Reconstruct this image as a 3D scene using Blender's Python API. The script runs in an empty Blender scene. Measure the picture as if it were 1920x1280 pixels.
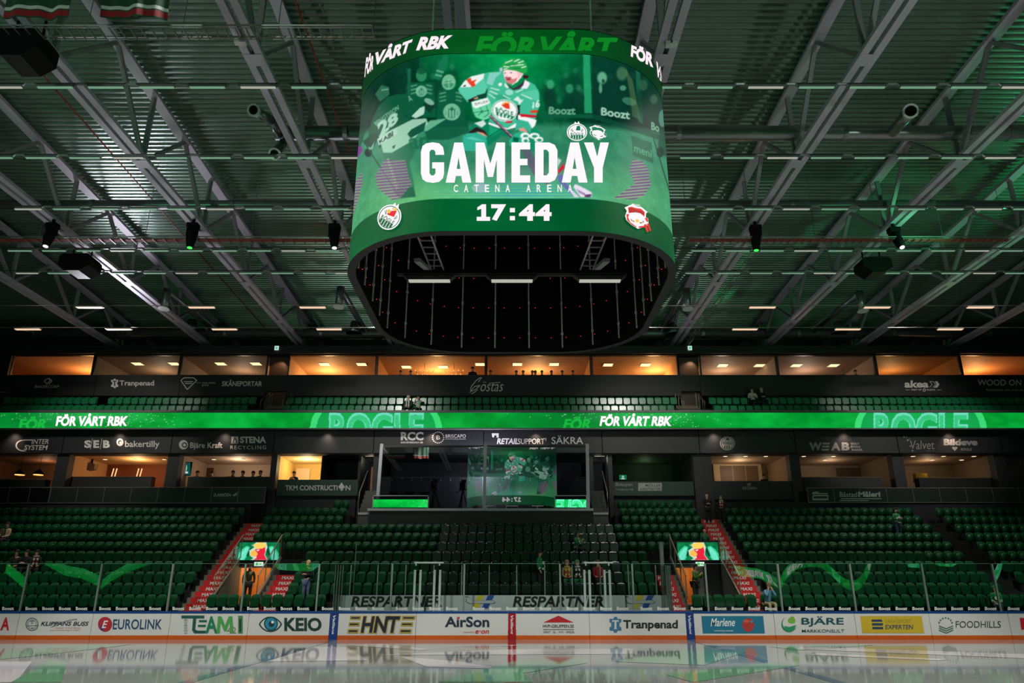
import bpy, bmesh, math, random
import numpy as np
from mathutils import Vector, Matrix
from mathutils.geometry import tessellate_polygon
random.seed(7)
SC = bpy.context.scene
COL = SC.collection

# ------------------------------------------------------------------ camera, world, light, exposure
FPX, PITCH, CAMH = 1373.0, math.radians(18.6), 1.95
SN, CS = math.sin(PITCH), math.cos(PITCH)
cam = bpy.data.cameras.new('camera'); cam.sensor_width = 36.0; cam.lens = 36.0 * FPX / 1920.0
cam.clip_start = 0.05; cam.clip_end = 300
camo = bpy.data.objects.new('camera', cam); COL.objects.link(camo)
camo.location = (0, 0, CAMH); camo.rotation_euler = (math.radians(90) + PITCH, 0, 0)
SC.camera = camo
SC.view_settings.view_transform = 'Standard'; SC.view_settings.look = 'None'
SC.view_settings.exposure = 0.0; SC.view_settings.gamma = 1.0
SC.view_settings.use_curve_mapping = False
w = bpy.data.worlds.new('hall_world'); SC.world = w; w.use_nodes = True
bg = w.node_tree.nodes['Background']; bg.inputs[0].default_value = (0.55, 0.60, 0.58, 1); bg.inputs[1].default_value = 0.10
CY = SC.cycles
CY.max_bounces = 6; CY.diffuse_bounces = 3; CY.glossy_bounces = 3; CY.transmission_bounces = 4
CY.transparent_max_bounces = 16; CY.caustics_reflective = False; CY.caustics_refractive = False
CY.sample_clamp_indirect = 3.0; CY.use_denoising = True

def lamp(name, kind, loc, target, energy, col=(1, 1, 1), size=0.5, angle=120, blend=0.6):
    d = bpy.data.lights.new(name, kind); d.energy = energy; d.color = col
    if kind == 'SPOT':
        d.spot_size = math.radians(angle); d.spot_blend = blend; d.shadow_soft_size = size
    elif kind == 'AREA':
        d.shape = 'DISK'; d.size = size
    else:
        d.shadow_soft_size = size
    o = bpy.data.objects.new(name, d); COL.objects.link(o); o.location = loc
    v = Vector(target) - Vector(loc)
    o.rotation_euler = v.to_track_quat('-Z', 'Y').to_euler()
    return o
# hall floods up among the trusses, shining down on the ice
for (x, y, e) in [(-19, 14, 6800), (-7, 13, 8600), (7, 13, 8600), (19, 14, 6800)]:
    lamp('hall_flood', 'SPOT', (x, y, 15.9), (x * .97, y + 4.6, 0), e, (1.0, .97, .94), .4, 90, .15)
# softer floods straight over the lower stand
for (x, e) in [(-20, 1600), (-7, 1600), (7, 1600), (20, 1600)]:
    lamp('stand_flood', 'SPOT', (x, 35.2, 15.6), (x * 1.02, 35.4, 2.5), e, (1.0, .96, .93), .4, 70, .8)
# added lights without fixtures, raking the roof steel for its white and green sheen
for (x, tx, e) in [(-15, -11, 4300), (15, 11, 4300)]:
    lamp('follow_spot', 'SPOT', (x, -7, 7.5), (tx, 24, 19.0), e, (.82, 1, .88), .3, 62, .9)
lamp('follow_spot', 'SPOT', (-24, 40.2, 12.2), (-14.5, 27, 19.4), 5600, (.9, .86, 1), 1.2, 44, 1)
lamp('follow_spot', 'SPOT', (33, 36, 12), (14, 25, 19.2), 3800, (.1, 1, .42), .5, 66, 1)
lamp('follow_spot', 'SPOT', (-35, 14, 10.5), (-12, 18, 19.2), 2600, (.2, 1, .5), .5, 66, 1)
# added fill lights without fixtures, brightening the balcony signs
for x in (-23, -8, 8, 23):
    lamp('facade_fill', 'SPOT', (x, 27.5, 15.2), (x, 41.2, 10.2), 3000, (1, .95, .9), .3, 44, .9)
# added spots near the stage heads, brightening the two red stairways
for (x, y, tx, e) in [(-7.6, 24.4, -12.2, 1500), (10.4, 24.4, 9.6, 1300)]:
    lamp('stair_spot', 'SPOT', (x, y, 14.6), (tx, 35.6, 2.8), e, (1, .95, .92), .1, 27, .8)
lamp('stage_beam', 'SPOT', (17.2, 25.6, 15.0), (16.6, 28.5, 16.3), 300, (.1, 1, .38), .1, 100, .8)

# ------------------------------------------------------------------ photo pixel -> point of the hall
def Zp(y, Y):
    r = (640 - y) / FPX
    return CAMH + Y * (SN + r * CS) / (CS - r * SN)
def Xp(x, y, Y):
    return (x - 960) * (Y * CS + (Zp(y, Y) - CAMH) * SN) / FPX
def YofZ(y, z):
    r = (640 - y) / FPX
    return (z - CAMH) * (CS - r * SN) / (SN + r * CS)
def XofZ(x, y, z):
    Y = YofZ(y, z); return (x - 960) * (Y * CS + (z - CAMH) * SN) / FPX
def onY(Y):
    return lambda x, y: (Xp(x, y, Y), Y, Zp(y, Y))

# ------------------------------------------------------------------ materials
def lin(c):
    return tuple(((v / 255) / 12.92 if v / 255 <= 0.04045 else ((v / 255 + 0.055) / 1.055) ** 2.4) for v in c[:3])
MC = {}
def M(name, col=(128, 128, 128), rough=.6, metal=0.0, emit=0.0, noise=.12, scale=6.0, sample=False, spec=.5):
    if name in MC: return MC[name]
    m = bpy.data.materials.new(name); m.use_nodes = True
    nt = m.node_tree; b = nt.nodes['Principled BSDF']; c = lin(col)
    b.inputs['Roughness'].default_value = rough; b.inputs['Metallic'].default_value = metal
    b.inputs['Specular IOR Level'].default_value = spec
    if emit:
        b.inputs['Base Color'].default_value = (0.01, 0.01, 0.01, 1); b.inputs['Specular IOR Level'].default_value = .05
        b.inputs['Emission Color'].default_value = (*c, 1); b.inputs['Emission Strength'].default_value = emit
        m.cycles.emission_sampling = 'AUTO' if sample else 'NONE'
    else:
        tc = nt.nodes.new('ShaderNodeTexCoord'); n = nt.nodes.new('ShaderNodeTexNoise')
        n.inputs['Scale'].default_value = scale; n.inputs['Detail'].default_value = 4
        r = nt.nodes.new('ShaderNodeMapRange'); r.inputs[3].default_value = 1 - noise; r.inputs[4].default_value = 1 + noise
        mx = nt.nodes.new('ShaderNodeMix'); mx.data_type = 'RGBA'; mx.blend_type = 'MULTIPLY'; mx.inputs[0].default_value = 1
        mx.inputs[6].default_value = (*c, 1)
        nt.links.new(tc.outputs['Object'], n.inputs['Vector']); nt.links.new(n.outputs['Fac'], r.inputs[0])
        nt.links.new(r.outputs[0], mx.inputs[7]); nt.links.new(mx.outputs[2], b.inputs['Base Color'])
    MC[name] = m
    return m
def glass(name, tint=(245, 250, 248), ior=1.5, rough=0.0):
    if name in MC: return MC[name]
    m = bpy.data.materials.new(name); m.use_nodes = True; nt = m.node_tree
    for n in list(nt.nodes): nt.nodes.remove(n)
    out = nt.nodes.new('ShaderNodeOutputMaterial'); mix = nt.nodes.new('ShaderNodeMixShader')
    tr = nt.nodes.new('ShaderNodeBsdfTransparent'); tr.inputs[0].default_value = (*lin(tint), 1)
    gl = nt.nodes.new('ShaderNodeBsdfGlossy'); gl.inputs['Roughness'].default_value = rough
    f0 = ((ior - 1) / (ior + 1)) ** 2                       # Schlick reflection, the same from both faces
    lw = nt.nodes.new('ShaderNodeLayerWeight'); lw.inputs[0].default_value = .5
    pw = nt.nodes.new('ShaderNodeMath'); pw.operation = 'POWER'; pw.inputs[1].default_value = 5
    ma = nt.nodes.new('ShaderNodeMath'); ma.operation = 'MULTIPLY_ADD'; ma.inputs[1].default_value = 1 - f0; ma.inputs[2].default_value = f0
    nt.links.new(lw.outputs['Facing'], pw.inputs[0]); nt.links.new(pw.outputs[0], ma.inputs[0]); nt.links.new(ma.outputs[0], mix.inputs[0])
    nt.links.new(tr.outputs[0], mix.inputs[1]); nt.links.new(gl.outputs[0], mix.inputs[2])
    nt.links.new(mix.outputs[0], out.inputs[0]); MC[name] = m
    return m
def screen_mat(name, strength=1.0, sample=True):
    m = bpy.data.materials.new(name); m.use_nodes = True; nt = m.node_tree; b = nt.nodes['Principled BSDF']
    a = nt.nodes.new('ShaderNodeVertexColor'); a.layer_name = 'picture'
    b.inputs['Base Color'].default_value = (.004, .004, .004, 1); b.inputs['Roughness'].default_value = .6; b.inputs['Specular IOR Level'].default_value = .03
    nt.links.new(a.outputs['Color'], b.inputs['Emission Color']); b.inputs['Emission Strength'].default_value = strength
    m.cycles.emission_sampling = 'AUTO' if sample else 'NONE'
    return m

# ------------------------------------------------------------------ mesh helpers
ORG = {}
def org(o):
    return ORG.get(o.name, Vector((0, 0, 0))) if o else Vector((0, 0, 0))
def tag(o, label=None, cat=None, group=None, kind=None):
    if label: o['label'] = label
    if cat: o['category'] = cat
    if group: o['group'] = group
    if kind: o['kind'] = kind
    return o
def thing(name, label, cat, loc=(0, 0, 0), group=None):
    o = bpy.data.objects.new(name, None); COL.objects.link(o); o.location = loc; o.empty_display_size = .2
    ORG[o.name] = Vector(loc)
    return tag(o, label, cat, group)
class MB:
    def __init__(s): s.v = []; s.f = []; s.m = []; s.cur = 0
    def quad(s, *p):
        n = len(s.v); s.v += [tuple(q) for q in p]; s.f.append(tuple(range(n, n + len(p)))); s.m.append(s.cur); return s
    def box(s, x0, x1, y0, y1, z0, z1):
        n = len(s.v)
        s.v += [(x0, y0, z0), (x1, y0, z0), (x1, y1, z0), (x0, y1, z0), (x0, y0, z1), (x1, y0, z1), (x1, y1, z1), (x0, y1, z1)]
        for q in ((0, 3, 2, 1), (4, 5, 6, 7), (0, 1, 5, 4), (1, 2, 6, 5), (2, 3, 7, 6), (3, 0, 4, 7)):
            s.f.append(tuple(n + i for i in q)); s.m.append(s.cur)
        return s
    def bar(s, p, q, w, h=None, up=(0, 0, 1)):
        p = Vector(p); q = Vector(q); h = h or w; d = (q - p).normalized(); u = Vector(up)
        if abs(d.dot(u)) > .98: u = Vector((0, 1, 0))
        a = d.cross(u).normalized(); b = a.cross(d).normalized(); n = len(s.v)
        for c in (p, q):
            for i, j in ((-1, -1), (1, -1), (1, 1), (-1, 1)): s.v.append(tuple(c + a * i * w / 2 + b * j * h / 2))
        for k in ((3, 2, 1, 0), (4, 5, 6, 7), (0, 1, 5, 4), (1, 2, 6, 5), (2, 3, 7, 6), (3, 0, 4, 7)):
            s.f.append(tuple(n + i for i in k)); s.m.append(s.cur)
        return s
    def tube(s, pts, rad, n=8, caps=True):
        pts = [Vector(p) for p in pts]; rad = rad if isinstance(rad, (list, tuple)) else [rad] * len(pts); b0 = len(s.v)
        for i, p in enumerate(pts):
            d = (pts[min(i + 1, len(pts) - 1)] - pts[max(i - 1, 0)]).normalized()
            u = Vector((0, 0, 1)) if abs(d.z) < .95 else Vector((0, 1, 0))
            a = d.cross(u).normalized(); b = a.cross(d)
            for k in range(n):
                t = 2 * math.pi * k / n; s.v.append(tuple(p + (a * math.cos(t) + b * math.sin(t)) * rad[i]))
        for i in range(len(pts) - 1):
            for k in range(n):
                s.f.append((b0 + i * n + k, b0 + i * n + (k + 1) % n, b0 + (i + 1) * n + (k + 1) % n, b0 + (i + 1) * n + k)); s.m.append(s.cur)
        if caps:
            s.f.append(tuple(b0 + k for k in range(n))[::-1]); s.m.append(s.cur)
            e = b0 + (len(pts) - 1) * n; s.f.append(tuple(e + k for k in range(n))); s.m.append(s.cur)
        return s
    def ball(s, c, rx, ry=None, rz=None, nu=10, nv=7, v0=0.0, v1=1.0):
        ry = ry or rx; rz = rz or rx; b0 = len(s.v)
        for j in range(nv + 1):
            p = math.pi * (v0 + (v1 - v0) * j / nv)
            for i in range(nu):
                t = 2 * math.pi * i / nu
                s.v.append((c[0] + rx * math.sin(p) * math.cos(t), c[1] + ry * math.sin(p) * math.sin(t), c[2] + rz * math.cos(p)))
        for j in range(nv):
            for i in range(nu):
                s.f.append((b0 + j * nu + i, b0 + (j + 1) * nu + i, b0 + (j + 1) * nu + (i + 1) % nu, b0 + j * nu + (i + 1) % nu)); s.m.append(s.cur)
        return s
    def prism(s, pts, axis, a, b):
        """outline in two coordinates, pushed along the third axis from a to b"""
        def at(p, t): return {'x': (t, p[0], p[1]), 'y': (p[0], t, p[1]), 'z': (p[0], p[1], t)}[axis]
        n = len(s.v); k = len(pts); s.v += [at(p, a) for p in pts] + [at(p, b) for p in pts]
        s.f.append(tuple(range(n, n + k))); s.f.append(tuple(range(n + 2 * k - 1, n + k - 1, -1))); s.m += [s.cur] * 2
        for i in range(k):
            s.f.append((n + i, n + k + i, n + k + (i + 1) % k, n + (i + 1) % k)); s.m.append(s.cur)
        return s
    def tris(s, P2, T, fn, step=None):
        """flat figure (2D points and triangles) laid on a surface by fn; step cuts it small enough to bend"""
        P2 = [tuple(p) for p in P2]; T = [tuple(t) for t in T]
        if step:
            todo = T; T = []
            while todo:
                t = todo.pop(); a, b, c = (P2[i] for i in t)
                e = [abs(a[0] - b[0]), abs(b[0] - c[0]), abs(c[0] - a[0])]; k = e.index(max(e))
                if e[k] <= step: T.append(t); continue
                i, j, l = t[k], t[(k + 1) % 3], t[(k + 2) % 3]
                P2.append(((P2[i][0] + P2[j][0]) / 2, (P2[i][1] + P2[j][1]) / 2)); n = len(P2) - 1
                todo += [(i, n, l), (n, j, l)]
        n = len(s.v); s.v += [fn(*p) for p in P2]
        for t in T: s.f.append(tuple(n + i for i in t)); s.m.append(s.cur)
        return s
    def poly(s, pts, fn, step=None):
        T = tessellate_polygon([[Vector((p[0], p[1], 0)) for p in pts]])
        return s.tris(pts, T, fn, step)
    def text(s, body, box, fn, shear=0.0, bold=0.0, step=None, quad=None, gap=1.0):
        """ink of the words fitted to the pixel box (x0,y0,x1,y1), or to a quad tl,tr,br,bl"""
        P, T = text_tris(body, shear, bold, gap)
        if quad is None:
            x0, y0, x1, y1 = box; quad = ((x0, y0), (x1, y0), (x1, y1), (x0, y1))
        (ax, ay), (bx, by), (cx, cy), (dx, dy) = quad; Q = []
        for u, v in P:
            Q.append(((ax * (1 - u) + bx * u) * v + (dx * (1 - u) + cx * u) * (1 - v), (ay * (1 - u) + by * u) * v + (dy * (1 - u) + cy * u) * (1 - v)))
        return s.tris(Q, T, fn, step)
    def ell(s, cx, cy, rx, ry, fn, n=24, rot=0.0, step=None, hole=None):
        c, d = math.cos(rot), math.sin(rot)
        def pt(k, f=1.0):
            t = 2 * math.pi * k / n; a, b = rx * f * math.cos(t), ry * f * math.sin(t); return (cx + a * c - b * d, cy + a * d + b * c)
        if hole:
            P = [pt(k) for k in range(n)] + [pt(k, hole) for k in range(n)]; T = []
            for k in range(n): j = (k + 1) % n; T += [(k, j, n + k), (j, n + j, n + k)]
            return s.tris(P, T, fn, step)
        return s.poly([pt(k) for k in range(n)], fn, step)
    def build(s, name, mats, parent=None, smooth=False, kind=None):
        me = bpy.data.meshes.new(name); o0 = org(parent)
        me.from_pydata([(v[0] - o0.x, v[1] - o0.y, v[2] - o0.z) for v in s.v], [], s.f)
        mats = mats if isinstance(mats, (list, tuple)) else [mats]
        for m in mats: me.materials.append(m)
        if len(mats) > 1: me.polygons.foreach_set('material_index', s.m)
        if smooth: me.polygons.foreach_set('use_smooth', [True] * len(me.polygons))
        me.validate(); me.update()
        o = bpy.data.objects.new(name, me); COL.objects.link(o)
        if parent: o.parent = parent
        ORG[o.name] = o0.copy()
        if kind: o['kind'] = kind
        return o
def part(name, mats, parent, fn, smooth=False):
    b = MB(); fn(b); return b.build(name, mats, parent, smooth)
def struct(name, mats, fn, smooth=False):
    b = MB(); fn(b); return b.build(name, mats, None, smooth, 'structure')
TT = {}
def text_tris(body, shear=0.0, bold=0.0, gap=1.0):
    k = (body, shear, bold, gap)
    if k in TT: return TT[k]
    c = bpy.data.curves.new('t', 'FONT'); c.body = body; c.shear = shear; c.offset = bold; c.size = 1; c.resolution_u = 3
    c.space_character = gap; c.fill_mode = 'FRONT'
    o = bpy.data.objects.new('t', c); COL.objects.link(o)
    me = bpy.data.meshes.new_from_object(o)
    bm = bmesh.new(); bm.from_mesh(me); bmesh.ops.triangulate(bm, faces=bm.faces[:])
    P = [(v.co.x, v.co.y) for v in bm.verts]; T = [tuple(v.index for v in f.verts) for f in bm.faces]
    bm.free(); bpy.data.objects.remove(o); bpy.data.curves.remove(c); bpy.data.meshes.remove(me)
    xs = [p[0] for p in P]; ys = [p[1] for p in P]; x0, x1, y0, y1 = min(xs), max(xs), min(ys), max(ys)
    P = [((x - x0) / (x1 - x0), (y - y0) / (y1 - y0)) for x, y in P]
    TT[k] = (P, T)
    return TT[k]
def copy_tree(o, loc):
    c = o.copy(); COL.objects.link(c); c.location = loc
    for ch in list(KIDS.get(o.name, [])):
        d = ch.copy(); COL.objects.link(d); d.parent = c
    return c
KIDS = {}
ORDN = ['', 'first', 'second', 'third', 'fourth', 'fifth', 'sixth', 'seventh', 'eighth', 'ninth', 'tenth', 'eleventh', 'twelfth']
def ordw(n):
    if n < len(ORDN): return ORDN[n]
    return str(n) + ('th' if n % 100 in (11, 12, 13) else {1: 'st', 2: 'nd', 3: 'rd'}.get(n % 10, 'th'))

# ================================================================== ICE, BOARDS AND RINK GLASS
class Ink(MB):
    """flat lettering and logos in several colours, one mesh"""
    def __init__(s, fn, emit=0.0, step=None): super().__init__(); s.fn = fn; s.mats = []; s.emit = emit; s.step = step; s.keys = {}
    def c(s, *col):
        k = col
        if k not in s.keys:
            s.keys[k] = len(s.mats)
            s.mats.append(M(('glow_%d_%d_%d' if s.emit else 'ink_%d_%d_%d') % k, k, .45, 0, s.emit, .04))
        s.cur = s.keys[k]; return s
    def t(s, body, x0, y0, x1, y1, shear=0., bold=0., quad=None, gap=1.0): return s.text(body, (x0, y0, x1, y1), s.fn, shear, bold, s.step, quad, gap)
    def p(s, *pts): return s.poly(pts, s.fn, s.step)
    def r(s, x0, y0, x1, y1): return s.poly([(x0, y0), (x1, y0), (x1, y1), (x0, y1)], s.fn, s.step)
    def e(s, cx, cy, rx, ry, rot=0., hole=None, n=24): return s.ell(cx, cy, rx, ry, s.fn, n, rot, s.step, hole)
    def line(s, x0, y0, x1, y1, w):
        d = math.hypot(x1 - x0, y1 - y0); a, b = -(y1 - y0) / d * w / 2, (x1 - x0) / d * w / 2
        return s.p((x0 + a, y0 + b), (x1 + a, y1 + b), (x1 - a, y1 - b), (x0 - a, y0 - b))
    def tris(s, P2, T, fn, step=None):
        s.lay = getattr(s, 'lay', 0) + 1; e = .0004 * s.lay       # each coat of ink lies on the one before
        return super().tris(P2, T, lambda x, y: s.lift(fn(x, y), e), step)
    def lift(s, p, e):
        if not s.step: return (p[0], p[1] - e, p[2])
        d = math.hypot(p[0], p[1] - 16.5); return (p[0] + p[0] / d * e, p[1] + (p[1] - 16.5) / d * e, p[2])
    def out(s, name, parent): return s.build(name, s.mats, parent)

YB = 31.5
ICE = M('ice', (162, 166, 161), .06, 0, 0, .06, .35, spec=.6)
def ice_mat():
    nt = ICE.node_tree; b = nt.nodes['Principled BSDF']
    tc = nt.nodes.new('ShaderNodeTexCoord'); n = nt.nodes.new('ShaderNodeTexNoise'); n.inputs['Scale'].default_value = 1.3
    r = nt.nodes.new('ShaderNodeMapRange'); r.inputs[3].default_value = .03; r.inputs[4].default_value = .09
    nt.links.new(tc.outputs['Object'], n.inputs['Vector']); nt.links.new(n.outputs['Fac'], r.inputs[0]); nt.links.new(r.outputs[0], b.inputs['Roughness'])
ice_mat()
struct('floor', ICE, lambda b: b.quad((-46, -10, 0), (46, -10, 0), (46, YB + .3, 0), (-46, YB + .3, 0)))
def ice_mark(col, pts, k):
    m = M('ice_paint_and_light_%d' % k, col, .05, 0, 0, .05, .5, spec=.6)
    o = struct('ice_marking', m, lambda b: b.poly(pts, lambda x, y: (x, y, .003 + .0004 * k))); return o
HALLW = M('hall_dark', (13, 16, 15), .85)
struct('wall_opposite', HALLW, lambda b: b.box(-46, 46, -10.3, -10, 0, 24))
struct('wall_left', HALLW, lambda b: b.box(-46.3, -46, -10, 50, 0, 24))
struct('wall_right', HALLW, lambda b: b.box(46, 46.3, -10, 50, 0, 24))
bl = 334 * (YB * CS - CAMH * SN) / FPX
ice_mark((150, 60, 62), [(-.15, 0), (.15, 0), (.15, YB), (-.15, YB)], 4)
for s in (-1, 1): ice_mark((120, 132, 150), [(s * bl - .15, 0), (s * bl + .15, 0), (s * bl + .15, YB), (s * bl - .15, YB)], 5)
def ipx(*pts): return [(XofZ(x, y, 0), YofZ(y, 0)) for x, y in pts]
# white and green shapes: advert paint and projected light, both put in as colour
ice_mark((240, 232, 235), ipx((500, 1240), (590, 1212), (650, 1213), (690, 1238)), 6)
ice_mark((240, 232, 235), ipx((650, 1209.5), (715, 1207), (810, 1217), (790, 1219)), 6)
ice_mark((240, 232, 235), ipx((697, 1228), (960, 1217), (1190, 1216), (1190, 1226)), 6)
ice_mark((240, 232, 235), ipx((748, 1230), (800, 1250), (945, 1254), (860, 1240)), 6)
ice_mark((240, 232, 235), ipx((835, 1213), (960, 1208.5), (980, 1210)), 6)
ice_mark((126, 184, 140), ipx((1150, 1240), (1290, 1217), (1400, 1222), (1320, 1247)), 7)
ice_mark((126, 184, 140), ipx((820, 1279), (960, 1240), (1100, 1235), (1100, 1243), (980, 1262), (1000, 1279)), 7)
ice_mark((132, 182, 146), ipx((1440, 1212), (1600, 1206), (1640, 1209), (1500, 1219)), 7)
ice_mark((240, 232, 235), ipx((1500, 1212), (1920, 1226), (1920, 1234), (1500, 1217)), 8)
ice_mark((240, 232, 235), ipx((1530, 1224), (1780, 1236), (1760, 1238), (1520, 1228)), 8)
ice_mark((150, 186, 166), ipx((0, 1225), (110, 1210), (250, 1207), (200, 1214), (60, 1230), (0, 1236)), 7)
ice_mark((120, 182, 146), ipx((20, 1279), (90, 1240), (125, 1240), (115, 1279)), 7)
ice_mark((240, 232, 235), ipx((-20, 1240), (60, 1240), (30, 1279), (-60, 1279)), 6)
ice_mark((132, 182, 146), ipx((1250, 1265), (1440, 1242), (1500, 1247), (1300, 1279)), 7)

WHITE = M('board_plastic', (205, 205, 200), .32, 0, 0, .06, 9)
BLUE = M('cap_blue', (14, 62, 128), .35); ORANGE = M('kick_orange', (196, 84, 8), .4); REDP = M('line_red', (160, 10, 22), .4)
ZT = Zp(1145.5, YB); ZC = Zp(1149.5, YB); ZK = Zp(1190.8, YB)
fB = onY(YB - .012)
def board(x0, x1, label, ink=None, strip=None):
    X0, X1 = Xp(x0, 1170, YB), Xp(x1, 1170, YB)
    t = thing('dasher_board', label, 'rink board', ((X0 + X1) / 2, YB, 0), 'advert boards around the rink')
    g = .004
    part('panel', strip or WHITE, t, lambda b: b.box(X0 + g, X1 - g, YB, YB + .12, 0 if strip else ZK, ZC - .001))
    if not strip: part('kick_plate', ORANGE, t, lambda b: b.box(X0 + g, X1 - g, YB - .008, YB + .12, 0, ZK - .001))
    part('cap_rail', BLUE, t, lambda b: b.box(X0 + .001, X1 - .001, YB - .02, YB + .14, ZC, ZT))
    if ink:
        k = Ink(fB); ink(k); k.out('lettering', t)
    return t
NAVY = (18, 34, 62); DARK = (20, 22, 24)
def a1(k): k.c(190, 16, 40).t('A', 0, 1157, 16.5, 1181.5, .2, .03)
def a2(k):
    k.c(100, 108, 108).e(60, 1170, 12.2, 12.5, hole=.86).e(60, 1170, 8.5, 8.8, hole=.88).r(57, 1164, 63, 1165.5).r(58, 1167.5, 62, 1169).line(49, 1173, 71, 1172, 1).e(60.5, 1177, 1.4, 1.4)
    k.c(130, 142, 142).p((93, 1177), (112, 1163.5), (113, 1164), (108, 1168), (130, 1161.5), (144, 1159), (144, 1163), (142.5, 1163), (142, 1161), (130, 1163.5), (104, 1173))
    k.c(34, 40, 58).t('KLIPPANS BUSS', 76, 1165, 167, 1172.8, .35, .02)
    k.c(190, 110, 90).t('resor med buss', 103, 1175, 151.5, 1178, .2).t('buss och bokning av resor', 94, 1179.5, 149, 1183, .2)
def a3(k):
    k.c(176, 34, 50).e(197, 1170, 13.3, 14); k.c(48, 62, 130).p((188, 1171), (195, 1172), (193, 1183), (189, 1180)); k.c(225, 225, 222).t('E', 190.5, 1163, 203, 1177, .4, .02)
    k.c(14, 66, 104).t('EUROLINK', 211, 1160.5, 303, 1179.5, .12, .012)
def a4(k):
    k.c(18, 84, 74).r(340, 1153.5, 383, 1159); k.p((362, 1159), (368, 1159), (366, 1180), (371, 1182), (386, 1182), (385, 1187), (364, 1187), (360, 1181))
    k.c(18, 98, 78).r(373, 1162, 388, 1166).r(371, 1171, 386, 1175); k.c(24, 122, 80).t('A', 385, 1155, 408, 1187, 0, .03); k.c(70, 158, 76).p((406, 1187), (408.5, 1155), (415, 1155), (422, 1172), (429, 1155), (435.5, 1155), (438, 1187), (432, 1187), (430.3, 1167), (424, 1183), (420, 1183), (413.7, 1167), (412, 1187))
    k.c(110, 140, 90).t('42', 425, 1175.5, 443, 1187)
    k.c(60, 130, 70).r(446.5, 1154, 455, 1187); k.c(20, 60, 50).r(448.5, 1160, 452.5, 1184)
    k.c(120, 130, 120).t('101010', 0, 0, 0, 0, quad=((345, 1187), (345, 1160), (351.5, 1160), (351.5, 1187)))
def a5(k):
    k.c(16, 62, 58).p(*[(507 + 21.5 * math.cos(t) , 1170 + 14.5 * math.sin(t) * (1 - .45 * abs(math.cos(t)) ** 3)) for t in [2 * math.pi * i / 32 for i in range(32)]])
    k.c(205, 205, 200).p(*[(507 + 18.5 * math.cos(t), 1170 + 12 * math.sin(t) * (1 - .45 * abs(math.cos(t)) ** 3)) for t in [2 * math.pi * i / 32 for i in range(32)]])
    k.c(16, 62, 58).e(508, 1169, 13.2, 13.6); k.c(28, 132, 160).e(508, 1169, 10.8, 11); k.c(14, 48, 58).e(509, 1169.5, 5.5, 5.6); k.c(230, 232, 230).e(511, 1166, 2.6, 2.6)
    k.c(14, 50, 46).t('KElO', 533, 1157.5, 603, 1183, 0, .035)
def strip(x0, x1, lab, mat, sh):
    def f(k):
        c = (x0 + x1) / 2
        k.c(225, 225, 228).t('Vaillant', 0, 0, 0, 0, .2, .02, quad=((c + 2.4 + sh, 1153), (c + 2.4 - sh, 1189), (c - 2.4 - sh, 1189), (c - 2.4 + sh, 1153)))
    board(x0, x1, lab, f, mat)
def a6(k):
    Y, N = (196, 168, 70), (22, 28, 52)
    def bar(x0, x1, y0, y1):
        s = .18
        for col, g in ((Y, 1.4), (DARK, .5), (Y, .1), (N, -.9)):
            k.c(*col).p((x0 + (1187 - y0) * s - g, y0 - g), (x1 + (1187 - y0) * s + g, y0 - g), (x1 + (1187 - y1) * s + g, y1 + g), (x0 + (1187 - y1) * s - g, y1 + g))
    for i, (y0, y1) in enumerate(((1155.5, 1160.5), (1167.5, 1172.5), (1180, 1185.5))): bar(652, 670, y0, y1); bar(750, 770 + 2 * (i == 0), y0, y1)
    k.c(*Y).t('HNT', 674.5, 1153.6, 752, 1187.4, .22, .07); k.c(*N).t('HNT', 676.2, 1155, 750.5, 1186, .22, .035)
def a7(k):
    k.c(24, 42, 62).t('AirSon', 834, 1155.5, 917.5, 1175.5, 0, .03); k.c(205, 205, 200).r(857, 1153.5, 862.5, 1160.3); k.c(205, 30, 60).e(859.6, 1158, 2.5, 2.5)
    k.c(196, 44, 40).t('e·on', 891, 1181, 917, 1187.6, .25, .02).t('powered by', 868.5, 1183, 889, 1187, .2)
def a8(k):
    k.c(178, 22, 34).p((1019, 1166.5), (1047, 1153.8), (1075.5, 1166.5)); k.c(*DARK).t('HVP-GRUPPEN.SE', 1018, 1170.5, 1076, 1176.5, 0, .012).r(1018.5, 1179.4, 1076, 1180.3)
    k.t('VENT · EL · VVS · SMIDE', 1018.5, 1182.7, 1076.5, 1186.6)
def puzzle(k, col, bgc, s, ox, oy):
    def q(x, y): return (ox + x * s, oy + y * s)
    k.c(*col).p(q(-11, -11), q(-4, -11), q(-2.6, -14.6), q(2.6, -14.6), q(4, -11), q(11, -11), q(11, -5), q(7.6, -3), q(7.6, 3), q(11, 5), q(11, 11), q(4, 11), q(2.6, 14.8), q(-2.6, 14.8), q(-4, 11), q(-11, 11), q(-11, 5), q(-7.6, 3), q(-7.6, -3), q(-11, -5))
    k.c(*bgc).p(q(-6, -8.5), q(6, -8.5), q(6, -4), q(4.5, -6), q(1.8, -6), q(1.8, 6.5), q(3.6, 8), q(-3.6, 8), q(-1.8, 6.5), q(-1.8, -6), q(-4.5, -6), q(-6, -4))
def slab(k, x0, y0, x1, y1, b=.03): k.t('Tranpenad', x0, y0, x1, y1, 0, b)
def a9(k): puzzle(k, (58, 112, 148), (205, 205, 200), 1, 1154, 1170.8); k.c(24, 30, 36); slab(k, 1168.5, 1162, 1271, 1182.5)
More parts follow.
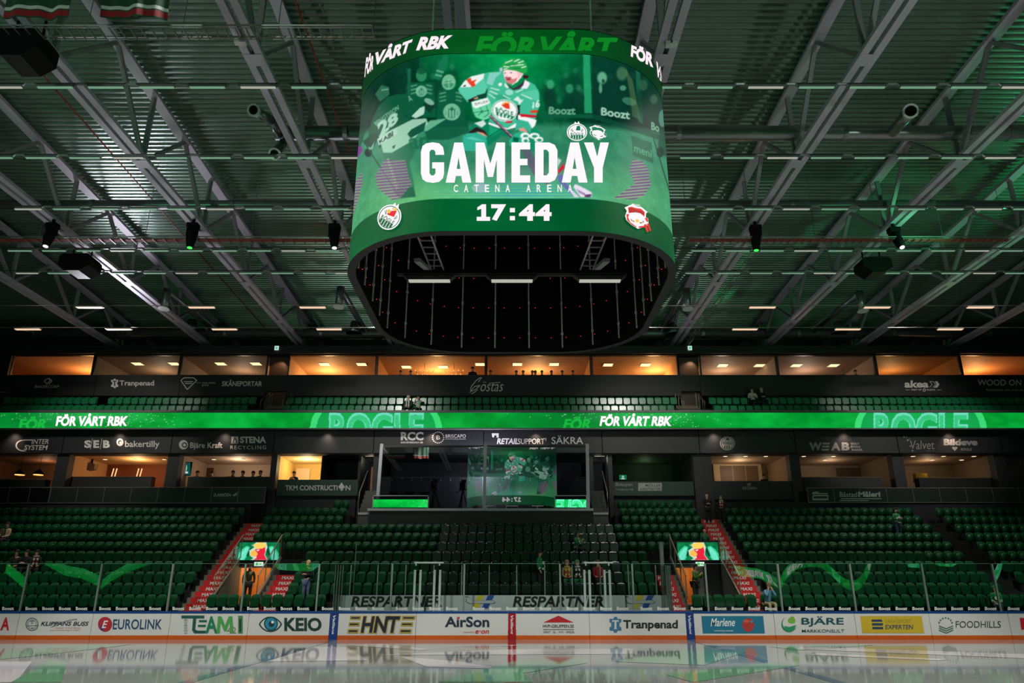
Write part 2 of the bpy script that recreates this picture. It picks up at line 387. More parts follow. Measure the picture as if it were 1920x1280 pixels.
def a10(k):
    k.c(16, 112, 140).p((1315, 1154.5), (1431, 1154.5), (1434, 1187), (1318, 1187)); k.c(225, 228, 228).t('Marlene', 1332.5, 1158.5, 1378, 1173.8, .25, .012).t('HAPPINESS INSIDE', 1339, 1181, 1375, 1183.4)
    k.c(170, 52, 44).e(1403, 1171, 11.3, 12.6).e(1403, 1177, 9, 7); k.c(200, 84, 70).e(1400, 1164, 6, 3); k.c(70, 40, 30).line(1403, 1159, 1405, 1161.5, 1.2); k.c(60, 130, 170).e(1409.5, 1165, 2.6, 2.6)
def a11(k):
    k.c(20, 120, 88).e(1479.5, 1170, 14.5, 14.8); k.c(205, 205, 200).e(1481, 1168, 13.6, 13.6); k.c(110, 170, 56).p((1477, 1161), (1483, 1155.5), (1488, 1155.5), (1491.5, 1162), (1490, 1168), (1482, 1169), (1477.5, 1166))
    k.c(30, 140, 90).p((1470, 1173), (1480, 1175), (1493, 1171), (1489, 1180), (1480, 1184), (1472, 1180))
    k.c(16, 78, 82).t('BJÄRE', 1502.5, 1155, 1582, 1174.5, 0, .02).t('MARKKONSULT', 1503.5, 1179.5, 1583, 1185.6, 0, .008)
def a12(k):
    k.c(196, 168, 40).p((1613, 1154.5), (1728, 1154.5), (1733, 1186.5), (1617, 1186.5)); k.c(30, 62, 92).p((1634, 1161), (1653, 1161), (1655, 1165.5), (1634.5, 1165.5)).r(1634.8, 1167.8, 1655.5, 1172.5).r(1635.5, 1175, 1656, 1179.5)
    k.c(140, 122, 40).t('GARAGEPORT', 1659, 1160.8, 1709, 1168, .05); k.c(30, 62, 92).t('EXPERTEN', 1660, 1171, 1712, 1179.3, .05, .02)
def a13(k):
    k.c(60, 120, 100)
    for i in range(7): t = math.pi * (.08 + .84 * i / 6); k.e(1773 - 12.5 * math.cos(t), 1170 - 12 * math.sin(t), 1.7, 1.7, n=10)
    k.c(50, 105, 90)
    for i in range(3):
        y = 1172 + i * 4; k.p((1760.5, y), (1774, y + 5.5), (1787, y), (1787, y + 2), (1774, y + 7.2), (1760.5, y + 2))
    k.c(46, 66, 66).t('FOODHILLS', 1792, 1164, 1876.5, 1176.5)
def a14(k): k.c(190, 20, 36).p((1912, 1158), (1935, 1158), (1937, 1180), (1915, 1180))
board(-330, -160, 'white rink board with nothing printed on it, at the far end of the run')
board(-159.6, 33, 'white rink board with a large red capital letter', a1)
board(33.4, 172, 'white rink board advert with a grey round seal and slanted dark words', a2)
board(172.4, 318, 'white rink board advert with a red and blue disc and teal slanted capitals', a3)
board(318.4, 465, 'white rink board advert in graded green capitals with a small number', a4)
board(465.4, 617.7, 'white rink board advert with a big turquoise eye logo', a5)
strip(617.7, 633.6, 'blue line strip of the boards beside the eye logo advert', M('line_blue', (14, 50, 120), .4), 1.5)
board(633.9, 779.7, 'white rink board advert of navy letters with yellow outlined wings', a6)
board(780, 952.6, 'white rink board advert in navy with a red dotted letter i', a7)
strip(952.8, 967.2, 'red centre line strip of the boards', REDP, 0)
board(967.4, 1105, 'white rink board advert with a red triangular roof above two text lines', a8)
board(1105.4, 1286.4, 'white rink board advert with a blue jigsaw piece and black slab lettering', a9)
strip(1286.6, 1301.2, 'blue line strip of the boards beside the apple advert', M('line_blue'), -1.5)
board(1301.5, 1452, 'rink board with a teal advert showing a red apple', a10)
board(1452.4, 1604, 'white rink board advert with a green leaf disc and teal angular capitals', a11)
board(1604.4, 1744, 'rink board with a yellow slanted advert and navy bars', a12)
board(1744.4, 1893, 'white rink board advert with an arc of green dots over field stripes', a13)
board(1893.4, 2080, 'white rink board with a red block at its near edge', a14)

GLS = glass('rink_glass', (236, 246, 241), 1.75)
STEEL = M('post_steel', (150, 158, 152), .3, .6, 0, .06, 9); ALU = M('aluminium', (165, 168, 170), .32, .7, 0, .06, 9)
WHT = M('white_paint', (205, 208, 205), .4)
ZG = Zp(1056.5, YB + .06)
POST = [-240, -100, 36, 176, 312, 451, 592, 731.5, 869, 1051.5, 1189.5, 1329, 1468, 1606, 1743, 1878, 2018, 2160]
what = ['grey seal advert', 'grey seal advert', 'grey seal advert', 'red and blue disc advert', 'graded green capitals advert', 'eye logo advert', 'yellow outlined wings advert', 'navy advert with red dot',
        'red centre line strip', 'jigsaw piece advert', 'blue strip by the apple advert', 'apple advert', 'green leaf disc advert', 'yellow slanted advert', 'green dots advert', 'red block advert', 'red block advert']
post_at = ['clear board far out', 'red capital letter board', 'grey seal advert', 'red and blue disc advert', 'gap before the graded green advert', 'eye logo advert', 'blue strip end of the eye advert', 'yellow outlined wings advert',
           'dotted letter advert', 'triangle roof advert', 'jigsaw piece advert', 'teal apple advert', 'green leaf disc advert', 'edge of the yellow advert', 'gap after the yellow advert', 'green dots advert', 'red block board', 'far end board']
BOWS = {12: [(0, .05), (.1, .5), (.25, .85), (.45, .97), (.62, .93), (.75, .6), (.88, .2), (1, .02)], 11: [(0, 2), (.36, 2), (.42, .62), (.6, .55), (.75, .5), (.9, .3), (1, .1)], 13: [(0, .0), (.1, .1), (.2, .4), (.28, .8), (.36, 1.5), (.75, 1.6), (.82, .95), (1, .92)],
        14: [(0, .95), (.06, 1.3), (.25, 1.0), (.45, .96), (.6, 1.2), (1, 1.8)], 15: [(0, .3), (.12, .8), (.2, 1.5), (1, 1.6)], 1: [(0, 1), (.7, .7), (.8, .5), (1, .1)], 2: [(0, .1), (.15, .6), (.2, 1.05), (.5, .62), (.75, .5), (1, .2)], 3: [(0, .05), (.12, .35), (.35, .75), (.6, 1.0), (1, 1.6)], 4: [(0, 1.5), (1, 1.6)], 5: [(0, 1.4), (.35, 1.2), (.42, .85), (.7, .8), (.9, .78), (1, 1.0)]}
for i, x in enumerate(POST):
    X0 = Xp(x, 1143, YB)
    t = thing('glass_post', 'slim metal post holding the rink glass above the ' + post_at[i], 'glass post', (X0, YB + .06, ZT), 'posts of the rink glass')
    part('upright', STEEL, t, lambda b: b.box(X0 - .035, X0 + .035, YB + .02, YB + .1, ZT, ZG))
    if i == len(POST) - 1: break
    X1 = Xp(POST[i + 1], 1143, YB)
    t = thing('rink_glass_panel', 'clear rink glass pane standing above the ' + what[i], 'glass pane', ((X0 + X1) / 2, YB + .06, ZT), 'panes of the rink glass')
    if i in (0,): t['label'] = 'clear rink glass pane above the outermost plain white board'
    if i in (1,): t['label'] = 'clear rink glass pane above the red capital letter board'
    if i in (16,): t['label'] = 'clear rink glass pane beyond the last post over the red block board'
    cu = BOWS.get(i, [(0, .6), (1, .6)]); flat = i not in BOWS
    def pane(b):
        # pane lean shaped by hand so the mirrored ribbon draws its green arcs
        nx, nz = 40, 4; xa, xb = X0 + .036, X1 - .036; n0 = len(b.v); H = ZG - ZT
        for j in range(nz + 1):
            for q in range(nx + 1):
                u, v = q / nx, j / nz; c = float(np.interp(u, [p[0] for p in cu], [p[1] for p in cu]))
                tau = .002 if flat else (.048 + .028 - .058 * c) / 2
                b.v.append((xa + (xb - xa) * u, YB + .055 + H * v * tau, ZT + H * v))
        for j in range(nz):
            for q in range(nx): b.f.append((n0 + j * (nx + 1) + q, n0 + j * (nx + 1) + q + 1, n0 + (j + 1) * (nx + 1) + q + 1, n0 + (j + 1) * (nx + 1) + q)); b.m.append(0)
    part('sheet', GLS, t, pane, True)
    part('edge_strip', M('glass_edge', (120, 170, 150), .2), t, lambda b: b.box(X0 + .036, X1 - .036, YB + .05, YB + .064, ZG, ZG + .008))
    n = max(2, int((POST[i + 1] - x - 8) / 31.3)); k = Ink(onY(YB + .035)); k.c(215, 218, 212)
    c = (x + POST[i + 1]) / 2
    for j in range(n): xx = c + (j - (n - 1) / 2) * 31.4; k.t('Boozt', xx - 11, 1137.2, xx + 11, 1143.6, 0, .03)
    k.out('lettering', t)

# penalty bench behind the centre glass
YR = 32.78
X0, X1 = Xp(640, 1130, YR), Xp(1245, 1130, YR)
t = thing('bench_wall', 'long white advert wall with black slanted capitals and plane logos', 'advert wall', ((X0 + X1) / 2, YR, .0))
part('panel', M('banner_white', (178, 180, 184), .5), t, lambda b: b.box(X0, X1, YR, YR + .06, 0, Zp(1115.5, YR)))
def resp(k):
    for dx in (0, 303.5):
        k.c(20, 18, 22).t('RESPARTNER', 658 + dx, 1117.3, 829 + dx, 1137.5, .18, .03)
        e = 0 if dx == 0 else -4
        x = 900 + dx + e
        k.c(200, 180, 40).p((x - 4, 1115.8), (x - 15.5, 1140), (x - 4, 1140), (x + 7.5, 1115.8)); k.c(24, 70, 150).p((x + 15, 1115.8), (x + 3, 1140), (x + 15, 1140), (x + 27, 1115.8))
        P = [(x - 28, 1117.5), (x - 22, 1118), (x - 12, 1126), (x + 22, 1124.5), (x + 30, 1128.5), (x + 26, 1131), (x - 20, 1131.5), (x - 27, 1127.5), (x - 25.5, 1124)]
        if dx: P = [(2 * x - a, b) for a, b in P]; P = [(a, b) for a, b in [(2 * x - p[0], p[1]) for p in P]]
        k.c(30, 34, 40).p(*P); cx, cy = x, 1127
        k.c(178, 180, 184).p(*[(cx + (a - cx) * .96, cy + (b - cy) * .84 + .1) for a, b in P])
k = Ink(onY(YR - .012)); resp(k); k.out('lettering', t)
px = [655, 706, 759, 812, 865, 917, 969, 1022, 1074, 1127, 1180, 1232]
pn = ['outermost by the eye advert side', 'second from the eye advert side', 'beside the door frame over the wings advert', 'inside the white door frame', 'between door frame and the first plane logo', 'above the first plane logo', 'above the centre line',
      'by the standing man in the green jersey', 'by the fans with bright scarves', 'inside the second white door frame', 'above the second plane logo', 'outermost by the apple advert side']
for x, nm in zip(px, pn):
    Xa = Xp(x, 1115, YR)
    t = thing('bench_glass_post', 'thin steel post on the white advert wall, ' + nm, 'glass post', (Xa, YR + .03, Zp(1115.5, YR)), 'posts on the advert wall')
    part('upright', STEEL, t, lambda b: b.box(Xa - .02, Xa + .02, YR + .01, YR + .05, Zp(1115.4, YR), Zp(1059, YR)))
t = thing('bench_glass', 'clear glass screen running along the top of the white advert wall', 'glass screen', (-1, YR + .03, Zp(1115.5, YR)))
part('sheet', GLS, t, lambda b: b.quad((X0, YR + .055, Zp(1115.4, YR)), (X1, YR + .055, Zp(1115.4, YR)), (X1, YR + .055, Zp(1060, YR)), (X0, YR + .055, Zp(1060, YR))))
for s, (xa, lab) in enumerate(((632, 'stack of thick glass return panes closing the bench beside the eye advert'), (1246, 'stack of thick glass return panes closing the bench beside the red stairs'))):
    Xa = Xp(xa, 1100, 32.2)
    t = thing('glass_return', lab, 'glass pane', (Xa, 32.2, ZT - .1))
    for j in range(4):
        xj = Xa + .08 * j * (1 if s == 0 else 1)
        part('sheet', M('edge_grey', (120, 128, 128), .25, .2), t, lambda b: b.box(xj - .012, xj + .012, YB + .2 + .1 * j, YB + .34 + .1 * j, ZT - .2, ZG - .05))
        part('sheet', GLS, t, lambda b: b.quad((xj, YB + .34 + .1 * j, ZT - .2), (xj, YR, ZT - .2), (xj, YR, ZG - .05), (xj, YB + .34 + .1 * j, ZG - .05)))
for xs, x0, x1, lab in (((777, 787.5, 814, 824.5), 777, 832, 'white tube door frame standing above the navy letters advert'), ((1096.5, 1106, 1134.5, 1144), 1095, 1149, 'white tube door frame standing above the jigsaw advert')):
    Yd = 32.0
    t = thing('bench_door_frame', lab, 'door frame', (Xp((x0 + x1) / 2, 1100, Yd), Yd, .3))
    for x in xs: part('upright', WHT, t, lambda b: b.box(Xp(x, 1105, Yd) - .045, Xp(x, 1105, Yd) + .045, Yd - .03, Yd + .03, .3, Zp(1068, Yd)))
    part('top_bar', WHT, t, lambda b: (b.box(Xp(x0, 1055, Yd), Xp(x1, 1055, Yd), Yd - .03, Yd + .03, Zp(1055.5, Yd), Zp(1053, Yd)), b.box(Xp(x0 + 2, 1055, Yd), Xp(x0 + 4.5, 1055, Yd), Yd - .03, Yd + .03, Zp(1060, Yd), Zp(1055, Yd)), b.box(Xp(x1 - 9, 1055, Yd), Xp(x1 - 6.5, 1055, Yd), Yd - .03, Yd + .03, Zp(1060, Yd), Zp(1055, Yd))))
for x, y0, lab in ((663, 1018, 'tall slim net pole rising above the bench glass near the eye advert'), (1244, 1016, 'tall glass net pole rising beside the second tunnel screen')):
    Yd = 33.2; t = thing('net_pole', lab, 'pole', (Xp(x, 1100, Yd), Yd, 0)); part('pole', STEEL if x < 1000 else M('edge_grey'), t, lambda b: b.tube([(Xp(x, 1100, Yd), Yd, 0), (Xp(x, 1100, Yd), Yd, Zp(y0, Yd))], .02 if x < 1000 else .09, 8))

# ================================================================== STANDS
ROW0, RD, F0, RR = 32.6, .76, .85, .475
def RY(k): return ROW0 + RD * k
def RF(k): return F0 + RR * k
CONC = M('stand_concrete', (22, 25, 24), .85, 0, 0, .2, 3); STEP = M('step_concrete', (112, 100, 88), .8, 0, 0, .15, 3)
XL0, XL1, XT0, XT1, XU1 = -13.95, -12.9, -12.85, -10.9, -9.85      # red stairs, tunnel, short stairs (first tunnel)
QU0, QT0, QT1, QS0, QS1 = 6.5, 7.45, 9.85, 9.9, 10.95              # short stairs, tunnel, red stairs (second tunnel)
PX0, PX1 = -8.6, 5.45                                             # press stand and its little stairs
PASS = [(XT0 - .03, XT0 + 1.9), (QT0 + .02, QT0 + 1.55)]
def seg(x0, x1, k0, k1, top=None):
    def f(b):
        for k in range(k0, k1 + 1):
            ya, yb_ = RY(k) - .42, RY(k) + (.34 if k < k1 else .9)
            holes = [h for h in PASS if 5 <= k <= 7 and h[0] > x0 and h[1] < x1]
            xs = [x0] + [q for h in sorted(holes) for q in h] + [x1]
            for i in range(0, len(xs), 2): b.box(xs[i], xs[i + 1], ya, yb_, 0, RF(k))
            for h in holes: b.box(h[0], h[1], ya, yb_, 3.06, RF(k))
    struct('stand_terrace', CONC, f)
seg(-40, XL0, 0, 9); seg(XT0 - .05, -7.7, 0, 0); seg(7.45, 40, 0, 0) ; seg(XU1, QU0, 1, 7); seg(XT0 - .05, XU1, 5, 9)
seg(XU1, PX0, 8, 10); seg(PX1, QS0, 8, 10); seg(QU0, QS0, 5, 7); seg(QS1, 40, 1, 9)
struct('bench_floor', CONC, lambda b: b.box(-7.7, 7.45, YB + .15, RY(1) - .42, 0, .3))
# walkway behind the top rows and the dark wall under the suites
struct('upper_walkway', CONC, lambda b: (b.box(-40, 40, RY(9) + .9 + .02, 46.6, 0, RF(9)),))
def back(b):
    b.box(-40, XL0 - .2, 40.35, 40.5, RF(9), Zp(942, 40.35)); b.box(11.0, 40, 40.35, 40.5, RF(9), Zp(941, 40.35))
WALLD = M('wall_charcoal', (30, 31, 34), .7, 0, 0, .15, 2)
struct('wall_front', WALLD, back)

REDS = M('riser_red', (206, 16, 24), .5)
maxi = None
def stairs(x0, x1, j0, j1, label, right):
    t = thing('stairway', label, 'stairway', ((x0 + x1) / 2, 32, 0))
    zs = lambda j: F0 + RR / 2 * (j - 1)
    for j in range(j0, j1):
        y = ROW0 - .8 + .38 * j
        o = part('step', STEP, t, lambda b: b.box(x0, x1, y, y + .38, max(0, zs(j) - 1.2), zs(j)))
        xa, xb = (x0 + .16, x1) if not right else (x0, x1 - .16)
        r = MB(); r.box(xa + .002, xb - .002, y - .014, y, zs(j) - RR / 2 + .012, zs(j)); ro = r.build('riser', REDS, o)
        m = MB(); fn = lambda x, z: (x, y - .02, z)
        cx = (xa + xb) / 2 + (.12 if not right else -.02); m.text('MAXI', None, fn, .12, .03, None, ((cx - .27, zs(j) - .055), (cx + .27, zs(j) - .055), (cx + .27, zs(j) - .19), (cx - .27, zs(j) - .19)))
        m.build('lettering', M('ink_maxi', (222, 214, 210), .5), o)
stairs(XL0, XL1, 1, 20, 'red fronted stairway beside the first tunnel screen, up behind the graded green advert', False)
stairs(XT1 + .05, XU1, 2, 9, 'short red fronted stairs between the first tunnel and the man in jeans', False)
stairs(QU0, QT0, 1, 9, 'short red fronted stairs between the bench glass and the second tunnel', True)
stairs(QS0, QS1, 2, 21, 'red fronted stairway from the two men in black suits down beside the second tunnel', True)

# tunnels
GREYC = M('tunnel_concrete', (104, 102, 96), .8, 0, 0, .18, 4); WARMW = M('tunnel_wood', (176, 110, 60), .6); DOORW = M('tunnel_door', (150, 84, 44), .5)
SCRM = screen_mat('tunnel_picture', 1.0, False)
def tunnel(x0, x1, left):
    yb, zt = 36.1, Zp(1051, 36.1)
    struct('tunnel_wall', [GREYC, WALLD, M('passage_wall', (206, 150, 96), .7)], lambda b: None if False else build_tunnel(b, x0, x1, yb, zt, left))
def build_tunnel(b, x0, x1, yb, zt, left):
    d0, d1 = (x0 + .04, x0 + 1.5) if left else (x0 + .06, x0 + 1.1)
    b.cur = 0; b.box(d1, x1, yb, yb + .15, 0, zt); b.box(x0, d0, yb, yb + .15, 0, zt); b.box(d0, d1, yb, yb + .15, Zp(1064, yb), zt)
    b.cur = 1; b.box(x0, x1, yb, yb + .12, zt, Zp(1013, yb)); b.box(x0, x1, 33.1, yb, 0, 1.25)
    b.cur = 2; e0, e1 = x0 - .01, d1 + .35
    b.box(e0, e1, yb + 2.0, yb + 2.05, 1.2, 3.05); b.box(e0, e0 + .03, yb + .16, yb + 2.0, 1.2, 3.05); b.box(e1 - .03, e1, yb + .16, yb + 2.0, 1.2, 3.05); b.box(e0, e1, yb + .16, yb + 2.0, 1.2, 1.25); b.box(e0, e1, yb + .16, yb + 2.0, 3.02, 3.05)
    b.cur = 0
    for xx in (x0, x1):   # side walls under the rails
        s = .04 if xx == x0 else -.04
        b.prism([(33.2, 1.2), (yb, 1.2), (yb, RF(5) + .1), (33.2, RF(1) + .2)], 'x', xx, xx + s)
    lamp('passage_light', 'POINT', ((d0 + d1) / 2, yb + 1.0, 2.7), (0, 0, 0), 42 if left else 36, (1, .6, .26), .12)
tunnel(XT0, XT1, True); tunnel(QT0, QT1, False)
def paint_screen(nx, nz, cols):
    pass

# ================================================================== SCREENS
class Raster:
    """picture shown by a display: one colour per cell, painted with figures given in photo pixels"""
    def __init__(s, X, Y): s.X, s.Y = X, Y; s.im = np.zeros(X.shape + (3,))
    def fill(s, col): s.im[:] = col
    def mask(s, pts):
        p = np.array(pts, float); x0, y0 = p.min(0); x1, y1 = p.max(0)
        sel = (s.X >= x0) & (s.X <= x1) & (s.Y >= y0) & (s.Y <= y1); X = s.X[sel]; Y = s.Y[sel]
        c = np.zeros(X.shape, bool)
        for i in range(len(p)):
            (ax, ay), (bx, by) = p[i], p[i - 1]
            if ay == by: continue
            c ^= ((ay > Y) != (by > Y)) & (X < (bx - ax) * (Y - ay) / (by - ay) + ax)
        m = np.zeros(s.X.shape); m[sel] = c; return m
    def put(s, m, col, a=1.0):
        m = (m * a)[..., None]; s.im = s.im * (1 - m) + np.array(col, float) * m
    def poly(s, pts, col, a=1.0): s.put(s.mask(pts), col, a)
    def ell(s, cx, cy, rx, ry, col, a=1.0, rot=0.0, soft=0.0):
        dx, dy = s.X - cx, s.Y - cy; c, d = math.cos(rot), math.sin(rot)
        q = np.sqrt(((dx * c + dy * d) / rx) ** 2 + ((dy * c - dx * d) / ry) ** 2)
        s.put(np.clip((1 + soft - q) / (2 * soft), 0, 1) if soft else (q <= 1).astype(float), col, a)
    def line(s, x0, y0, x1, y1, w, col, a=1.0):
        d = math.hypot(x1 - x0, y1 - y0) or 1; u, v = -(y1 - y0) / d * w / 2, (x1 - x0) / d * w / 2
        s.poly([(x0 + u, y0 + v), (x1 + u, y1 + v), (x1 - u, y1 - v), (x0 - u, y0 - v)], col, a)
    def text(s, body, quad, col, a=1.0, shear=0., bold=0., gap=1.0):
        P, T = text_tris(body, shear, bold, gap); (ax, ay), (bx, by), (cx, cy), (dx, dy) = quad
        Q = [((ax * (1 - u) + bx * u) * v + (dx * (1 - u) + cx * u) * (1 - v), (ay * (1 - u) + by * u) * v + (dy * (1 - u) + cy * u) * (1 - v)) for u, v in P]
        m = np.zeros(s.X.shape)
        for t in T: m = np.maximum(m, s.mask([Q[i] for i in t]))
        s.put(m, col, a)
    def noise(s, step, amp, seed):
        rng = np.random.RandomState(seed); H, W = s.X.shape
        gh, gw = max(2, H // step + 2), max(2, W // step + 2); g = rng.rand(gh, gw)
        yi = np.linspace(0, gh - 1.001, H); xi = np.linspace(0, gw - 1.001, W); y0 = yi.astype(int); x0 = xi.astype(int); fy = (yi - y0)[:, None]; fx = (xi - x0)[None]
        n = g[y0][:, x0] * (1 - fy) * (1 - fx) + g[y0 + 1][:, x0] * fy * (1 - fx) + g[y0][:, x0 + 1] * (1 - fy) * fx + g[y0 + 1][:, x0 + 1] * fy * fx
        return (n - .5) * 2 * amp
    def blur(s, r):
        for ax in (0, 1):
            acc = np.zeros_like(s.im)
            for k in range(-r, r + 1): acc += np.roll(s.im, k, ax)
            s.im = acc / (2 * r + 1)
    def linear(s):
        v = np.clip(s.im / 255, 0, 1); return np.where(v <= .04045, v / 12.92, ((v + .055) / 1.055) ** 2.4)
def grid_mesh(name, P, rgb, mat, parent):
    """P: (rows, cols, 3) points; rgb the same shape"""
    H, W = P.shape[:2]; o0 = org(parent); me = bpy.data.meshes.new(name)
    V = (P - np.array(o0)).reshape(-1, 3); i = np.arange(H * W).reshape(H, W)
    F = np.stack([i[:-1, :-1], i[:-1, 1:], i[1:, 1:], i[1:, :-1]], -1).reshape(-1, 4)
    me.vertices.add(len(V)); me.vertices.foreach_set('co', V.ravel())
    me.loops.add(F.size); me.loops.foreach_set('vertex_index', F.ravel().astype(np.int32))
    me.polygons.add(len(F)); me.polygons.foreach_set('loop_start', np.arange(0, F.size, 4, dtype=np.int32))
    me.update(calc_edges=True)
    at = me.color_attributes.new('picture', 'FLOAT_COLOR', 'POINT')
    at.data.foreach_set('color', np.concatenate([rgb.reshape(-1, 3), np.ones((H * W, 1))], 1).ravel().astype(np.float32))
    me.materials.append(mat); me.validate()
    o = bpy.data.objects.new(name, me); COL.objects.link(o)
    if parent: o.parent = parent
    ORG[o.name] = o0.copy(); return o
def half(a): return a.reshape(a.shape[0] // 2, 2, a.shape[1] // 2, 2, -1).mean((1, 3))

# ---- the hanging scoreboard
SA, SB, SR, SCY = 3.58, 3.85, 2.35, 16.5
Z0, Z1, Z2, Z3 = 8.44, 9.14, 12.58, 13.2
PER = 4 * (SA - SR) + 4 * (SB - SR) + 2 * math.pi * SR
def ring(s, off=0.0):
    sg = 1 if s >= 0 else -1; s = abs(s); A, B, Q = SA - SR, SB - SR, math.pi * SR / 2; R = SR + off
    if s < A: p = (s, -SB - off)
    elif s < A + Q: t = (s - A) / SR; p = (A + R * math.sin(t), -B - R * math.cos(t))
    elif s < A + Q + 2 * B: p = (SA + off, -B + s - A - Q)
    elif s < A + 2 * Q + 2 * B: t = (s - A - Q - 2 * B) / SR; p = (A + R * math.cos(t), B + R * math.sin(t))
    else: p = (A - (s - A - 2 * Q - 2 * B), SB + off)
    return sg * p[0], SCY + p[1]
SS = np.linspace(-4.6, 4.6, 2401); RT = np.array([ring(q)[0] / ring(q)[1] for q in SS]); i1 = int(RT.argmax()); i0 = int(RT.argmin())
SSV, RTV = SS[i0:i1 + 1], RT[i0:i1 + 1]
def onring(off=.012):
    def f(x, y):
        dx, dy, dz = (x - 960) / FPX, CS - (640 - y) / FPX * SN, SN + (640 - y) / FPX * CS
        q = float(np.interp(dx / dy, RTV, SSV)); X, Y = ring(q); z = CAMH + dz * Y / dy
        X, Y = ring(q, off); return X, Y, z
    return f
def pxgrid(S, Zv):
    """photo pixels of the cells of the ring's front; cells round the bend get pixels carried on"""
    X = np.zeros((len(Zv), len(S))); Yp = np.zeros_like(X)
    for j, q in enumerate(S):
        qq = min(max(q, SSV[0]), SSV[-1]); x, y = ring(qq); t = Zv - CAMH; d = y * CS + t * SN
        X[:, j] = 960 + FPX * x / d + (q - qq) * 60; Yp[:, j] = 640 - FPX * (-y * SN + t * CS) / d
    return X, Yp
sb = thing('scoreboard', 'giant four sided screen cube with rounded corners hanging over centre ice', 'scoreboard', (0, SCY, Z0))
NX, NZ = 800, 216
Sg = np.linspace(-PER / 4, PER / 4, NX * 2); Zg = np.linspace(Z1, Z2, NZ * 2)
R = Raster(*pxgrid(Sg, Zg))
def picture(R):
    X, Y = R.X, R.Y
    v = np.clip((Y - 100) / 270, 0, 1); cx = np.abs(X - 950) / 310
    top = np.array([0, 158, 80.]) ; dark = np.array([2, 46, 34.]); ice = np.array([48, 134, 98.]); low = np.array([116, 208, 122.])
    g = np.clip(1 - cx * 1.25 - (v - .05) * .8, 0, 1)[..., None]
    im = dark * (1 - g) + top * g
    k = np.clip((Y - 226 - 20 * np.clip(cx - .3, 0, 1) ** 2 * 2) / 14, 0, 1)[..., None]
    b = np.clip((Y - 300) / 70, 0, 1)[..., None] * np.clip(1.25 - cx, 0, 1)[..., None]
    im = im * (1 - k) + (ice * (1 - b) + low * b) * k
    im += R.noise(22, 9, 1)[..., None] + R.noise(7, 6, 2)[..., None]
    R.im = im
    # the crowd behind the far glass
    rng = random.Random(3)
    for i in range(46):
        x = rng.choice([rng.uniform(672, 850), rng.uniform(1010, 1245)]); y = rng.uniform(125, 195)
        R.ell(x, y + 16, 11, 17, (9, 62, 44), .5, 0, .3); R.ell(x, y - 4, 4.6, 6, (60, 150, 110), .35, 0, .35)
    R.poly([(668, 130), (760, 100), (776, 100), (776, 200), (700, 200), (668, 300)], (8, 56, 40), .55)
    R.poly([(772, 98), (786, 96), (786, 200), (772, 200)], (4, 46, 34), .6); R.poly([(764, 130), (770, 128), (770, 205), (764, 206)], (30, 120, 84), .6)
    R.poly([(1110, 100), (1205, 112), (1240, 150), (1246, 240), (1205, 222), (1112, 206)], (6, 58, 44), .75)
    R.poly([(1093, 98), (1106, 98), (1110, 212), (1096, 212)], (40, 176, 116), .75); R.poly([(1191, 118), (1199, 120), (1206, 232), (1197, 228)], (34, 120, 86), .6)
    for x, y, a, c2 in ((1129, 146, 9, (120, 196, 156)), (1166, 138, 10, (70, 120, 84)), (1206, 160, 8, (50, 96, 70)), (1032, 158, 7, (60, 170, 118)), (1068, 166, 7, (50, 150, 104)), (1226, 186, 7, (60, 100, 76))):
        R.ell(x, y + 28, a * 1.7, 26, (8, 56, 42), .7, 0, .25); R.ell(x, y, a, a * 1.25, c2, .8, 0, .2)
    R.ell(1131, 152, 3, 4, (16, 60, 44), .8); R.ell(1126, 166, 3, 9, (120, 196, 156), .7); R.ell(1168, 165, 6, 5, (110, 190, 150), .6); R.ell(1180, 190, 14, 7, (90, 170, 130), .5, .3)
    R.poly([(1172, 126), (1186, 150), (1194, 190), (1200, 225), (1186, 218), (1180, 170)], (110, 130, 80), .45)
    R.line(1010, 216, 1112, 218, 8, (12, 92, 62), .8); R.line(1112, 218, 1250, 262, 9, (10, 76, 54), .8)
    R.text('Boozt', ((1029, 200), (1079, 200), (1079, 215), (1029, 214)), (140, 205, 172), .75, 0, .03); R.text('Boozt', ((1127, 201), (1181, 208), (1181, 224), (1127, 216)), (176, 220, 196), .9, 0, .03); R.text('Bo', ((1221, 228), (1236, 233), (1236, 248), (1221, 243)), (150, 205, 170), .8, 0, .03)
    R.poly([(1184, 254), (1222, 268), (1225, 306), (1187, 292)], (18, 100, 68)); R.text('meni', ((1189, 270), (1222, 282), (1222, 296), (1189, 284)), (96, 176, 136), .9, 0, .01)
    R.line(1223, 252, 1262, 380, 2.5, (12, 70, 50), .8); R.poly([(1238, 240), (1252, 250), (1254, 296), (1240, 290), (1234, 270)], (10, 70, 50), .8); R.ell(1242, 222, 7, 16, (110, 180, 150), .6); R.ell(1238, 285, 7, 10, (6, 50, 38), .9)
    # two fans and the goalkeeper at the back
    for x, y, sc in ((790, 150, 1.0), (845, 164, 1.05)):
        R.poly([(x - 22 * sc, y + 5), (x + 22 * sc, y + 5), (x + 28 * sc, y + 70 * sc), (x - 26 * sc, y + 70 * sc)], (10, 92, 62), .9)
        R.ell(x, y - 9, 10 * sc, 12 * sc, (46, 140, 96), .9); R.ell(x, y - 17, 9.5 * sc, 6 * sc, (16, 84, 58), .9)
        for i in range(3): R.line(x - 20 * sc, y + 12 + i * 7, x - 8 * sc, y + 9 + i * 7, 3, (130, 200, 160), .5); R.line(x + 20 * sc, y + 12 + i * 7, x + 9 * sc, y + 9 + i * 7, 3, (130, 200, 160), .5)
    R.poly([(824, 120), (832, 102), (842, 104), (838, 126), (822, 150), (812, 146)], (20, 120, 80), .9); R.line(818, 132, 832, 136, 3, (150, 210, 175), .6); R.line(816, 140, 829, 143, 3, (150, 210, 175), .6)
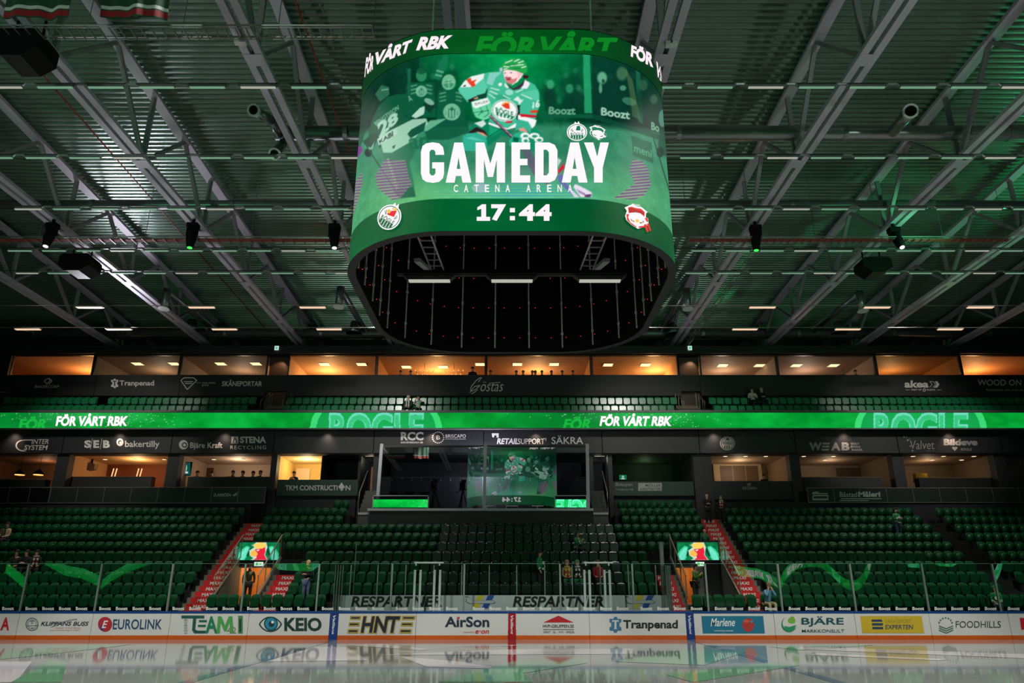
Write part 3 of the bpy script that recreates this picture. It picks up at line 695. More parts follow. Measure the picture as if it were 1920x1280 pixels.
    R.ell(841, 154, 12.5, 14.5, (130, 200, 160), .85, .2); R.ell(841, 158, 9, 7, (40, 130, 90), .7); R.line(832, 156, 850, 154, 1.5, (160, 215, 180), .8); R.line(841, 148, 842, 166, 1.5, (160, 215, 180), .8)
    for x, y, r in ((790, 171, 10.5), (847, 210, 16)):
        R.ell(x, y, r, r, (140, 206, 170), .8); R.ell(x, y + 2, r * .72, r * .6, (22, 108, 76), .6)
        for i in range(4): R.line(x - r * .55 + i * r * .36, y - r * .3, x - r * .55 + i * r * .36, y + r * .6, r * .14, (160, 215, 185), .8)
        R.poly([(x - r * .2, y - r * .2), (x, y - r * .7), (x + r * .25, y - r * .2)], (16, 100, 70), .9)
    R.poly([(795, 235), (832, 224), (878, 228), (880, 248), (840, 262), (800, 262)], (12, 84, 60), .8); R.poly([(806, 226), (838, 222), (800, 246), (790, 244)], (120, 200, 160), .8)
    # skater seen from behind, number 28
    q = lambda L: [(670 + a / 5.12, 130 + b / 5.12) for a, b in L]
    R.poly(q([(118, 560), (150, 470), (200, 360), (285, 265), (380, 240), (470, 235), (540, 290), (600, 350), (560, 440), (440, 440), (540, 480), (390, 640), (210, 760), (185, 650), (100, 680)]), (14, 88, 60))
    R.poly(q([(60, 690), (110, 640), (190, 600), (200, 660), (150, 760), (90, 750)]), (16, 72, 54)); R.ell(*q([(105, 800)])[0], 7, 8, (8, 44, 36)); R.poly(q([(60, 690), (90, 740), (130, 750), (165, 690), (150, 760), (110, 775), (75, 745)]), (150, 205, 170), .8)
    R.poly(q([(205, 640), (530, 480), (660, 470), (680, 520), (520, 690), (330, 800), (250, 800)]), (160, 208, 180), .95)
    R.poly(q([(480, 620), (520, 575), (660, 500), (640, 590), (510, 660)]), (18, 84, 62)); R.poly(q([(330, 745), (370, 720), (350, 765)]), (20, 80, 60))
    R.poly(q([(520, 450), (600, 370), (650, 350), (640, 430), (560, 470)]), (176, 218, 196)); R.poly(q([(630, 330), (700, 290), (750, 350), (700, 420), (660, 390)]), (12, 60, 46)); R.ell(*q([(690, 310)])[0], 10, 5, (150, 206, 176), .8, .5)
    R.poly(q([(170, 240), (230, 150), (300, 170), (310, 240), (220, 310)]), (60, 130, 96), .7); R.line(*q([(230, 200)])[0], *q([(300, 190)])[0], 2, (150, 200, 170), .7)
    R.text('BENGTSSON', q([(158, 510), (390, 340), (400, 385), (185, 545)]), (140, 196, 166), .9, 0, .02); R.text('28', q([(185, 520), (385, 400), (395, 500), (215, 655)]), (172, 216, 192), .95, 0, .05)
    R.poly(q([(190, 670), (375, 560), (388, 620), (205, 730)]), (176, 214, 192)); R.text('KABI', q([(205, 685), (340, 590), (345, 640), (215, 712)]), (14, 60, 46), 1, 0, .03); R.text('A', q([(470, 250), (520, 260), (535, 300), (500, 310)]), (170, 214, 190), .9)
    R.text('an', q([(490, 660), (690, 640), (690, 760), (500, 770)]), (24, 100, 72), .8, 0, .02)
    R.poly(q([(240, 800), (330, 800), (520, 690), (560, 780), (500, 900), (540, 1080), (560, 1220), (420, 1240), (330, 1040)]), (30, 110, 78), .75)
    R.line(*q([(30, 650)])[0], *q([(410, 1230)])[0], 2.6, (16, 84, 62)); R.poly(q([(280, 860), (300, 850), (400, 1160), (380, 1170)]), (190, 216, 120), .6)
    R.poly(q([(330, 1150), (540, 1130), (560, 1225), (400, 1235)]), (16, 96, 66), .9)
    bl_ = np.clip((R.Y - 318) / 45, 0, 1) * np.clip(1.1 - np.abs(R.X - 985) / 190, 0, 1) * (.5 + .5 * np.sin(R.Y * 1.1)); R.put(bl_, (40, 150, 200), .9)
    bl2 = np.clip(1 - np.abs(R.Y - 318) / 34, 0, 1) * np.clip(1.15 - np.abs(R.X - 985) / 170, 0, 1) * (np.sin(R.Y * 2.1) > 0); R.put(bl2, (112, 96, 132), .5)
    # the forward in the middle
    p = lambda L: [(850 + a / 7.11, 100 + b / 7.11) for a, b in L]
    def P(L, c, a=1.0): R.poly(p(L), c, a)
    def L(x0, y0, x1, y1, w, c, a=1.0): (ax, ay), (bx, by) = p([(x0, y0), (x1, y1)]); R.line(ax, ay, bx, by, w / 7.11, c, a)
    def E(x, y, rx, ry, c, a=1.0, rot=0.): (ax, ay), = p([(x, y)]); R.ell(ax, ay, rx / 7.11, ry / 7.11, c, a, rot)
    P([(180, 1060), (270, 930), (480, 890), (640, 980), (800, 1040), (720, 1110), (640, 1095), (430, 1270), (380, 1290), (140, 1290), (130, 1180)], (10, 128, 90)); P([(480, 960), (640, 1030), (560, 1080), (470, 1120)], (24, 160, 112)); L(470, 1110, 640, 1010, 8, (6, 60, 46))
    P([(280, 930), (400, 890), (440, 940), (380, 990), (330, 960)], (225, 240, 232), .9); P([(185, 1060), (310, 980), (420, 1030), (460, 1100), (440, 1090), (330, 1040), (220, 1070)], (40, 28, 34)); P([(310, 1045), (400, 1060), (455, 1110), (330, 1080)], (238, 152, 128))
    P([(130, 1110), (190, 1065), (330, 1060), (440, 1110), (455, 1300), (125, 1300)], (48, 176, 148)); P([(150, 1130), (250, 1110), (420, 1170), (300, 1160)], (110, 210, 186), .7)
    P([(1000, 1060), (1105, 975), (1180, 1090), (1262, 1200), (1250, 1300), (980, 1300)], (16, 142, 104))
    P([(400, 270), (480, 250), (660, 238), (720, 420), (800, 480), (930, 420), (1000, 370), (1090, 420), (1145, 520), (1152, 700), (1100, 840), (1085, 970), (1040, 1000), (840, 960), (720, 1010), (590, 970), (470, 900), (520, 800), (470, 620), (430, 560)], (66, 188, 148))
    P([(480, 260), (650, 250), (560, 330), (520, 430), (440, 400)], (150, 214, 204), .8); P([(900, 520), (1130, 480), (1150, 640), (1000, 600)], (96, 206, 170), .7); P([(520, 560), (700, 540), (760, 600), (600, 640)], (40, 160, 120), .6)
    P([(400, 268), (240, 305), (150, 365), (66, 475), (78, 515), (190, 650), (320, 575), (430, 545), (462, 460), (420, 380)], (88, 204, 168))
    P([(90, 455), (150, 370), (240, 310), (415, 268), (400, 335), (265, 445), (180, 450)], (236, 242, 240)); P([(170, 350), (232, 325), (246, 370), (310, 345), (280, 390), (300, 420), (255, 455), (205, 400)], (226, 70, 40)); P([(135, 430), (165, 420), (165, 445), (130, 445)], (40, 40, 44))
    P([(310, 560), (425, 530), (455, 450), (450, 560), (420, 600), (330, 600)], (16, 66, 56)); P([(186, 625), (300, 572), (330, 590), (235, 660)], (34, 28, 36)); P([(270, 600), (330, 580), (330, 600), (280, 612)], (240, 160, 140))
    P([(238, 645), (460, 588), (492, 655), (522, 760), (490, 860), (400, 895), (300, 850), (262, 780)], (104, 212, 158)); P([(243, 650), (455, 590), (492, 662), (300, 735), (262, 712)], (240, 246, 242)); R.text('BAUER', p([(285, 660), (465, 620), (475, 650), (292, 695)]), (60, 80, 70), .8)
    for a in ((360, 720, 390, 800), (440, 700, 470, 800), (270, 790, 480, 760), (330, 830, 400, 760), (410, 850, 480, 800)): L(*a, 7, (10, 84, 60))
    P([(850, 690), (890, 690), (885, 830), (860, 900), (840, 880)], (20, 40, 40))
    for a in ((495, 460, 615, 492), (480, 500, 590, 545), (470, 540, 560, 600), (660, 555, 760, 610), (830, 520, 930, 480), (900, 545, 1050, 610)): L(*a, 13, (232, 244, 238), .9)
    E(745, 520, 55, 38, (150, 222, 200)); E(625, 415, 24, 22, (240, 246, 242)); P([(800, 620), (860, 570), (900, 620), (940, 610), (880, 690), (860, 640)], (236, 244, 240), .9)
    E(685, 762, 174, 146, (246, 250, 248), 1, .12); E(685, 762, 164, 136, (20, 110, 80), .8, .12); E(685, 762, 156, 128, (246, 250, 248), 1, .12)
    P([(640, 690), (680, 655), (745, 665), (755, 742), (700, 735), (668, 715)], (226, 60, 36)); P([(690, 650), (740, 640), (748, 668), (700, 668)], (240, 200, 90)); E(668, 668, 18, 14, (244, 200, 100))
    R.text('RÖGLE', p([(560, 700), (800, 765), (795, 850), (570, 790)]), (18, 112, 74), 1, 0, .02)
    for i in range(5): P([(572 + i * 52, 775 + i * 14), (605 + i * 52, 784 + i * 14), (598 + i * 46, 850 + i * 8), (574 + i * 46, 820 + i * 12)], (20, 128, 84))
    P([(470, 915), (600, 965), (720, 1000), (838, 925), (840, 985), (720, 1015), (590, 990), (470, 945)], (244, 246, 246)); P([(690, 905), (790, 900), (780, 925), (700, 930)], (206, 30, 50))
    L(485, 830, 790, 1125, 34, (70, 30, 56)); L(480, 822, 785, 1108, 9, (236, 190, 210))
    P([(840, 880), (1040, 930), (1030, 1060), (930, 990), (826, 1030)], (60, 180, 146)); P([(865, 815), (1110, 890), (1090, 960), (1050, 1000), (1000, 910), (858, 875)], (244, 246, 246)); P([(880, 805), (1112, 825), (1095, 858), (900, 845)], (206, 20, 44)); P([(1025, 762), (1130, 752), (1120, 792), (1028, 796)], (226, 66, 40))
    R.text('16', p([(1060, 650), (1150, 610), (1150, 715), (1055, 735)]), (244, 248, 246), .95, 0, .03)
    P([(870, 1005), (930, 990), (1000, 1050), (950, 1050), (880, 1030)], (236, 150, 140)); P([(745, 1160), (820, 1070), (910, 1035), (1010, 1060), (1005, 1200), (750, 1235)], (40, 178, 138)); P([(800, 1110), (880, 1130), (860, 1190), (790, 1170)], (8, 92, 70))
    for c in ((955, 1100, 60, 45), (1080, 1100, 70, 40), (960, 1160, 50, 45), (1140, 1150, 60, 40)): E(*c, (240, 246, 242)); E(c[0] + 6, c[1] + 6, c[2] * .55, c[3] * .5, (36, 150, 116))
    P([(700, 405), (800, 470), (910, 400), (950, 355), (955, 400), (880, 475), (800, 492), (720, 440)], (60, 46, 60)); P([(955, 350), (1022, 400), (985, 470), (900, 470), (935, 420)], (244, 236, 244)); P([(690, 390), (740, 450), (720, 470), (680, 430)], (230, 240, 238))
    P([(664, 240), (700, 215), (860, 235), (880, 290), (845, 390), (770, 412), (705, 385), (680, 320)], (255, 222, 222)); P([(690, 325), (740, 312), (800, 345), (852, 320), (838, 385), (765, 412), (705, 385)], (214, 128, 128)); P([(700, 335), (765, 335), (750, 358), (712, 355)], (130, 28, 50)); L(690, 322, 770, 322, 9, (150, 60, 70))
    E(690, 262, 12, 8, (90, 60, 90)); E(770, 258, 13, 8, (90, 60, 90)); P([(700, 290), (725, 300), (700, 318)], (232, 170, 176)); P([(855, 240), (935, 260), (900, 330), (860, 360)], (250, 190, 196)); P([(935, 285), (1008, 300), (990, 335), (930, 330)], (60, 16, 34)); L(850, 380, 930, 270, 10, (252, 250, 252)); L(780, 425, 900, 320, 8, (252, 250, 252))
    P([(638, 215), (650, 150), (700, 95), (800, 64), (900, 74), (972, 132), (988, 205), (976, 262), (930, 270), (850, 238), (750, 215), (665, 228)], (36, 164, 76)); P([(618, 195), (650, 185), (660, 235), (620, 240)], (190, 190, 220))
    for a in ((690, 130, 790, 90), (810, 110, 880, 80), (860, 130, 940, 100), (668, 175, 745, 180), (760, 165, 940, 150), (905, 190, 970, 175), (670, 215, 720, 200)): L(*a, 14, (226, 244, 230), .95)
    for a in ((800, 200, 900, 200), (700, 160, 850, 150)): L(*a, 10, (10, 110, 60), .9)
    # leg, stick blade and skate below the words
    P([(860, 1200), (1000, 1200), (1130, 1500), (1300, 1700), (1260, 1760), (1080, 1640)], (120, 70, 120), .55)
    z = lambda L: [(960 + a / 8.535, 230 + b / 8.535) for a, b in L]
    R.poly(z([(730, 560), (790, 600), (730, 720)]), (190, 216, 206)); R.poly(z([(740, 760), (830, 640), (835, 730), (740, 820)]), (216, 30, 60)); R.poly(z([(720, 850), (800, 820), (860, 960), (1060, 1190), (960, 1160), (760, 960)]), (104, 110, 176)); R.poly(z([(985, 1030), (1010, 980), (1180, 1060), (1280, 1120), (1270, 1190), (1100, 1190)]), (236, 226, 244)); R.poly(z([(900, 1060), (960, 1080), (1080, 1190), (1000, 1195)]), (222, 214, 236)); R.poly(z([(1170, 1150), (1270, 1140), (1260, 1190), (1160, 1192)]), (90, 60, 110))
    for i in range(4): R.line(*z([(1040 + i * 35, 1060 + i * 20)])[0], *z([(1090 + i * 35, 1130 + i * 15)])[0], 1.2, (110, 70, 130))
    R.ell(900, 352, 15, 9, (190, 190, 220), .6)
picture(R)
R.blur(1)
def fringes(R):
    # coloured interference fringes of the display
    m1 = R.mask([(703, 330), (712, 316), (720, 300), (760, 300), (766, 330), (772, 345), (750, 372), (735, 375), (708, 352)]); m2 = R.mask([(1186, 298), (1205, 302), (1218, 320), (1216, 333), (1222, 345), (1208, 366), (1190, 374), (1150, 372), (1190, 345), (1180, 318)])
    m3 = R.mask([(660, 350), (678, 322), (680, 345), (664, 400), (655, 415)])
    st = (np.sin(R.Y * 1.12 + .1 * R.X) > .05)
    for m in (m1, m2, m3): R.put(m, (168, 170, 130), .55); R.put(m * st, (116, 34, 136), .9)
    R.poly([(668, 280), (676, 272), (680, 282), (672, 294), (666, 296)], (130, 40, 140), .9)
fringes(R)
rgb = half(R.linear()).reshape(NZ, NX, 3)
Sh = half(Sg[None, :].repeat(2, 0))[0, :, 0]; Zh = half(Zg[:, None].repeat(2, 1))[:, 0, 0]
Sh[0], Sh[-1] = Sg[0], Sg[-1]; Zh[0], Zh[-1] = Z1 + .006, Z2 - .006
RP = np.array([ring(q) for q in Sh])
PT = np.stack([np.broadcast_to(RP[None, :, 0], (NZ, NX)), np.broadcast_to(RP[None, :, 1], (NZ, NX)), np.broadcast_to(Zh[:, None], (NZ, NX))], -1)
SBM = screen_mat('cube_picture', 1.0, True)
main = grid_mesh('main_screen', PT, rgb, SBM, sb)
def far_copy(o):
    d = o.copy(); COL.objects.link(d); d.rotation_euler = (0, 0, math.pi); return d
far_copy(main)
# clock band below and message band above
def band(z0, z1, nz, base, name, paint=None):
    S = np.linspace(-PER / 4, PER / 4, 300); Zv = np.linspace(z0, z1, nz); B = Raster(*pxgrid(S, Zv)); B.fill(base)
    B.im += B.noise(24, 16, 5)[..., None] * np.array([.4, 1, .5]) + B.noise(6, 5, 8)[..., None] * np.array([.3, 1, .5])
    if paint: paint(B)
    p = np.array([ring(q, .01) for q in S]); P3 = np.stack([np.broadcast_to(p[None, :, 0], (nz, 300)), np.broadcast_to(p[None, :, 1], (nz, 300)), np.broadcast_to(Zv[:, None], (nz, 300))], -1)
    o = grid_mesh(name, P3, B.linear(), SBM, sb); far_copy(o)
def topb(B):
    g = np.clip(1 - np.abs(B.X - 985) / 230, 0, 1); B.put(g, (4, 84, 24), .8); B.put(np.clip((B.Y - 78) / 24, 0, 1) * g, (6, 110, 30), .6)
    B.put(np.clip((np.abs(B.X - 965) - 130) / 150, 0, 1), (16, 52, 28), .7)
band(Z0, Z1, 20, (2, 92, 46), 'clock_band'); band(Z2, Z3, 18, (4, 74, 30), 'message_band', topb)
fR = onring(.024)
k = Ink(fR, 1.0, 7)
k.c(255, 250, 252)
for G in ([(790, 286), (806, 286), (806, 326), (790, 326)], [(790, 286), (793, 275), (800, 269.8), (812, 268), (824, 270), (831, 277), (833, 287), (833, 291.5), (817, 291.5), (817, 286), (814, 282), (809, 282), (806, 286)],
          [(790, 326), (793, 337), (800, 342), (812, 344), (824, 342), (831, 335), (833, 326), (833, 305.5), (811, 305.5), (811, 317), (817, 317), (817, 326), (814, 330), (809, 330), (806, 326)],
          [(836, 343.5), (852, 268.5), (860, 268.5), (860, 296), (856.5, 318), (860, 318), (860, 331), (855, 331), (852.5, 343.5)], [(884, 343.5), (868, 268.5), (860, 268.5), (860, 296), (863.5, 318), (860, 318), (860, 331), (865, 331), (867.5, 343.5)],
          [(892, 343.5), (892, 268.5), (908, 268.5), (919.5, 308), (931, 268.5), (947, 268.5), (947, 343.5), (931.5, 343.5), (931.5, 300), (924.5, 333), (914.5, 333), (907.5, 300), (907.5, 343.5)],
          [(959, 268.5), (994, 268.5), (994, 281.5), (975, 281.5), (975, 299), (989, 299), (989, 311), (975, 311), (975, 330), (994, 330), (994, 343.5), (959, 343.5)],
          [(1003, 268.5), (1019, 268.5), (1019, 343.5), (1003, 343.5)], [(1019, 268.5), (1030, 268.5), (1040, 273), (1045, 283), (1045, 329), (1040, 339), (1030, 343.5), (1019, 343.5), (1019, 330), (1025, 330), (1029, 325), (1029, 287), (1025, 282), (1019, 282)],
          [(1053, 343.5), (1069, 268.5), (1077, 268.5), (1077, 296), (1073.5, 318), (1077, 318), (1077, 331), (1072, 331), (1069.5, 343.5)], [(1101, 343.5), (1085, 268.5), (1077, 268.5), (1077, 296), (1080.5, 318), (1077, 318), (1077, 331), (1082, 331), (1084.5, 343.5)],
          [(1094.5, 268.5), (1111.5, 268.5), (1119, 295), (1124.5, 268.5), (1140.5, 268.5), (1129, 316), (1129, 343.5), (1113, 343.5), (1113, 316)]): k.p(*G)
cw = 'CATENA ARENA'; x = 851.0
for ch in cw:
    if ch != ' ': k.t(ch, x, 347.5, x + 8, 361.5, 0, .015)
    x += 19.4
k.out('lettering', sb)
k2 = Ink(fR, 1.0, 7); k2.c(255, 246, 250)
for i, (a, b) in enumerate(((894, 919), (921, 949), (0, 0), (973, 1003), (1004, 1034))):
    if i == 2: k2.r(956, 391, 965.5, 399); k2.r(956, 406, 965.5, 414)
    elif i == 0: k2.p((895, 390), (904, 384), (911.5, 384), (911.5, 407.5), (919, 407.5), (919, 415), (894, 415), (894, 407.5), (902.5, 407.5), (902.5, 392.5), (895, 395))
    else: k2.t('17 44'[i], a, 384, b, 415, 0, .05)
clock = k2.out('clock_digits', sb)
def crest(k, cx, cy, rx, ry, rot, col=True):
    ca, sa = math.cos(rot), math.sin(rot)
    q = lambda L: [(cx + a * rx * ca - b * ry * sa, cy + a * rx * sa + b * ry * ca) for a, b in L]
    W_ = (252, 248, 250); G_ = (8, 104, 60)
    k.c(*W_).e(cx, cy, rx, ry, rot); k.p(*q([(-.3, -.9), (-.18, -1.2), (0, -1.0), (.16, -1.25), (.3, -.9)]))
    k.c(*(G_ if col else (30, 120, 84))).e(cx, cy, rx * .9, ry * .9, rot, .93)
    if col: k.c(226, 20, 30).p(*q([(-.12, -.5), (.1, -.62), (.3, -.72), (.34, -.18), (-.2, -.1), (-.34, -.14)])); k.c(245, 190, 80).p(*q([(-.16, -.62), (-.12, -.85), (.04, -.72), (.14, -.9), (.28, -.78), (.28, -.66)])); k.e(*q([(-.28, -.38)])[0], rx * .17, ry * .15, rot)
    else: k.c(30, 120, 84).p(*q([(-.12, -.2), (0, -.7), (.3, -.72), (.34, -.18)]))
    k.c(*(G_ if col else (30, 120, 84)))
    for i in range(2): k.line(*q([(-.62 + i * .1, -.3 - i * .1)])[0], *q([(-.42 + i * .06, -.05)])[0], max(.7, rx * .05)); k.line(*q([(.62 - i * .1, -.3 - i * .1)])[0], *q([(.48 - i * .06, -.05)])[0], max(.7, rx * .05))
    k.t('RÖGLE', 0, 0, 0, 0, 0, .02, q([(-.62, .0), (.62, .0), (.62, .38), (-.62, .38)]))
    for i in range(5):
        a = -.6 + i * .25; h = .82 - .5 * (a + .1) ** 2; k.p(*q([(a, .34), (a + .2, .34), (a + .2, h), (a, h)]))
k3 = Ink(fR, 1.0, 7); crest(k3, 731.5, 408, 21.5, 24.5, .52); k3.out('emblem', sb)
def hawk(k, f, col=True):
    W_ = (250, 246, 250); Rd = (226, 50, 36) if col else (40, 130, 96)
    k.c(*W_).p(*f([(360, 365), (590, 262), (640, 250), (740, 310), (820, 335), (930, 340), (1145, 520), (1095, 560), (1080, 690), (1160, 740), (1175, 920), (1100, 1000), (820, 1095), (600, 960), (420, 790), (380, 650), (440, 480)]))
    k.t('MALMÖ', 0, 0, 0, 0, .0, .02, f([(615, 205), (890, 260), (890, 330), (615, 285)]))
    k.c(*Rd).p(*f([(480, 360), (600, 335), (760, 385), (920, 405), (1045, 520), (1035, 680), (900, 560), (760, 520), (620, 535), (500, 560)])).p(*f([(420, 590), (520, 590), (480, 700), (560, 870), (760, 1010), (760, 1050), (600, 950), (440, 790)])).p(*f([(830, 1010), (1010, 990), (1040, 920), (1050, 1040), (840, 1065)])).p(*f([(1035, 720), (1130, 715), (1160, 800), (1150, 880), (1090, 820)])).p(*f([(1020, 960), (1090, 920), (1180, 1180), (1120, 1210)])).p(*f([(1110, 925), (1180, 900), (1260, 1150), (1210, 1165)]))
    if col: k.c(120, 14, 24).t('REDHAWKS', 0, 0, 0, 0, 0, .02, f([(520, 370), (1020, 500), (1010, 620), (510, 520)]))
    k.c(*W_).p(*f([(490, 680), (560, 590), (700, 550), (860, 560), (980, 640), (1060, 820), (1010, 930), (860, 960), (640, 900), (540, 800)]))
    k.c(*((40, 16, 20) if col else (30, 110, 80))).p(*f([(550, 730), (620, 800), (700, 840), (690, 860), (600, 830)])).p(*f([(1015, 820), (930, 870), (860, 885), (870, 910), (990, 900)]))
    if col: k.c(246, 200, 60).e(*f([(640, 815)])[0], 1.6, 1.1).e(*f([(965, 880)])[0], 1.6, 1.1).p(*f([(740, 770), (800, 760), (850, 820), (840, 920), (760, 900), (730, 850)]))
    k.c(252, 250, 252).p(*f([(770, 870), (830, 860), (840, 1000), (812, 1110), (775, 1000)]))
k4 = Ink(fR, 1.0, 7); hawk(k4, lambda L: [(1150 + a / 18.29, 370 + b / 18.29) for a, b in L]); k4.out('emblem', sb)
k5 = Ink(fR, 1.0, 7); crest(k5, 1081.5, 249, 19, 16.5, 0, False); hawk(k5, lambda L: [(1104 + (a - 360) / 900 * 35, 235 + (b - 205) / 900 * 29.5) for a, b in L], False); k5.out('emblem', sb)
k6 = Ink(fR, 1.0, 7); k6.c(255, 240, 246)
k6.t('FÖR', 0, 0, 0, 0, .2, .05, ((688, 101), (703, 101 - 2), (701, 131), (685, 146))); k6.t('VÅRT', 0, 0, 0, 0, .2, .05, ((706, 93), (776, 68), (772, 97), (704, 124))); k6.t('RBK', 0, 0, 0, 0, .2, .05, ((785, 71), (849, 67.5), (844, 92), (781, 96)))
k6.t('FÖR', 0, 0, 0, 0, .0, .05, ((1183, 81), (1224, 97), (1223, 128), (1181, 107))); k6.t('VÅ', 0, 0, 0, 0, 0, .05, ((1229, 108), (1247, 130), (1246, 165), (1227, 139)))
words = k6.out('lettering', sb)
ke = Ink(fR, 1.0, 7); ke.c(255, 60, 50).p((647, 440), (655, 433), (654, 462), (648, 505), (644.5, 500)).p((1272, 436), (1277, 440), (1280, 490), (1276, 480)); ke.c(255, 225, 215).p((649, 450), (652, 446), (651, 470), (648, 488)).p((1274.5, 446), (1276.5, 450), (1278, 474), (1275.5, 466)); ke.c(255, 110, 70).p((678, 168), (680, 120), (683.5, 112), (681, 150)).p((1250, 172), (1247, 130), (1244.5, 122), (1246.5, 150)); ke.out('lettering', sb)
k7 = Ink(fR, .75, 7); k7.c(14, 150, 42); CL = 98.8
def low_word(body, x0, x1, y0=62):
    P_, T_ = text_tris(body, .25, .04); y1 = 112
    bm_ = []
    for a, b, c in T_:
        tri = [(x0 + P_[i][0] * (x1 - x0), y1 - P_[i][1] * (y1 - y0)) for i in (a, b, c)]; o = []
        for i in range(3):
            p0, p1 = tri[i], tri[(i + 1) % 3]
            if p0[1] <= CL: o.append(p0)
            if (p0[1] <= CL) != (p1[1] <= CL): f = (CL - p0[1]) / (p1[1] - p0[1]); o.append((p0[0] + f * (p1[0] - p0[0]), CL))
        if len(o) > 2: k7.p(*o)
low_word('FÖR', 889, 1003); low_word('VÅRT', 1012, 1156); k7.out('lettering', sb)
for o in (clock, words): far_copy(o)
# housing: black inner shell with its dots of red light, rods, beam, ladders and work lamps
BLK = M('shell_black', (7, 7, 8), .7, 0, 0, .2, 4, spec=.15); FRAME = M('shell_edge', (16, 18, 17), .5); DOT = M('dot_red', (255, 40, 40), .4, 0, 2.2)
def shell(b):
    N = 96; S = [-PER / 2 + PER * i / N for i in range(N)]
    for i in range(N):
        p, q = ring(S[i], -.14), ring(S[(i + 1) % N], -.14); b.quad((*p, Z0 - .015), (*q, Z0 - .015), (*q, Z3), (*p, Z3))
part('inner_shell', BLK, sb, shell)
part('rim', FRAME, sb, lambda b: [[b.quad((*ring(-PER / 2 + PER * i / 96, -.15), z), (*ring(-PER / 2 + PER * (i + 1) / 96, -.15), z), (*ring(-PER / 2 + PER * (i + 1) / 96, .03), z), (*ring(-PER / 2 + PER * i / 96, .03), z)) for i in range(96)] for z in (Z0 - .015, Z3)])
part('top_cover', BLK, sb, lambda b: b.poly([ring(-PER / 2 + PER * i / 96, -.1) for i in range(96)], lambda x, y: (x, y, Z3 - .02)))
def dots(b):
    for zz in (Z0 + .42, Z0 + 1.35, Z0 + 2.3, Z0 + 3.3):
        for i in range(56):
            p = ring(-PER / 2 + PER * (i + .5) / 56, -.16)
            b.ball((*p, zz), .0095, nu=5, nv=3)
part('indicator_light', DOT, sb, dots)
RODM = M('rod_grey', (205, 210, 208), .45, .1); LADM = M('ladder_alu', (150, 152, 150), .4, .4)
for i in range(26):
    q = -PER / 2 + PER * (i + .5) / 26; p = ring(q, -.2)
    part('rod', RODM, sb, lambda b: (b.tube([(*p, Z0 + .1), (*p, Z3 - .05)], .02, 6), [b.box(p[0] - .03, p[0] + .03, p[1] - .03, p[1] + .03, Z0 + .5 + .95 * j, Z0 + .56 + .95 * j) for j in range(4)]))
yb = 16.2; zb = Z0 + 1.75
zb = Zp(516, yb)
part('cross_beam', FRAME, sb, lambda b: (b.bar((-2.75, yb, zb + .06), (2.75, yb, zb + .06), .2, .1), b.tube([(-2.75, yb - .1, zb - .03), (2.75, yb - .1, zb - .03)], .02, 6)))
for x in (805, 960, 1125):
    c = Xp(x, 525, yb - .1); h = .62
    o = part('work_light', M('lamp_housing', (60, 62, 60), .4), sb, lambda b: b.prism([(c - h, zb - .06), (c + h, zb - .06), (c + h - .12, zb - .17), (c - h + .12, zb - .17)], 'y', yb - .16, yb + .02))
    part('diffuser', M('work_glow', (205, 205, 190), .5, 0, .75), o, lambda b: b.box(c - h + .13, c + h - .13, yb - .15, yb + .01, zb - .19, zb - .172))
for s in (-1, 1):
    def lad(b):
        x0, x1 = (2.03 * s), (1.78 * s); 
        for dx in (-.15, .15): b.bar((x0 + dx, 13.2, Z0 + .9), (x1 + dx, yb, zb + .1), .035)
        for j in range(11): f = j / 10; b.bar((x0 + (x1 - x0) * f - .15, 13.2 + (yb - 13.2) * f, Z0 + .9 + (zb - Z0 - .8) * f), (x0 + (x1 - x0) * f + .15, 13.2 + (yb - 13.2) * f, Z0 + .9 + (zb - Z0 - .8) * f), .025)
    part('ladder', LADM, sb, lad)
    part('junction_box', LADM, sb, lambda b: (b.bar((2.3 * s, 13.1, Z0 + .92), (2.2 * s, 14.2, Z0 + 1.2), .2, .08), b.bar((2.12 * s, 14.9, zb - .2), (2.02 * s, 15.9, zb + .05), .14, .08)))
for sx in (-1, 1):
    for dy in (-2.2, 2.2): part('hanger', RODM, sb, lambda b: b.tube([(sx * 1.9, SCY + dy, Z3 - .04), (sx * 1.9, SCY + dy, 18.9)], .025, 6))

# ---- screens over the tunnels
def bird(B, x0, y0, x1, y1):
    f = lambda L: [(x0 + a / 100 * (x1 - x0), y0 + b / 57 * (y1 - y0)) for a, b in L]
    B.fill((8, 118, 66)); B.im += B.noise(10, 18, 3)[..., None] * np.array([.3, 1, .6])
    for sg in (-1, 1):
        m = lambda L: f([(50 + sg * a, b) for a, b in L])
        B.poly(m([(24, 14), (32, 11), (42, 22), (52, 40), (52, 60), (34, 60), (26, 40)]), (60, 214, 150)); B.poly(m([(26, 18), (32, 16), (44, 34), (50, 60), (38, 60), (30, 40)]), (120, 232, 205)); B.poly(m([(18, 16), (25, 24), (30, 44), (26, 46), (19, 30)]), (4, 72, 48))
        for i in range(3): B.line(*m([(28 + 5 * i, 26 + 6 * i)])[0], *m([(34 + 5 * i, 56)])[0], .8, (70, 214, 170))
    B.poly(f([(28, 6), (36, 10), (40, 0), (66, 0), (70, 16), (66, 40), (76, 60), (26, 60), (38, 52), (28, 42), (26, 26), (38, 16)]), (240, 246, 240), .85)
    B.poly(f([(34, 4), (42, 6), (46, 0), (58, 0), (62, 6), (67, 4), (64, 20), (40, 20)]), (252, 214, 96)); B.poly(f([(40, 22), (58, 20), (64, 15), (66, 30), (64, 40), (72, 57), (38, 57), (46, 50), (44, 36)]), (232, 36, 62)); B.poly(f([(30, 30), (38, 24), (46, 32), (48, 40), (40, 48), (30, 42)]), (248, 190, 84)); B.poly(f([(42, 25), (52, 22), (48, 29)]), (246, 240, 240))
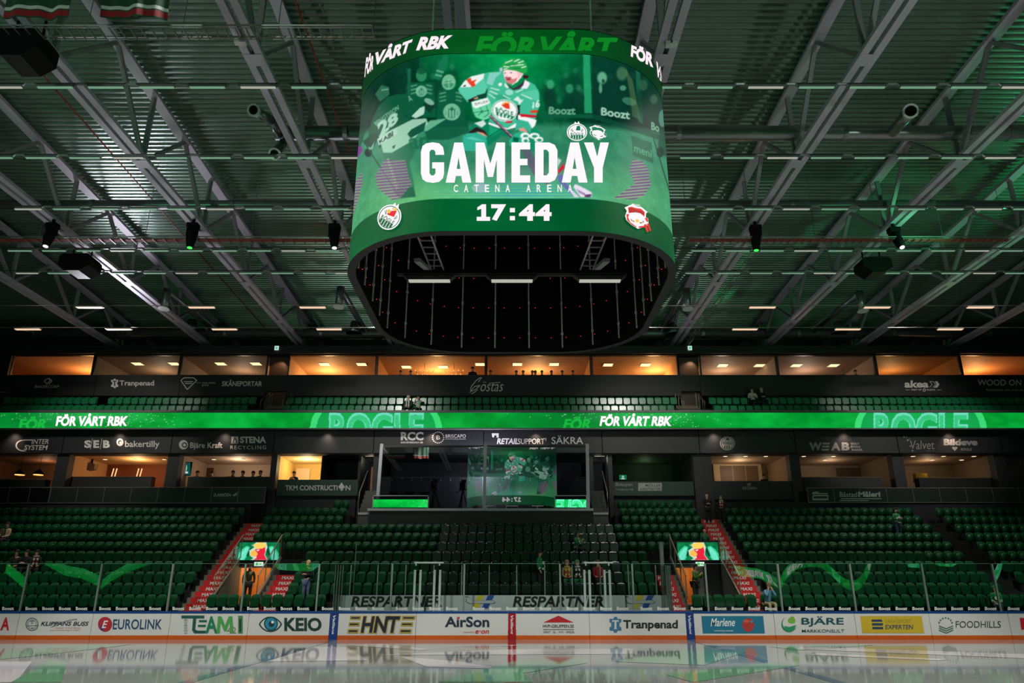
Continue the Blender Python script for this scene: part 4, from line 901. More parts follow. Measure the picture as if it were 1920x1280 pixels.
def tscreen(x0, x1, lab):
    Ys = 35.95; y0, y1 = 1016.5, 1049.5; X0, X1 = Xp(x0, 1033, Ys), Xp(x1, 1033, Ys); za, zb_ = Zp(y1, Ys), Zp(y0, Ys)
    t = thing('tunnel_screen', lab, 'screen', ((X0 + X1) / 2, Ys, za))
    part('casing', M('casing', (12, 13, 14), .4), t, lambda b: b.box(X0 - .05, X1 + .05, Ys + .005, Ys + .15, za - .05, zb_ + .05))
    n, h = 150, 64; Xg = np.linspace(X0, X1, n); Zv = np.linspace(za, zb_, h)
    B = Raster(np.broadcast_to(np.linspace(0, 100, n)[None], (h, n)).copy(), np.broadcast_to(np.linspace(57, 0, h)[:, None], (h, n)).copy()); bird(B, 0, 0, 100, 57); B.blur(1)
    P3 = np.stack([np.broadcast_to(Xg[None], (h, n)), np.full((h, n), Ys), np.broadcast_to(Zv[:, None], (h, n))], -1)
    grid_mesh('picture', P3, B.linear(), SCRM, t)
    c = (X0 + X1) / 2 + .05; ze = Zp(1057, Ys)
    t = thing('exit_sign', 'small lit green and white exit sign beneath the ' + ('screen by the man in jeans' if x0 < 900 else 'screen by the apple advert'), 'exit sign', (c, Ys, ze - .1))
    part('box', M('exit_white', (232, 246, 236), .4, 0, 1.0), t, lambda b: b.box(c - .2, c + .2, Ys - .02, Ys + .1, ze - .09, ze + .09))
    g = M('exit_green', (60, 200, 90), .4, 0, 1.0)
    part('symbol', g, t, lambda b: (b.box(c - .13, c - .02, Ys - .024, Ys - .021, ze - .06, ze + .06), b.quad((c + .02, Ys - .024, ze - .02), (c + .08, Ys - .024, ze - .02), (c + .08, Ys - .024, ze - .06), (c + .14, Ys - .024, ze), (c + .08, Ys - .024, ze + .06), (c + .08, Ys - .024, ze + .02), (c + .02, Ys - .024, ze + .02))))
tscreen(447.5, 523.5, 'lit screen with a crowned red bird over the tunnel behind the eye logo advert')
tscreen(1270.5, 1347, 'lit screen with a crowned red bird over the tunnel behind the apple advert')
RAIL = M('rail_steel', (150, 140, 124), .35, .5)
def balu(X, lab):
    t = thing('stair_balustrade', lab, 'balustrade', (X, 34, RF(1)))
    zA, zB = RF(1) + .25, RF(5) + .15; yA, yB = 33.1, 36.0
    part('glass_sheet', GLS, t, lambda b: b.quad((X, yA, zA), (X, yB, zB), (X, yB, zB + .95), (X, yA, zA + .85)))
    part('handrail', RAIL, t, lambda b: b.tube([(X, yA, zA + .88), (X, yB, zB + .98)], .03, 8)); part('base_rail', RAIL, t, lambda b: b.tube([(X, yA, zA), (X, yB, zB)], .035, 8))
    for f in (0.02, .34, .67, .98): part('post', RAIL, t, lambda b: b.tube([(X, yA + (yB - yA) * f, zA + (zB - zA) * f), (X, yA + (yB - yA) * f, zA + (zB - zA) * f + .87 + .1 * f)], .022, 6))
balu(XT0 + .06, 'sloping glass balustrade between the long red stairway and the first tunnel'); balu(XT1 - .04, 'sloping glass balustrade between the first tunnel and the short red stairs')
balu(QT0 + .04, 'sloping glass balustrade between short red stairs and the apple advert tunnel'); balu(QT1 - .05, 'sloping glass balustrade between the apple advert tunnel and the long red stairway')

# ---- LED ribbon along the balcony
YL = 40.4; ZL0, ZL1 = Zp(802, YL), Zp(773.5, YL)
def ribbon(y, lab, flip, dz=0.0):
    t = thing('display_ribbon', lab, 'screen', (0, y, ZL0))
    W = 45 if flip else 31; n, h = 1500, 24; Xg = np.linspace(-W, W, n); Zv = np.linspace(ZL0, ZL1, h); T_ = Zv - CAMH; D = YL * CS + T_ * SN
    PX = 960 + FPX * Xg[None] / D[:, None]; PY = np.broadcast_to((640 - FPX * (-YL * SN + T_ * CS) / D)[:, None], (h, n)).copy()
    B = Raster(PX, PY); B.fill((4, 158, 52)); B.im += (B.noise(30, 26, 4)[..., None] + B.noise(8, 12, 6)[..., None]) * np.array([.3, 1, .6])
    rng = np.random.RandomState(2)
    for per in (-1983, -962, 0, 1021, 2042):
        B.ell(40 + per, 788, 90, 20, (4, 110, 40), .6, 0, .5); B.ell(170 + per, 782, 90, 9, (120, 190, 140), .3, 0, .6)
        for i in range(60): B.ell(250 + per + rng.randn() * 40, rng.uniform(775, 800), .9, .7, (170, 250, 190), .7)
        for i in range(40): B.ell(100 + per + rng.randn() * 70, rng.uniform(774, 786), 1.2, .8, (170, 230, 190), .6)
        B.text('FÖR', ((34 + per, 780), (86 + per, 780), (86 + per, 806), (34 + per, 806)), (30, 205, 70), .7, .25, .04)
        c = 705 + per
        B.ell(c, 806, 124, 84, (70, 230, 130), .85); B.ell(c, 806, 112, 76, (6, 150, 66), .9); B.ell(c, 800, 90, 32, (40, 210, 110), .35, 0, .5)
        B.text('ROGLE', ((c - 88, 772), (c + 90, 772), (c + 90, 832), (c - 88, 832)), (120, 226, 200), .9, 0, .05); B.text('ROGLE', ((c - 85, 777), (c + 87, 777), (c + 87, 830), (c - 85, 830)), (40, 196, 112), .8, 0, .015)
    P3 = np.stack([np.broadcast_to(Xg[None], (h, n)), np.full((h, n), y), np.broadcast_to(Zv[:, None], (h, n))], -1)
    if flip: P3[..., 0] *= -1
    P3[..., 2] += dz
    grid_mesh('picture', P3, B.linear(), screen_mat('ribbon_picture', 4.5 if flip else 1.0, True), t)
    s = -1 if flip else 1
    part('casing', M('casing_grey', (88, 88, 88), .5), t, lambda b: (b.box(-W, W, min(y + .01 * s, y + .3 * s), max(y + .01 * s, y + .3 * s), ZL0 - .06 + dz, ZL1 + .12 + dz), b.box(-W, W, min(y - .04 * s, y + .01 * s), max(y - .04 * s, y + .01 * s), ZL1 + .01 + dz, ZL1 + .14 + dz)))
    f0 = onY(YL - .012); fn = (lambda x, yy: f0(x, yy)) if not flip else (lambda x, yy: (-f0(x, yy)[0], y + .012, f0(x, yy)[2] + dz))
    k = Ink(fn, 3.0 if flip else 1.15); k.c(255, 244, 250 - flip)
    for x in (104, 1124): k.t('FÖR VÅRT RBK', x, 774.5, x + 136, 798.5, .22, .045)
    k.out('lettering', t)
ribbon(YL, 'long green display ribbon running along the balcony front', False)
ribbon(2 * SCY - YL + 1.0, 'long green display ribbon on the opposite stand, seen mirrored in the rink glass', True, -5.9)  # unseen; its height and glow are chosen for the rink glass reflection

# ================================================================== PEOPLE TO COME (seats under them have their pans down)
SITL = [(6, 17, 'a'), (6, 3, 'b'), (3, 36, 'c'), (3, 54, 'd'), (3, 79, 'e'), (5, 1081, 'f'), (2, 1067, 'g'), (2, 1091, 'h'), (2, 1112, 'i'), (0, 1436, 'j'), (0, 1860, 'k')]
def rowpx(k): return 1114 - [0, 24, 46, 64, 83, 100.5, 118, 133, 148, 162, 183][k]
SEATED = {}
for k_, x_, id_ in SITL: SEATED[id_] = [k_, Xp(x_, rowpx(k_), RY(k_))]

# ================================================================== SEATS
SEATM = M('seat_green', (6, 74, 39), .5, 0, 0, .1, 8, spec=.14); PANM = M('seat_pan_green', (6, 66, 34), .42, 0, 0, .1, 8, spec=.2); LEGM = M('seat_bracket', (14, 26, 22), .6)
PADM = M('pad_black', (13, 28, 22), .28, 0, 0, .1, 8); GLINTM = M('seat_glint', (210, 215, 210), .2, .5)
def back_mb(hw=.205, z0=.40, z1=.85, cav=.035, th=.035):
    b = MB(); nx, nz = 8, 5
    for side in (0, 1):
        n0 = len(b.v)
        for j in range(nz + 1):
            for i in range(nx + 1):
                u = -1 + 2 * i / nx; t = z0 + (z1 - z0 - .075 * abs(u) ** 4) * j / nz; wv = hw * (1 if j < nz - 1 else 1 - .03 * (j - nz + 2))
                b.v.append((u * wv, -cav * u * u + .1 * (t - z0) + .75 * max(0, t - z0 - .27) ** 1.25 + th * side - (.012 if j == nz else 0) * (1 - 2 * side), t))
        for j in range(nz):
            for i in range(nx):
                a = n0 + j * (nx + 1) + i; f = (a, a + 1, a + nx + 2, a + nx + 1); b.f.append(f if side == 0 else f[::-1]); b.m.append(0)
    m = (nx + 1) * (nz + 1); per = [i for i in range(nx + 1)] + [j * (nx + 1) + nx for j in range(1, nz + 1)] + [nz * (nx + 1) + i for i in range(nx - 1, -1, -1)] + [j * (nx + 1) for j in range(nz - 1, 0, -1)]
    for i in range(len(per)): p, q = per[i], per[(i + 1) % len(per)]; b.f.append((p, p + m, q + m, q)); b.m.append(0)
    return b
def pan_mb(hw=.19, th=.05):
    b = MB(); P = [(-hw * .8, .37), (hw * .8, .37), (hw * .95, .45), (hw, .66), (hw * .9, .715), (hw * .6, .73), (-hw * .6, .73), (-hw * .9, .715), (-hw, .66), (-hw * .95, .45)]
    return b.prism(P, 'y', -.1, -.1 + th)
def pan_down_mb(hw=.2):
    b = MB(); return b.prism([(-hw, .0), (hw, .0), (hw, -.34), (hw * .8, -.42), (-hw * .8, -.42), (-hw, -.34)], 'z', .38, .43)
def leg_mb():
    b = MB(); b.box(-.03, .03, .0, .06, 0, .45); return b.box(-.06, .06, -.08, .08, 0, .02)
def seat_proto(name, sm, pm, down=False, glintp=False, hw=.205):
    t = thing(name, 'seat', 'seat', (0, 0, 0))
    ch = [back_mb(hw).build('backrest', sm, t, True), (pan_down_mb() if down else pan_mb(hw * .93)).build('seat_pan', pm, t), leg_mb().build('pedestal', LEGM, t)]
    if glintp: ch.append(part('number_plate', GLINTM, t, lambda b: b.box(-.022, .022, .012, .03, .825, .853)))  # bright plate added to give the seat tops their white glints
    KIDS[t.name] = ch; return t
def remove_tree(t):
    for c in KIDS[t.name]: bpy.data.objects.remove(c)
    bpy.data.objects.remove(t)
PITCHX = .457
LANDA = 'red stairway behind the graded green advert'; LANDB = 'red stairway behind the apple advert'
slots = []          # (row, X, label phrase, kind)
def run(k, x0, x1, phrase, rev=False, skip=None):
    n = int((x1 - x0) / PITCHX + .02); off = ((x1 - x0) - n * PITCHX) / 2
    xs = [x0 + off + PITCHX * (i + .5) for i in range(n)]
    if rev: xs = xs[::-1]
    for i, x in enumerate(xs):
        if skip and skip[0] < x < skip[1]: continue
        slots.append((k, x, i + 1, phrase))
PADX = (-3.75, 4.95)
for k in range(0, 10):
    run(k, -34.2 - (.1 * (k % 2)), XL0 - .05, 'outward from ' + LANDA, True)
    if k == 0:
        run(k, XL1 + .03, -7.75, 'inward from ' + LANDA); run(k, QT0 + .05, QS0 + .4, 'inward from ' + LANDB, True); run(k, QS0 + .5, 34.2, 'outward from ' + LANDB)
    else:
        if k < 5: run(k, XU1 + .05, QU0 - .05, 'inward from short stairs by the man in jeans', False)
        elif k < 8: run(k, XL1 + .03, QS0 - .05, 'inward from ' + LANDA)
        else: run(k, (XL1 + .03 if k < 10 else XU1), PX0 - .05, 'inward from ' + LANDA); run(k, PX1 + .1, QS0 - .05, 'inward from ' + LANDB, True)
        run(k, QS1 + .05, 21.2, 'outward from ' + LANDB); run(k, 22.3, 34.2, 'beyond the dark side stairs')
run(10, -9.7, PX0 - .05, 'beside the press stand steps under the pyramid sign'); run(10, PX1 + .1, QS0 - .05, 'under the pale architect sign', True)
used = set()
for v_ in SEATED.values():      # each seated person takes a free seat
    c_ = min((s_ for s_ in slots if s_[0] == v_[0] and s_[:2] not in used), key=lambda s_: abs(s_[1] - v_[1])); used.add(c_[:2]); v_[1] = c_[1]
vis, pads = [], []
for s_ in slots:
    k, x = s_[0], s_[1]; y, z = RY(k), RF(k) + .7; d = y * CS + (z - CAMH) * SN
    if abs(FPX * x / d) > 985: continue
    (pads if (1 <= k <= 7 and PADX[0] < x < PADX[1]) else vis).append((d, *s_))
def is_sat(k, x): return any(kk == k and abs(xx - x) < PITCHX * .5 for kk, xx in SEATED.values())
def place(proto, proto_dn, lst, adj, group, kn):
    for d, k, x, n, ph in lst:
        dn = is_sat(k, x)
        c = copy_tree(proto_dn if dn else proto, (x, RY(k), RF(k)))
        c['label'] = '%s, %s row, %s %s' % (adj, ordw(k + 1), ordw(n), ph); c['category'] = 'seat'; c['group'] = group
ps, pd = seat_proto('stadium_chair', SEATM, PANM), seat_proto('stadium_chair', SEATM, PANM, True)
vis.sort(key=lambda q: (q[0]))
place(ps, pd, vis[:300], 'green tip-up seat', 'green tip-up seats of the lower stand', 300)
far = MB()
bm_b, bm_p, bm_l = back_mb(), pan_mb(), leg_mb()
for d, k, x, n, ph in vis[300:]:
    dn = is_sat(k, x)
    for mi, m_ in enumerate((bm_b, pan_down_mb() if dn else bm_p, bm_l)):
        o = len(far.v); far.v += [(v[0] + x, v[1] + RY(k), v[2] + RF(k)) for v in m_.v]; far.f += [tuple(o + i for i in f) for f in m_.f]; far.m += [mi] * len(m_.f)
o = far.build('stadium_seating', [SEATM, PANM, LEGM], None, True, 'stuff')
tag(o, 'mass of green tip-up seats filling the higher rows of the lower stand', 'seating', 'green tip-up seats of the lower stand')
pp, pq = seat_proto('padded_chair', PADM, PADM, False, True, .215), seat_proto('padded_chair', PADM, PADM, True, True, .215)
pads.sort(key=lambda q: (q[1], q[2]))
cnt = {}
pl = []
for d, k, x, n, ph in pads: cnt[k] = cnt.get(k, 0) + 1; pl.append((d, k, x, cnt[k], 'from the pyramid sign end'))
place(pp, pq, pl, 'dark padded seat below the press box', 'dark padded seats below the press box', 200)
for t in (ps, pd, pp, pq): remove_tree(t)

# upper balcony rows
UB = [(41.1, Zp(757.5, 41.1) - .85), (41.9, Zp(743, 41.9) - .85)]
struct('balcony_terrace', CONC, lambda b: (b.box(-40, 40, 40.72, 41.5, UB[0][1] - .5, UB[0][1]), b.box(-40, 40, 41.5, 42.5, UB[1][1] - .9, UB[1][1])))
USEAT = M('balcony_green', (10, 118, 66), .38, 0, 0, .1, 8); UPAN = M('balcony_pan', (24, 116, 74), .26, 0, 0, .1, 8, spec=.6)
us, ud = seat_proto('balcony_chair', USEAT, UPAN), seat_proto('balcony_chair', USEAT, UPAN, True)
USIT = [(0, 766, 'u1'), (0, 785, 'u2'), (1, 1410, 'u3'), (1, 1428, 'u4')]
USEATED = {}
for r_, x_, id_ in USIT: USEATED[id_] = (r_, Xp(x_, 750, UB[r_][0]))
secs = [((-40, 480), (8, 190), 'under the double diamond sign'), (None, (203, 490), 'under the jigsaw and shield signs'), ((532, 1278), (538, 1271), 'under the script sign'), ((1336, 2000), (1328, 2000), 'under the double chevron sign')]
for fr, bk, ph in secs:
    for r_, rng_ in ((0, fr), (1, bk)):
        if not rng_: continue
        Y, zf = UB[r_]; x0, x1 = Xp(rng_[0], 750, Y), Xp(rng_[1], 750, Y); n = int((x1 - x0) / .459)
        for i in range(n):
            x = x0 + .459 * (i + .5); dd = Y * CS + (zf - CAMH + .7) * SN
            if abs(FPX * x / dd) > 985: continue
            dn = any(rr == r_ and abs(xx - x) < .23 for rr, xx in USEATED.values())
            c = copy_tree(ud if dn else us, (x, Y, zf)); c['group'] = 'green seats of the upper balcony'
            c['label'] = 'green balcony seat, %s row %s, %s along' % (('front', 'rear')[r_], ph if r_ or fr[0] > 0 else 'under the diamond and shield signs', ordw(i + 1))
for t in (us, ud): remove_tree(t)

# ================================================================== SUITES, SIGNS AND PRESS BOX
YF, YS, YU, YUG = 41.2, 42.0, 42.4, 42.6
SIGN = M('sign_charcoal', (26, 27, 30), .55, 0, 0, .1, 2); SIGNG = M('sign_green', (14, 46, 36), .55, 0, 0, .1, 2); SIGNU = M('sign_black', (20, 19, 22), .6, 0, 0, .12, 2)
LET = (222, 216, 208)
def sign(x0, x1, y0, y1, Y, label, ink=None, m=None, th=.12, name='sign_panel', group='dark sign panels of the stand'):
    X0, X1 = Xp(x0, (y0 + y1) / 2, Y), Xp(x1, (y0 + y1) / 2, Y); za, zb_ = Zp(y1, Y), Zp(y0, Y)
    t = thing(name, label, 'sign', ((X0 + X1) / 2, Y, za), group)
    part('board', m or SIGN, t, lambda b: b.box(X0, X1, Y, Y + th, za, zb_))
    if ink: k = Ink(onY(Y - .012)); k.c(*LET); ink(k); k.out('lettering', t)
    return t
def s1(k):
    k.e(44, 835, 15, 11, 0, .82); k.c(34, 36, 40).r(46, 822, 62, 845); k.c(*LET).r(44, 823.5, 62, 825.8); k.t('INTER', 59, 823, 91, 832, .25, .01).t('SYSTEM', 45, 834, 90, 843.5, .25, .02)
def s2(k):
    k.t('S', 158, 825, 171, 839.5, 0, .05).t('E', 175, 825, 186, 839.5, 0, .05).t('B', 193, 825, 206, 839.5, 0, .05).line(173.5, 822, 169.5, 842, .9).line(191, 822, 188, 842, .9)
    k.e(225, 829, 6.5, 7.2, 0, .55).e(226, 830, 2.5, 2.8).t('bakertilly', 234.5, 826, 299, 841.5, 0, .015)
def s3(k):
    k.e(344, 833.5, 8.6, 8.8).c(34, 36, 40).e(346, 834, 5, 5.2).c(*LET).e(346, 834, 2.8, 3).t('Bjäre Kraft', 356.5, 829, 417, 843, 0, .012)
    k.r(434, 818, 447, 831).c(34, 36, 40).p((440.5, 819), (446, 830), (435, 830)).c(*LET).p((440.5, 822), (443.5, 829), (437.5, 829)).t('STENA', 450, 818, 499, 830.5, .0, .04).t('RECYCLING', 432, 835, 499, 842, 0, .005, gap=1.25)
def s5(k):
    k.t('RCC', 751.5, 809.5, 794, 825.5, 0, .04).t('INDUSTRIGOLV AB', 751.5, 827.5, 793, 831, 0, .04)
    for i in range(18): t = 2 * math.pi * i / 18; k.e(821.5 + 10.5 * math.cos(t), 820 + 10.2 * math.sin(t), 1.2, 1.2, n=6)
    k.t('B', 818.5, 816, 825, 823.5).t('BRISCAPO', 835.5, 814, 873.5, 820.5).r(835, 822.6, 849, 823.2).r(861, 822.6, 873.5, 823.2).t('SINCE', 850, 822, 860, 824)
def s6(k):
    k.t('RETAIL', 931.5, 821.5, 972, 832.3, .2, .03).t('SUPPORT', 971, 822, 1021, 832.3, 0, .0).line(1019.5, 821.5, 1024.5, 821.5, 1.2).line(1024, 821.5, 1023, 826, 1.2).t('SÄKRA', 1034, 816, 1093.5, 832.3, 0, .01)
    k.p((922, 812), (935, 812), (935, 820), (931, 820), (931, 816), (927, 816), (926, 820), (923, 819))
def s8(k): k.c(150, 148, 142).e(1364, 831, 14, 13, 0, .88).e(1364, 831, 11, 10.4).c(34, 36, 40).t('RÖGLE', 1355, 827, 1373, 833, 0, .03).r(1358, 835, 1360, 840).r(1362, 835, 1364, 841).r(1366, 835, 1368, 840).p((1360, 825), (1364, 820), (1369, 825))
def s9(k): k.c(150, 146, 140).t('W', 1517, 829, 1541, 844.5, 0, .05).r(1542, 829.5, 1556, 833).r(1541, 835.3, 1555, 838.7).r(1540, 841, 1554, 844.5).t('A', 1558, 829, 1576, 844.5, 0, .05).t('B', 1578, 829, 1593, 844.5, 0, .05).t('GOLV', 1595, 829.5, 1611, 833.5, 0, .04).t('BYGG', 1595, 835.3, 1613, 839.3, 0, .04).t('KAKEL', 1597, 841, 1618, 845, 0, .04)
def s10(k):
    k.c(150, 146, 140).t('Valvet', 1706, 825.5, 1752, 842, 0, -.002).t('interior', 1737, 844, 1753, 845.4)
    for x, y, r in ((1695, 819, 1.5), (1699.5, 818.5, 1.2), (1702, 825, 1.8), (1705, 823, 1), (1707, 836, 1.5), (1711, 844.5, 1.6), (1708.5, 829, 1.3)): k.e(x, y, r, r, n=10)
    k.t('Bildeve', 1769, 822.5, 1833, 835, 0, .05).t('RÖGLE', 1802, 839, 1822, 844.5, 0, .015).p((1790, 845.5), (1785, 840), (1786, 837.5), (1788.5, 837.3), (1790, 839), (1791.6, 837.3), (1794.2, 837.5), (1795, 840))
bays = [(-60, 118, 'charcoal sign panel lettered with a long swoosh over two words', s1), (119.5, 321.5, 'charcoal sign panel lettered with barred capitals and a spiral mark', s2), (323, 513, 'charcoal sign panel lettered with a ring mark and a boxed star mark', s3), (514.5, 700, 'blank charcoal fascia panel above the yellow lit commentary room', None),
        (701.5, 906, 'charcoal fascia panel with heavy three letter sign and beaded circle, over press window', s5), (907.5, 1128, 'charcoal fascia panel over the press window that mirrors the player', s6), (1129.5, 1310, 'blank charcoal fascia panel above the dim room behind the wicker tinted glass', None),
        (1311.5, 1490, 'charcoal sign panel with a round striped crest', s8), (1491.5, 1682, 'charcoal sign panel with heavy capitals beside three stacked words', s9), (1683.5, 1876, 'charcoal sign panel with thin letters, scattered dots and a heart', s10), (1877.5, 2060, 'blank charcoal fascia panel over the slatted wood wall', None)]
bays[6] = (1129.5, 1310, 'blank charcoal fascia panel above the dim greenish closed room', None)
for x0, x1, lab, ink in bays: sign(x0, x1, 807, 849, YF, lab, ink)
struct('soffit', WALLD, lambda b: (b.box(-40, 40, 40.72, YS + .1, Zp(805.5, YF), Zp(805.5, YF) + .08), b.box(-40, 40, YF + .13, YS + .12, Zp(849, YF) - .02, Zp(849, YF) + .3)))
struct('wall_stand', WALLD, lambda b: (b.box(-40, Xp(672, 900, YS), YS, YS + .12, RF(9), Zp(915, YS)), b.box(Xp(1150, 900, YS), 40, YS, YS + .12, RF(9), Zp(918, YS))))
cols = [(105, 128, 'between the pendant lamp bar and the wood cabinet suite'), (313, 335, 'between the wood cabinet suite and the busy suite'), (508, 519, 'between the busy suite and the yellow room'), (700, 709, 'at the press window by the wood lit passage'), (1103, 1112, 'at the press window by the grey passage'), (1140, 1148, 'between grey passage and greenish room'), (1300, 1334, 'between greenish room and the cupboard suite'), (1481, 1500, 'between the cupboard suite and the framed picture suite'), (1674, 1695, 'between the framed picture suite and the yellow box suite'), (1866, 1888, 'before the slatted wood wall')]
PILL = M('pillar_dark', (34, 33, 36), .6)
for x0, x1, lab in cols:
    Yc = YS - .45
    X0, X1 = Xp(x0, 870, Yc), Xp(x1, 870, Yc)
    t = thing('pillar', 'dark square pillar ' + lab, 'pillar', ((X0 + X1) / 2, Yc, RF(9))); t['kind'] = 'structure'
    part('shaft', PILL, t, lambda b: b.box(X0, X1, Yc, Yc + .55, RF(9), Zp(849, YF)))
GL2 = glass('suite_glass', (250, 250, 250), 1.35); COAT = glass('coated_glass', (170, 174, 180), 4.6)
def room(name, x0, x1, Y, D, ya, yb_, wall, ceil, floor=(60, 44, 34), zf=None, back=None):
    ym = (ya + yb_) / 2; X0, X1 = Xp(x0, ym, Y), Xp(x1, ym, Y); zc = Zp(ya, Y); zf = zf if zf is not None else Zp(yb_, Y) - .8
    def f(b):
        b.cur = 0; b.quad((X0, Y + D, zf), (X1, Y + D, zf), (X1, Y + D, zc), (X0, Y + D, zc))
        b.cur = 3; b.quad((X0, Y + .14, zf), (X0, Y + D, zf), (X0, Y + D, zc), (X0, Y + .14, zc)); b.quad((X1, Y + .14, zf), (X1, Y + D, zf), (X1, Y + D, zc), (X1, Y + .14, zc))
        b.cur = 1; b.quad((X0, Y + .14, zc), (X1, Y + .14, zc), (X1, Y + D, zc), (X0, Y + D, zc)); b.cur = 2; b.quad((X0, Y + .14, zf + .002), (X1, Y + .14, zf + .002), (X1, Y + D, zf + .002), (X0, Y + D, zf + .002))
    struct(name, [M('room_%d_%d_%d' % tuple(back or wall), back or wall, .7), M('room_%d_%d_%d' % tuple(ceil), ceil, .7, 0, 0, .06, 3), M('room_floor', floor, .6), M('room_%d_%d_%d' % tuple(wall), wall, .7)], f)
    return X0, X1, zf, zc
LAMPC = (255, 214, 160)
GLOWW = M('glow_warm', (255, 226, 180), .5, 0, 1.5); GLOWA = M('glow_amber', (255, 176, 96), .5, 0, 1.6)
def spots(pts, zc, where, group):
    for i, (x, y) in enumerate(pts):
        X, Y = XofZ(x, y, zc - .02), YofZ(y, zc - .02)
        rows_ = sorted(set(p[1] for p in pts)); rr = rows_.index(y); col_ = sorted(p[0] for p in pts if p[1] == y).index(x) + 1
        t = thing('ceiling_spot', 'round ceiling spot, %s %s row, %s along' % (where, 'front' if rr == 0 else 'inner', ordw(col_)), 'ceiling lamp', (X, Y, zc), group)
        part('ring', M('spot_ring', (200, 190, 180), .4), t, lambda b: b.tube([(X, Y, zc - .03), (X, Y, zc - .001)], .15, 12)); part('diffuser', GLOWW, t, lambda b: b.tube([(X, Y, zc - .036), (X, Y, zc - .03)], .12, 12))
def room_light(X, Y, Z_, e, c=(1, .72, .42)): lamp('room_lamp', 'POINT', (X, Y, Z_), (0, 0, 0), e * 1.5, c, .25)
rooms = {}
r = room('suite_room', 0 - 60, 106, YS, 4.2, 850, 914, (120, 92, 66), (140, 104, 76)); rooms['bar'] = r; room_light(Xp(30, 880, YS), YS + 2.6, r[3] - .5, 16, (1, .55, .3))
r = room('suite_room', 128, 313, YS, 4.0, 850, 913, (206, 164, 120), (214, 176, 130), back=(116, 58, 26)); rooms['wood'] = r; room_light((r[0] + r[1]) / 2, YS + 2, r[3] - .5, 60, (1, .62, .3))
spots([(175, 853), (233, 853), (291, 853), (197, 861), (253, 861), (308, 861)], r[3], 'wood cabinet suite,', 'ceiling spots of the wood cabinet suite')
r = room('suite_room', 335, 508, YS, 4.0, 850, 913, (196, 170, 148), (206, 182, 158)); rooms['busy'] = r; room_light((r[0] + r[1]) / 2, YS + 2, r[3] - .5, 34, (1, .76, .56))
spots([(386, 853), (443, 853), (500, 853), (401, 861), (456, 861)], r[3], 'busy suite,', 'ceiling spots of the busy suite')
r = room('suite_room', 519, 601, YS, 3.4, 852, 898, (232, 196, 120), (236, 212, 160)); rooms['yellow'] = r; room_light((r[0] + r[1]) / 2, YS + 1.6, r[3] - .5, 60, (1, .78, .42))
room('suite_room', 601.5, 672, YS, 3, 852, 898, (16, 17, 19), (16, 17, 19))
r = room('suite_room', 1148, 1301, YS, 3.6, 852, 902, (44, 60, 44), (60, 84, 50)); room_light((r[0] + r[1]) / 2, YS + 2.5, r[3] - .5, 4, (.7, 1, .6)); rooms['dim'] = r
r = room('suite_room', 1334, 1481, YS, 3.8, 852, 901, (168, 140, 112), (186, 160, 132)); rooms['cup'] = r; room_light((r[0] + r[1]) / 2, YS + 2, r[3] - .5, 22, (1, .74, .5))
spots([(1360, 855), (1398, 855), (1436, 855)], r[3], 'cupboard suite,', 'ceiling spots of the cupboard suite')
r = room('suite_room', 1500, 1675, YS, 4.0, 852, 914, (150, 130, 112), (170, 146, 124)); rooms['frame'] = r; room_light((r[0] + r[1]) / 2, YS + 2, r[3] - .5, 16, (1, .74, .5))
spots([(1507, 855), (1563, 855), (1547, 862)], r[3], 'framed picture suite,', 'ceiling spots of the framed picture suite')
r = room('suite_room', 1695, 1867, YS, 4.0, 852, 914, (150, 130, 106), (168, 140, 112)); rooms['box'] = r; room_light((r[0] + r[1]) / 2, YS + 2, r[3] - .5, 15, (1, .74, .5))
spots([(1712, 855), (1769, 855), (1826, 855), (1748, 862), (1803, 862)], r[3], 'yellow box suite,', 'ceiling spots of the yellow box suite')
def slat(b):
    X0, X1 = Xp(1888, 880, YS), Xp(2080, 880, YS); n = 40
    for i in range(n): x = X0 + (X1 - X0) * i / n; b.box(x, x + .06, YS + .5, YS + .56, RF(9), Zp(852, YS))
    b.box(X0, X1, YS + .56, YS + .6, RF(9), Zp(852, YS))
struct('wall_slatted', M('slat_wood', (86, 68, 52), .6), slat)
# counters along the suite fronts
CNT = M('counter_dark', (32, 30, 32), .5); CNTT = M('counter_top', (120, 96, 74), .35)
for x0, x1, y0, y1, lab in ((-60, 84, 898, 914, 'dark bar counter under the two glowing pendant lamps'), (124, 283, 893, 913, 'dark counter before the wood cabinet suite'), (351, 508, 893.5, 913, 'dark counter before the suite full of people'), (1508, 1653, 894, 916, 'dark counter before the framed picture suite'), (1724, 1864, 895, 917, 'dark counter before the yellow box suite')):
    Yc = YS + .25; X0, X1 = Xp(x0, 905, Yc), Xp(x1, 905, Yc); zt = Zp(y0, Yc); zf = Zp(914, YS) - .8
    t = thing('counter', lab, 'counter', ((X0 + X1) / 2, Yc, zf)); part('front', CNT, t, lambda b: b.box(X0, X1, Yc, Yc + .5, zf, zt - .04)); part('top', CNTT, t, lambda b: b.box(X0 - .02, X1 + .02, Yc - .04, Yc + .54, zt - .04, zt))
for x, lab in ((37, 'outermost glowing amber pendant lamp over the dark bar'), (72, 'glowing amber pendant lamp over the bar, next to the pillar')):
    Yl = YS + 1.2; X = Xp(x, 889, Yl); z = Zp(889.5, Yl)
    t = thing('pendant_lamp', lab, 'pendant lamp', (X, Yl, z)); part('cord', BLK, t, lambda b: b.tube([(X, Yl, z + .2), (X, Yl, rooms['bar'][3])], .012, 6)); part('shade', BLK, t, lambda b: b.tube([(X, Yl, z), (X, Yl, z + .12), (X, Yl, z + .3)], [.3, .24, .06], 14)); part('diffuser', GLOWA, t, lambda b: b.tube([(X, Yl, z - .03), (X, Yl, z - .001)], .26, 14))
Yw = YS + 3.8
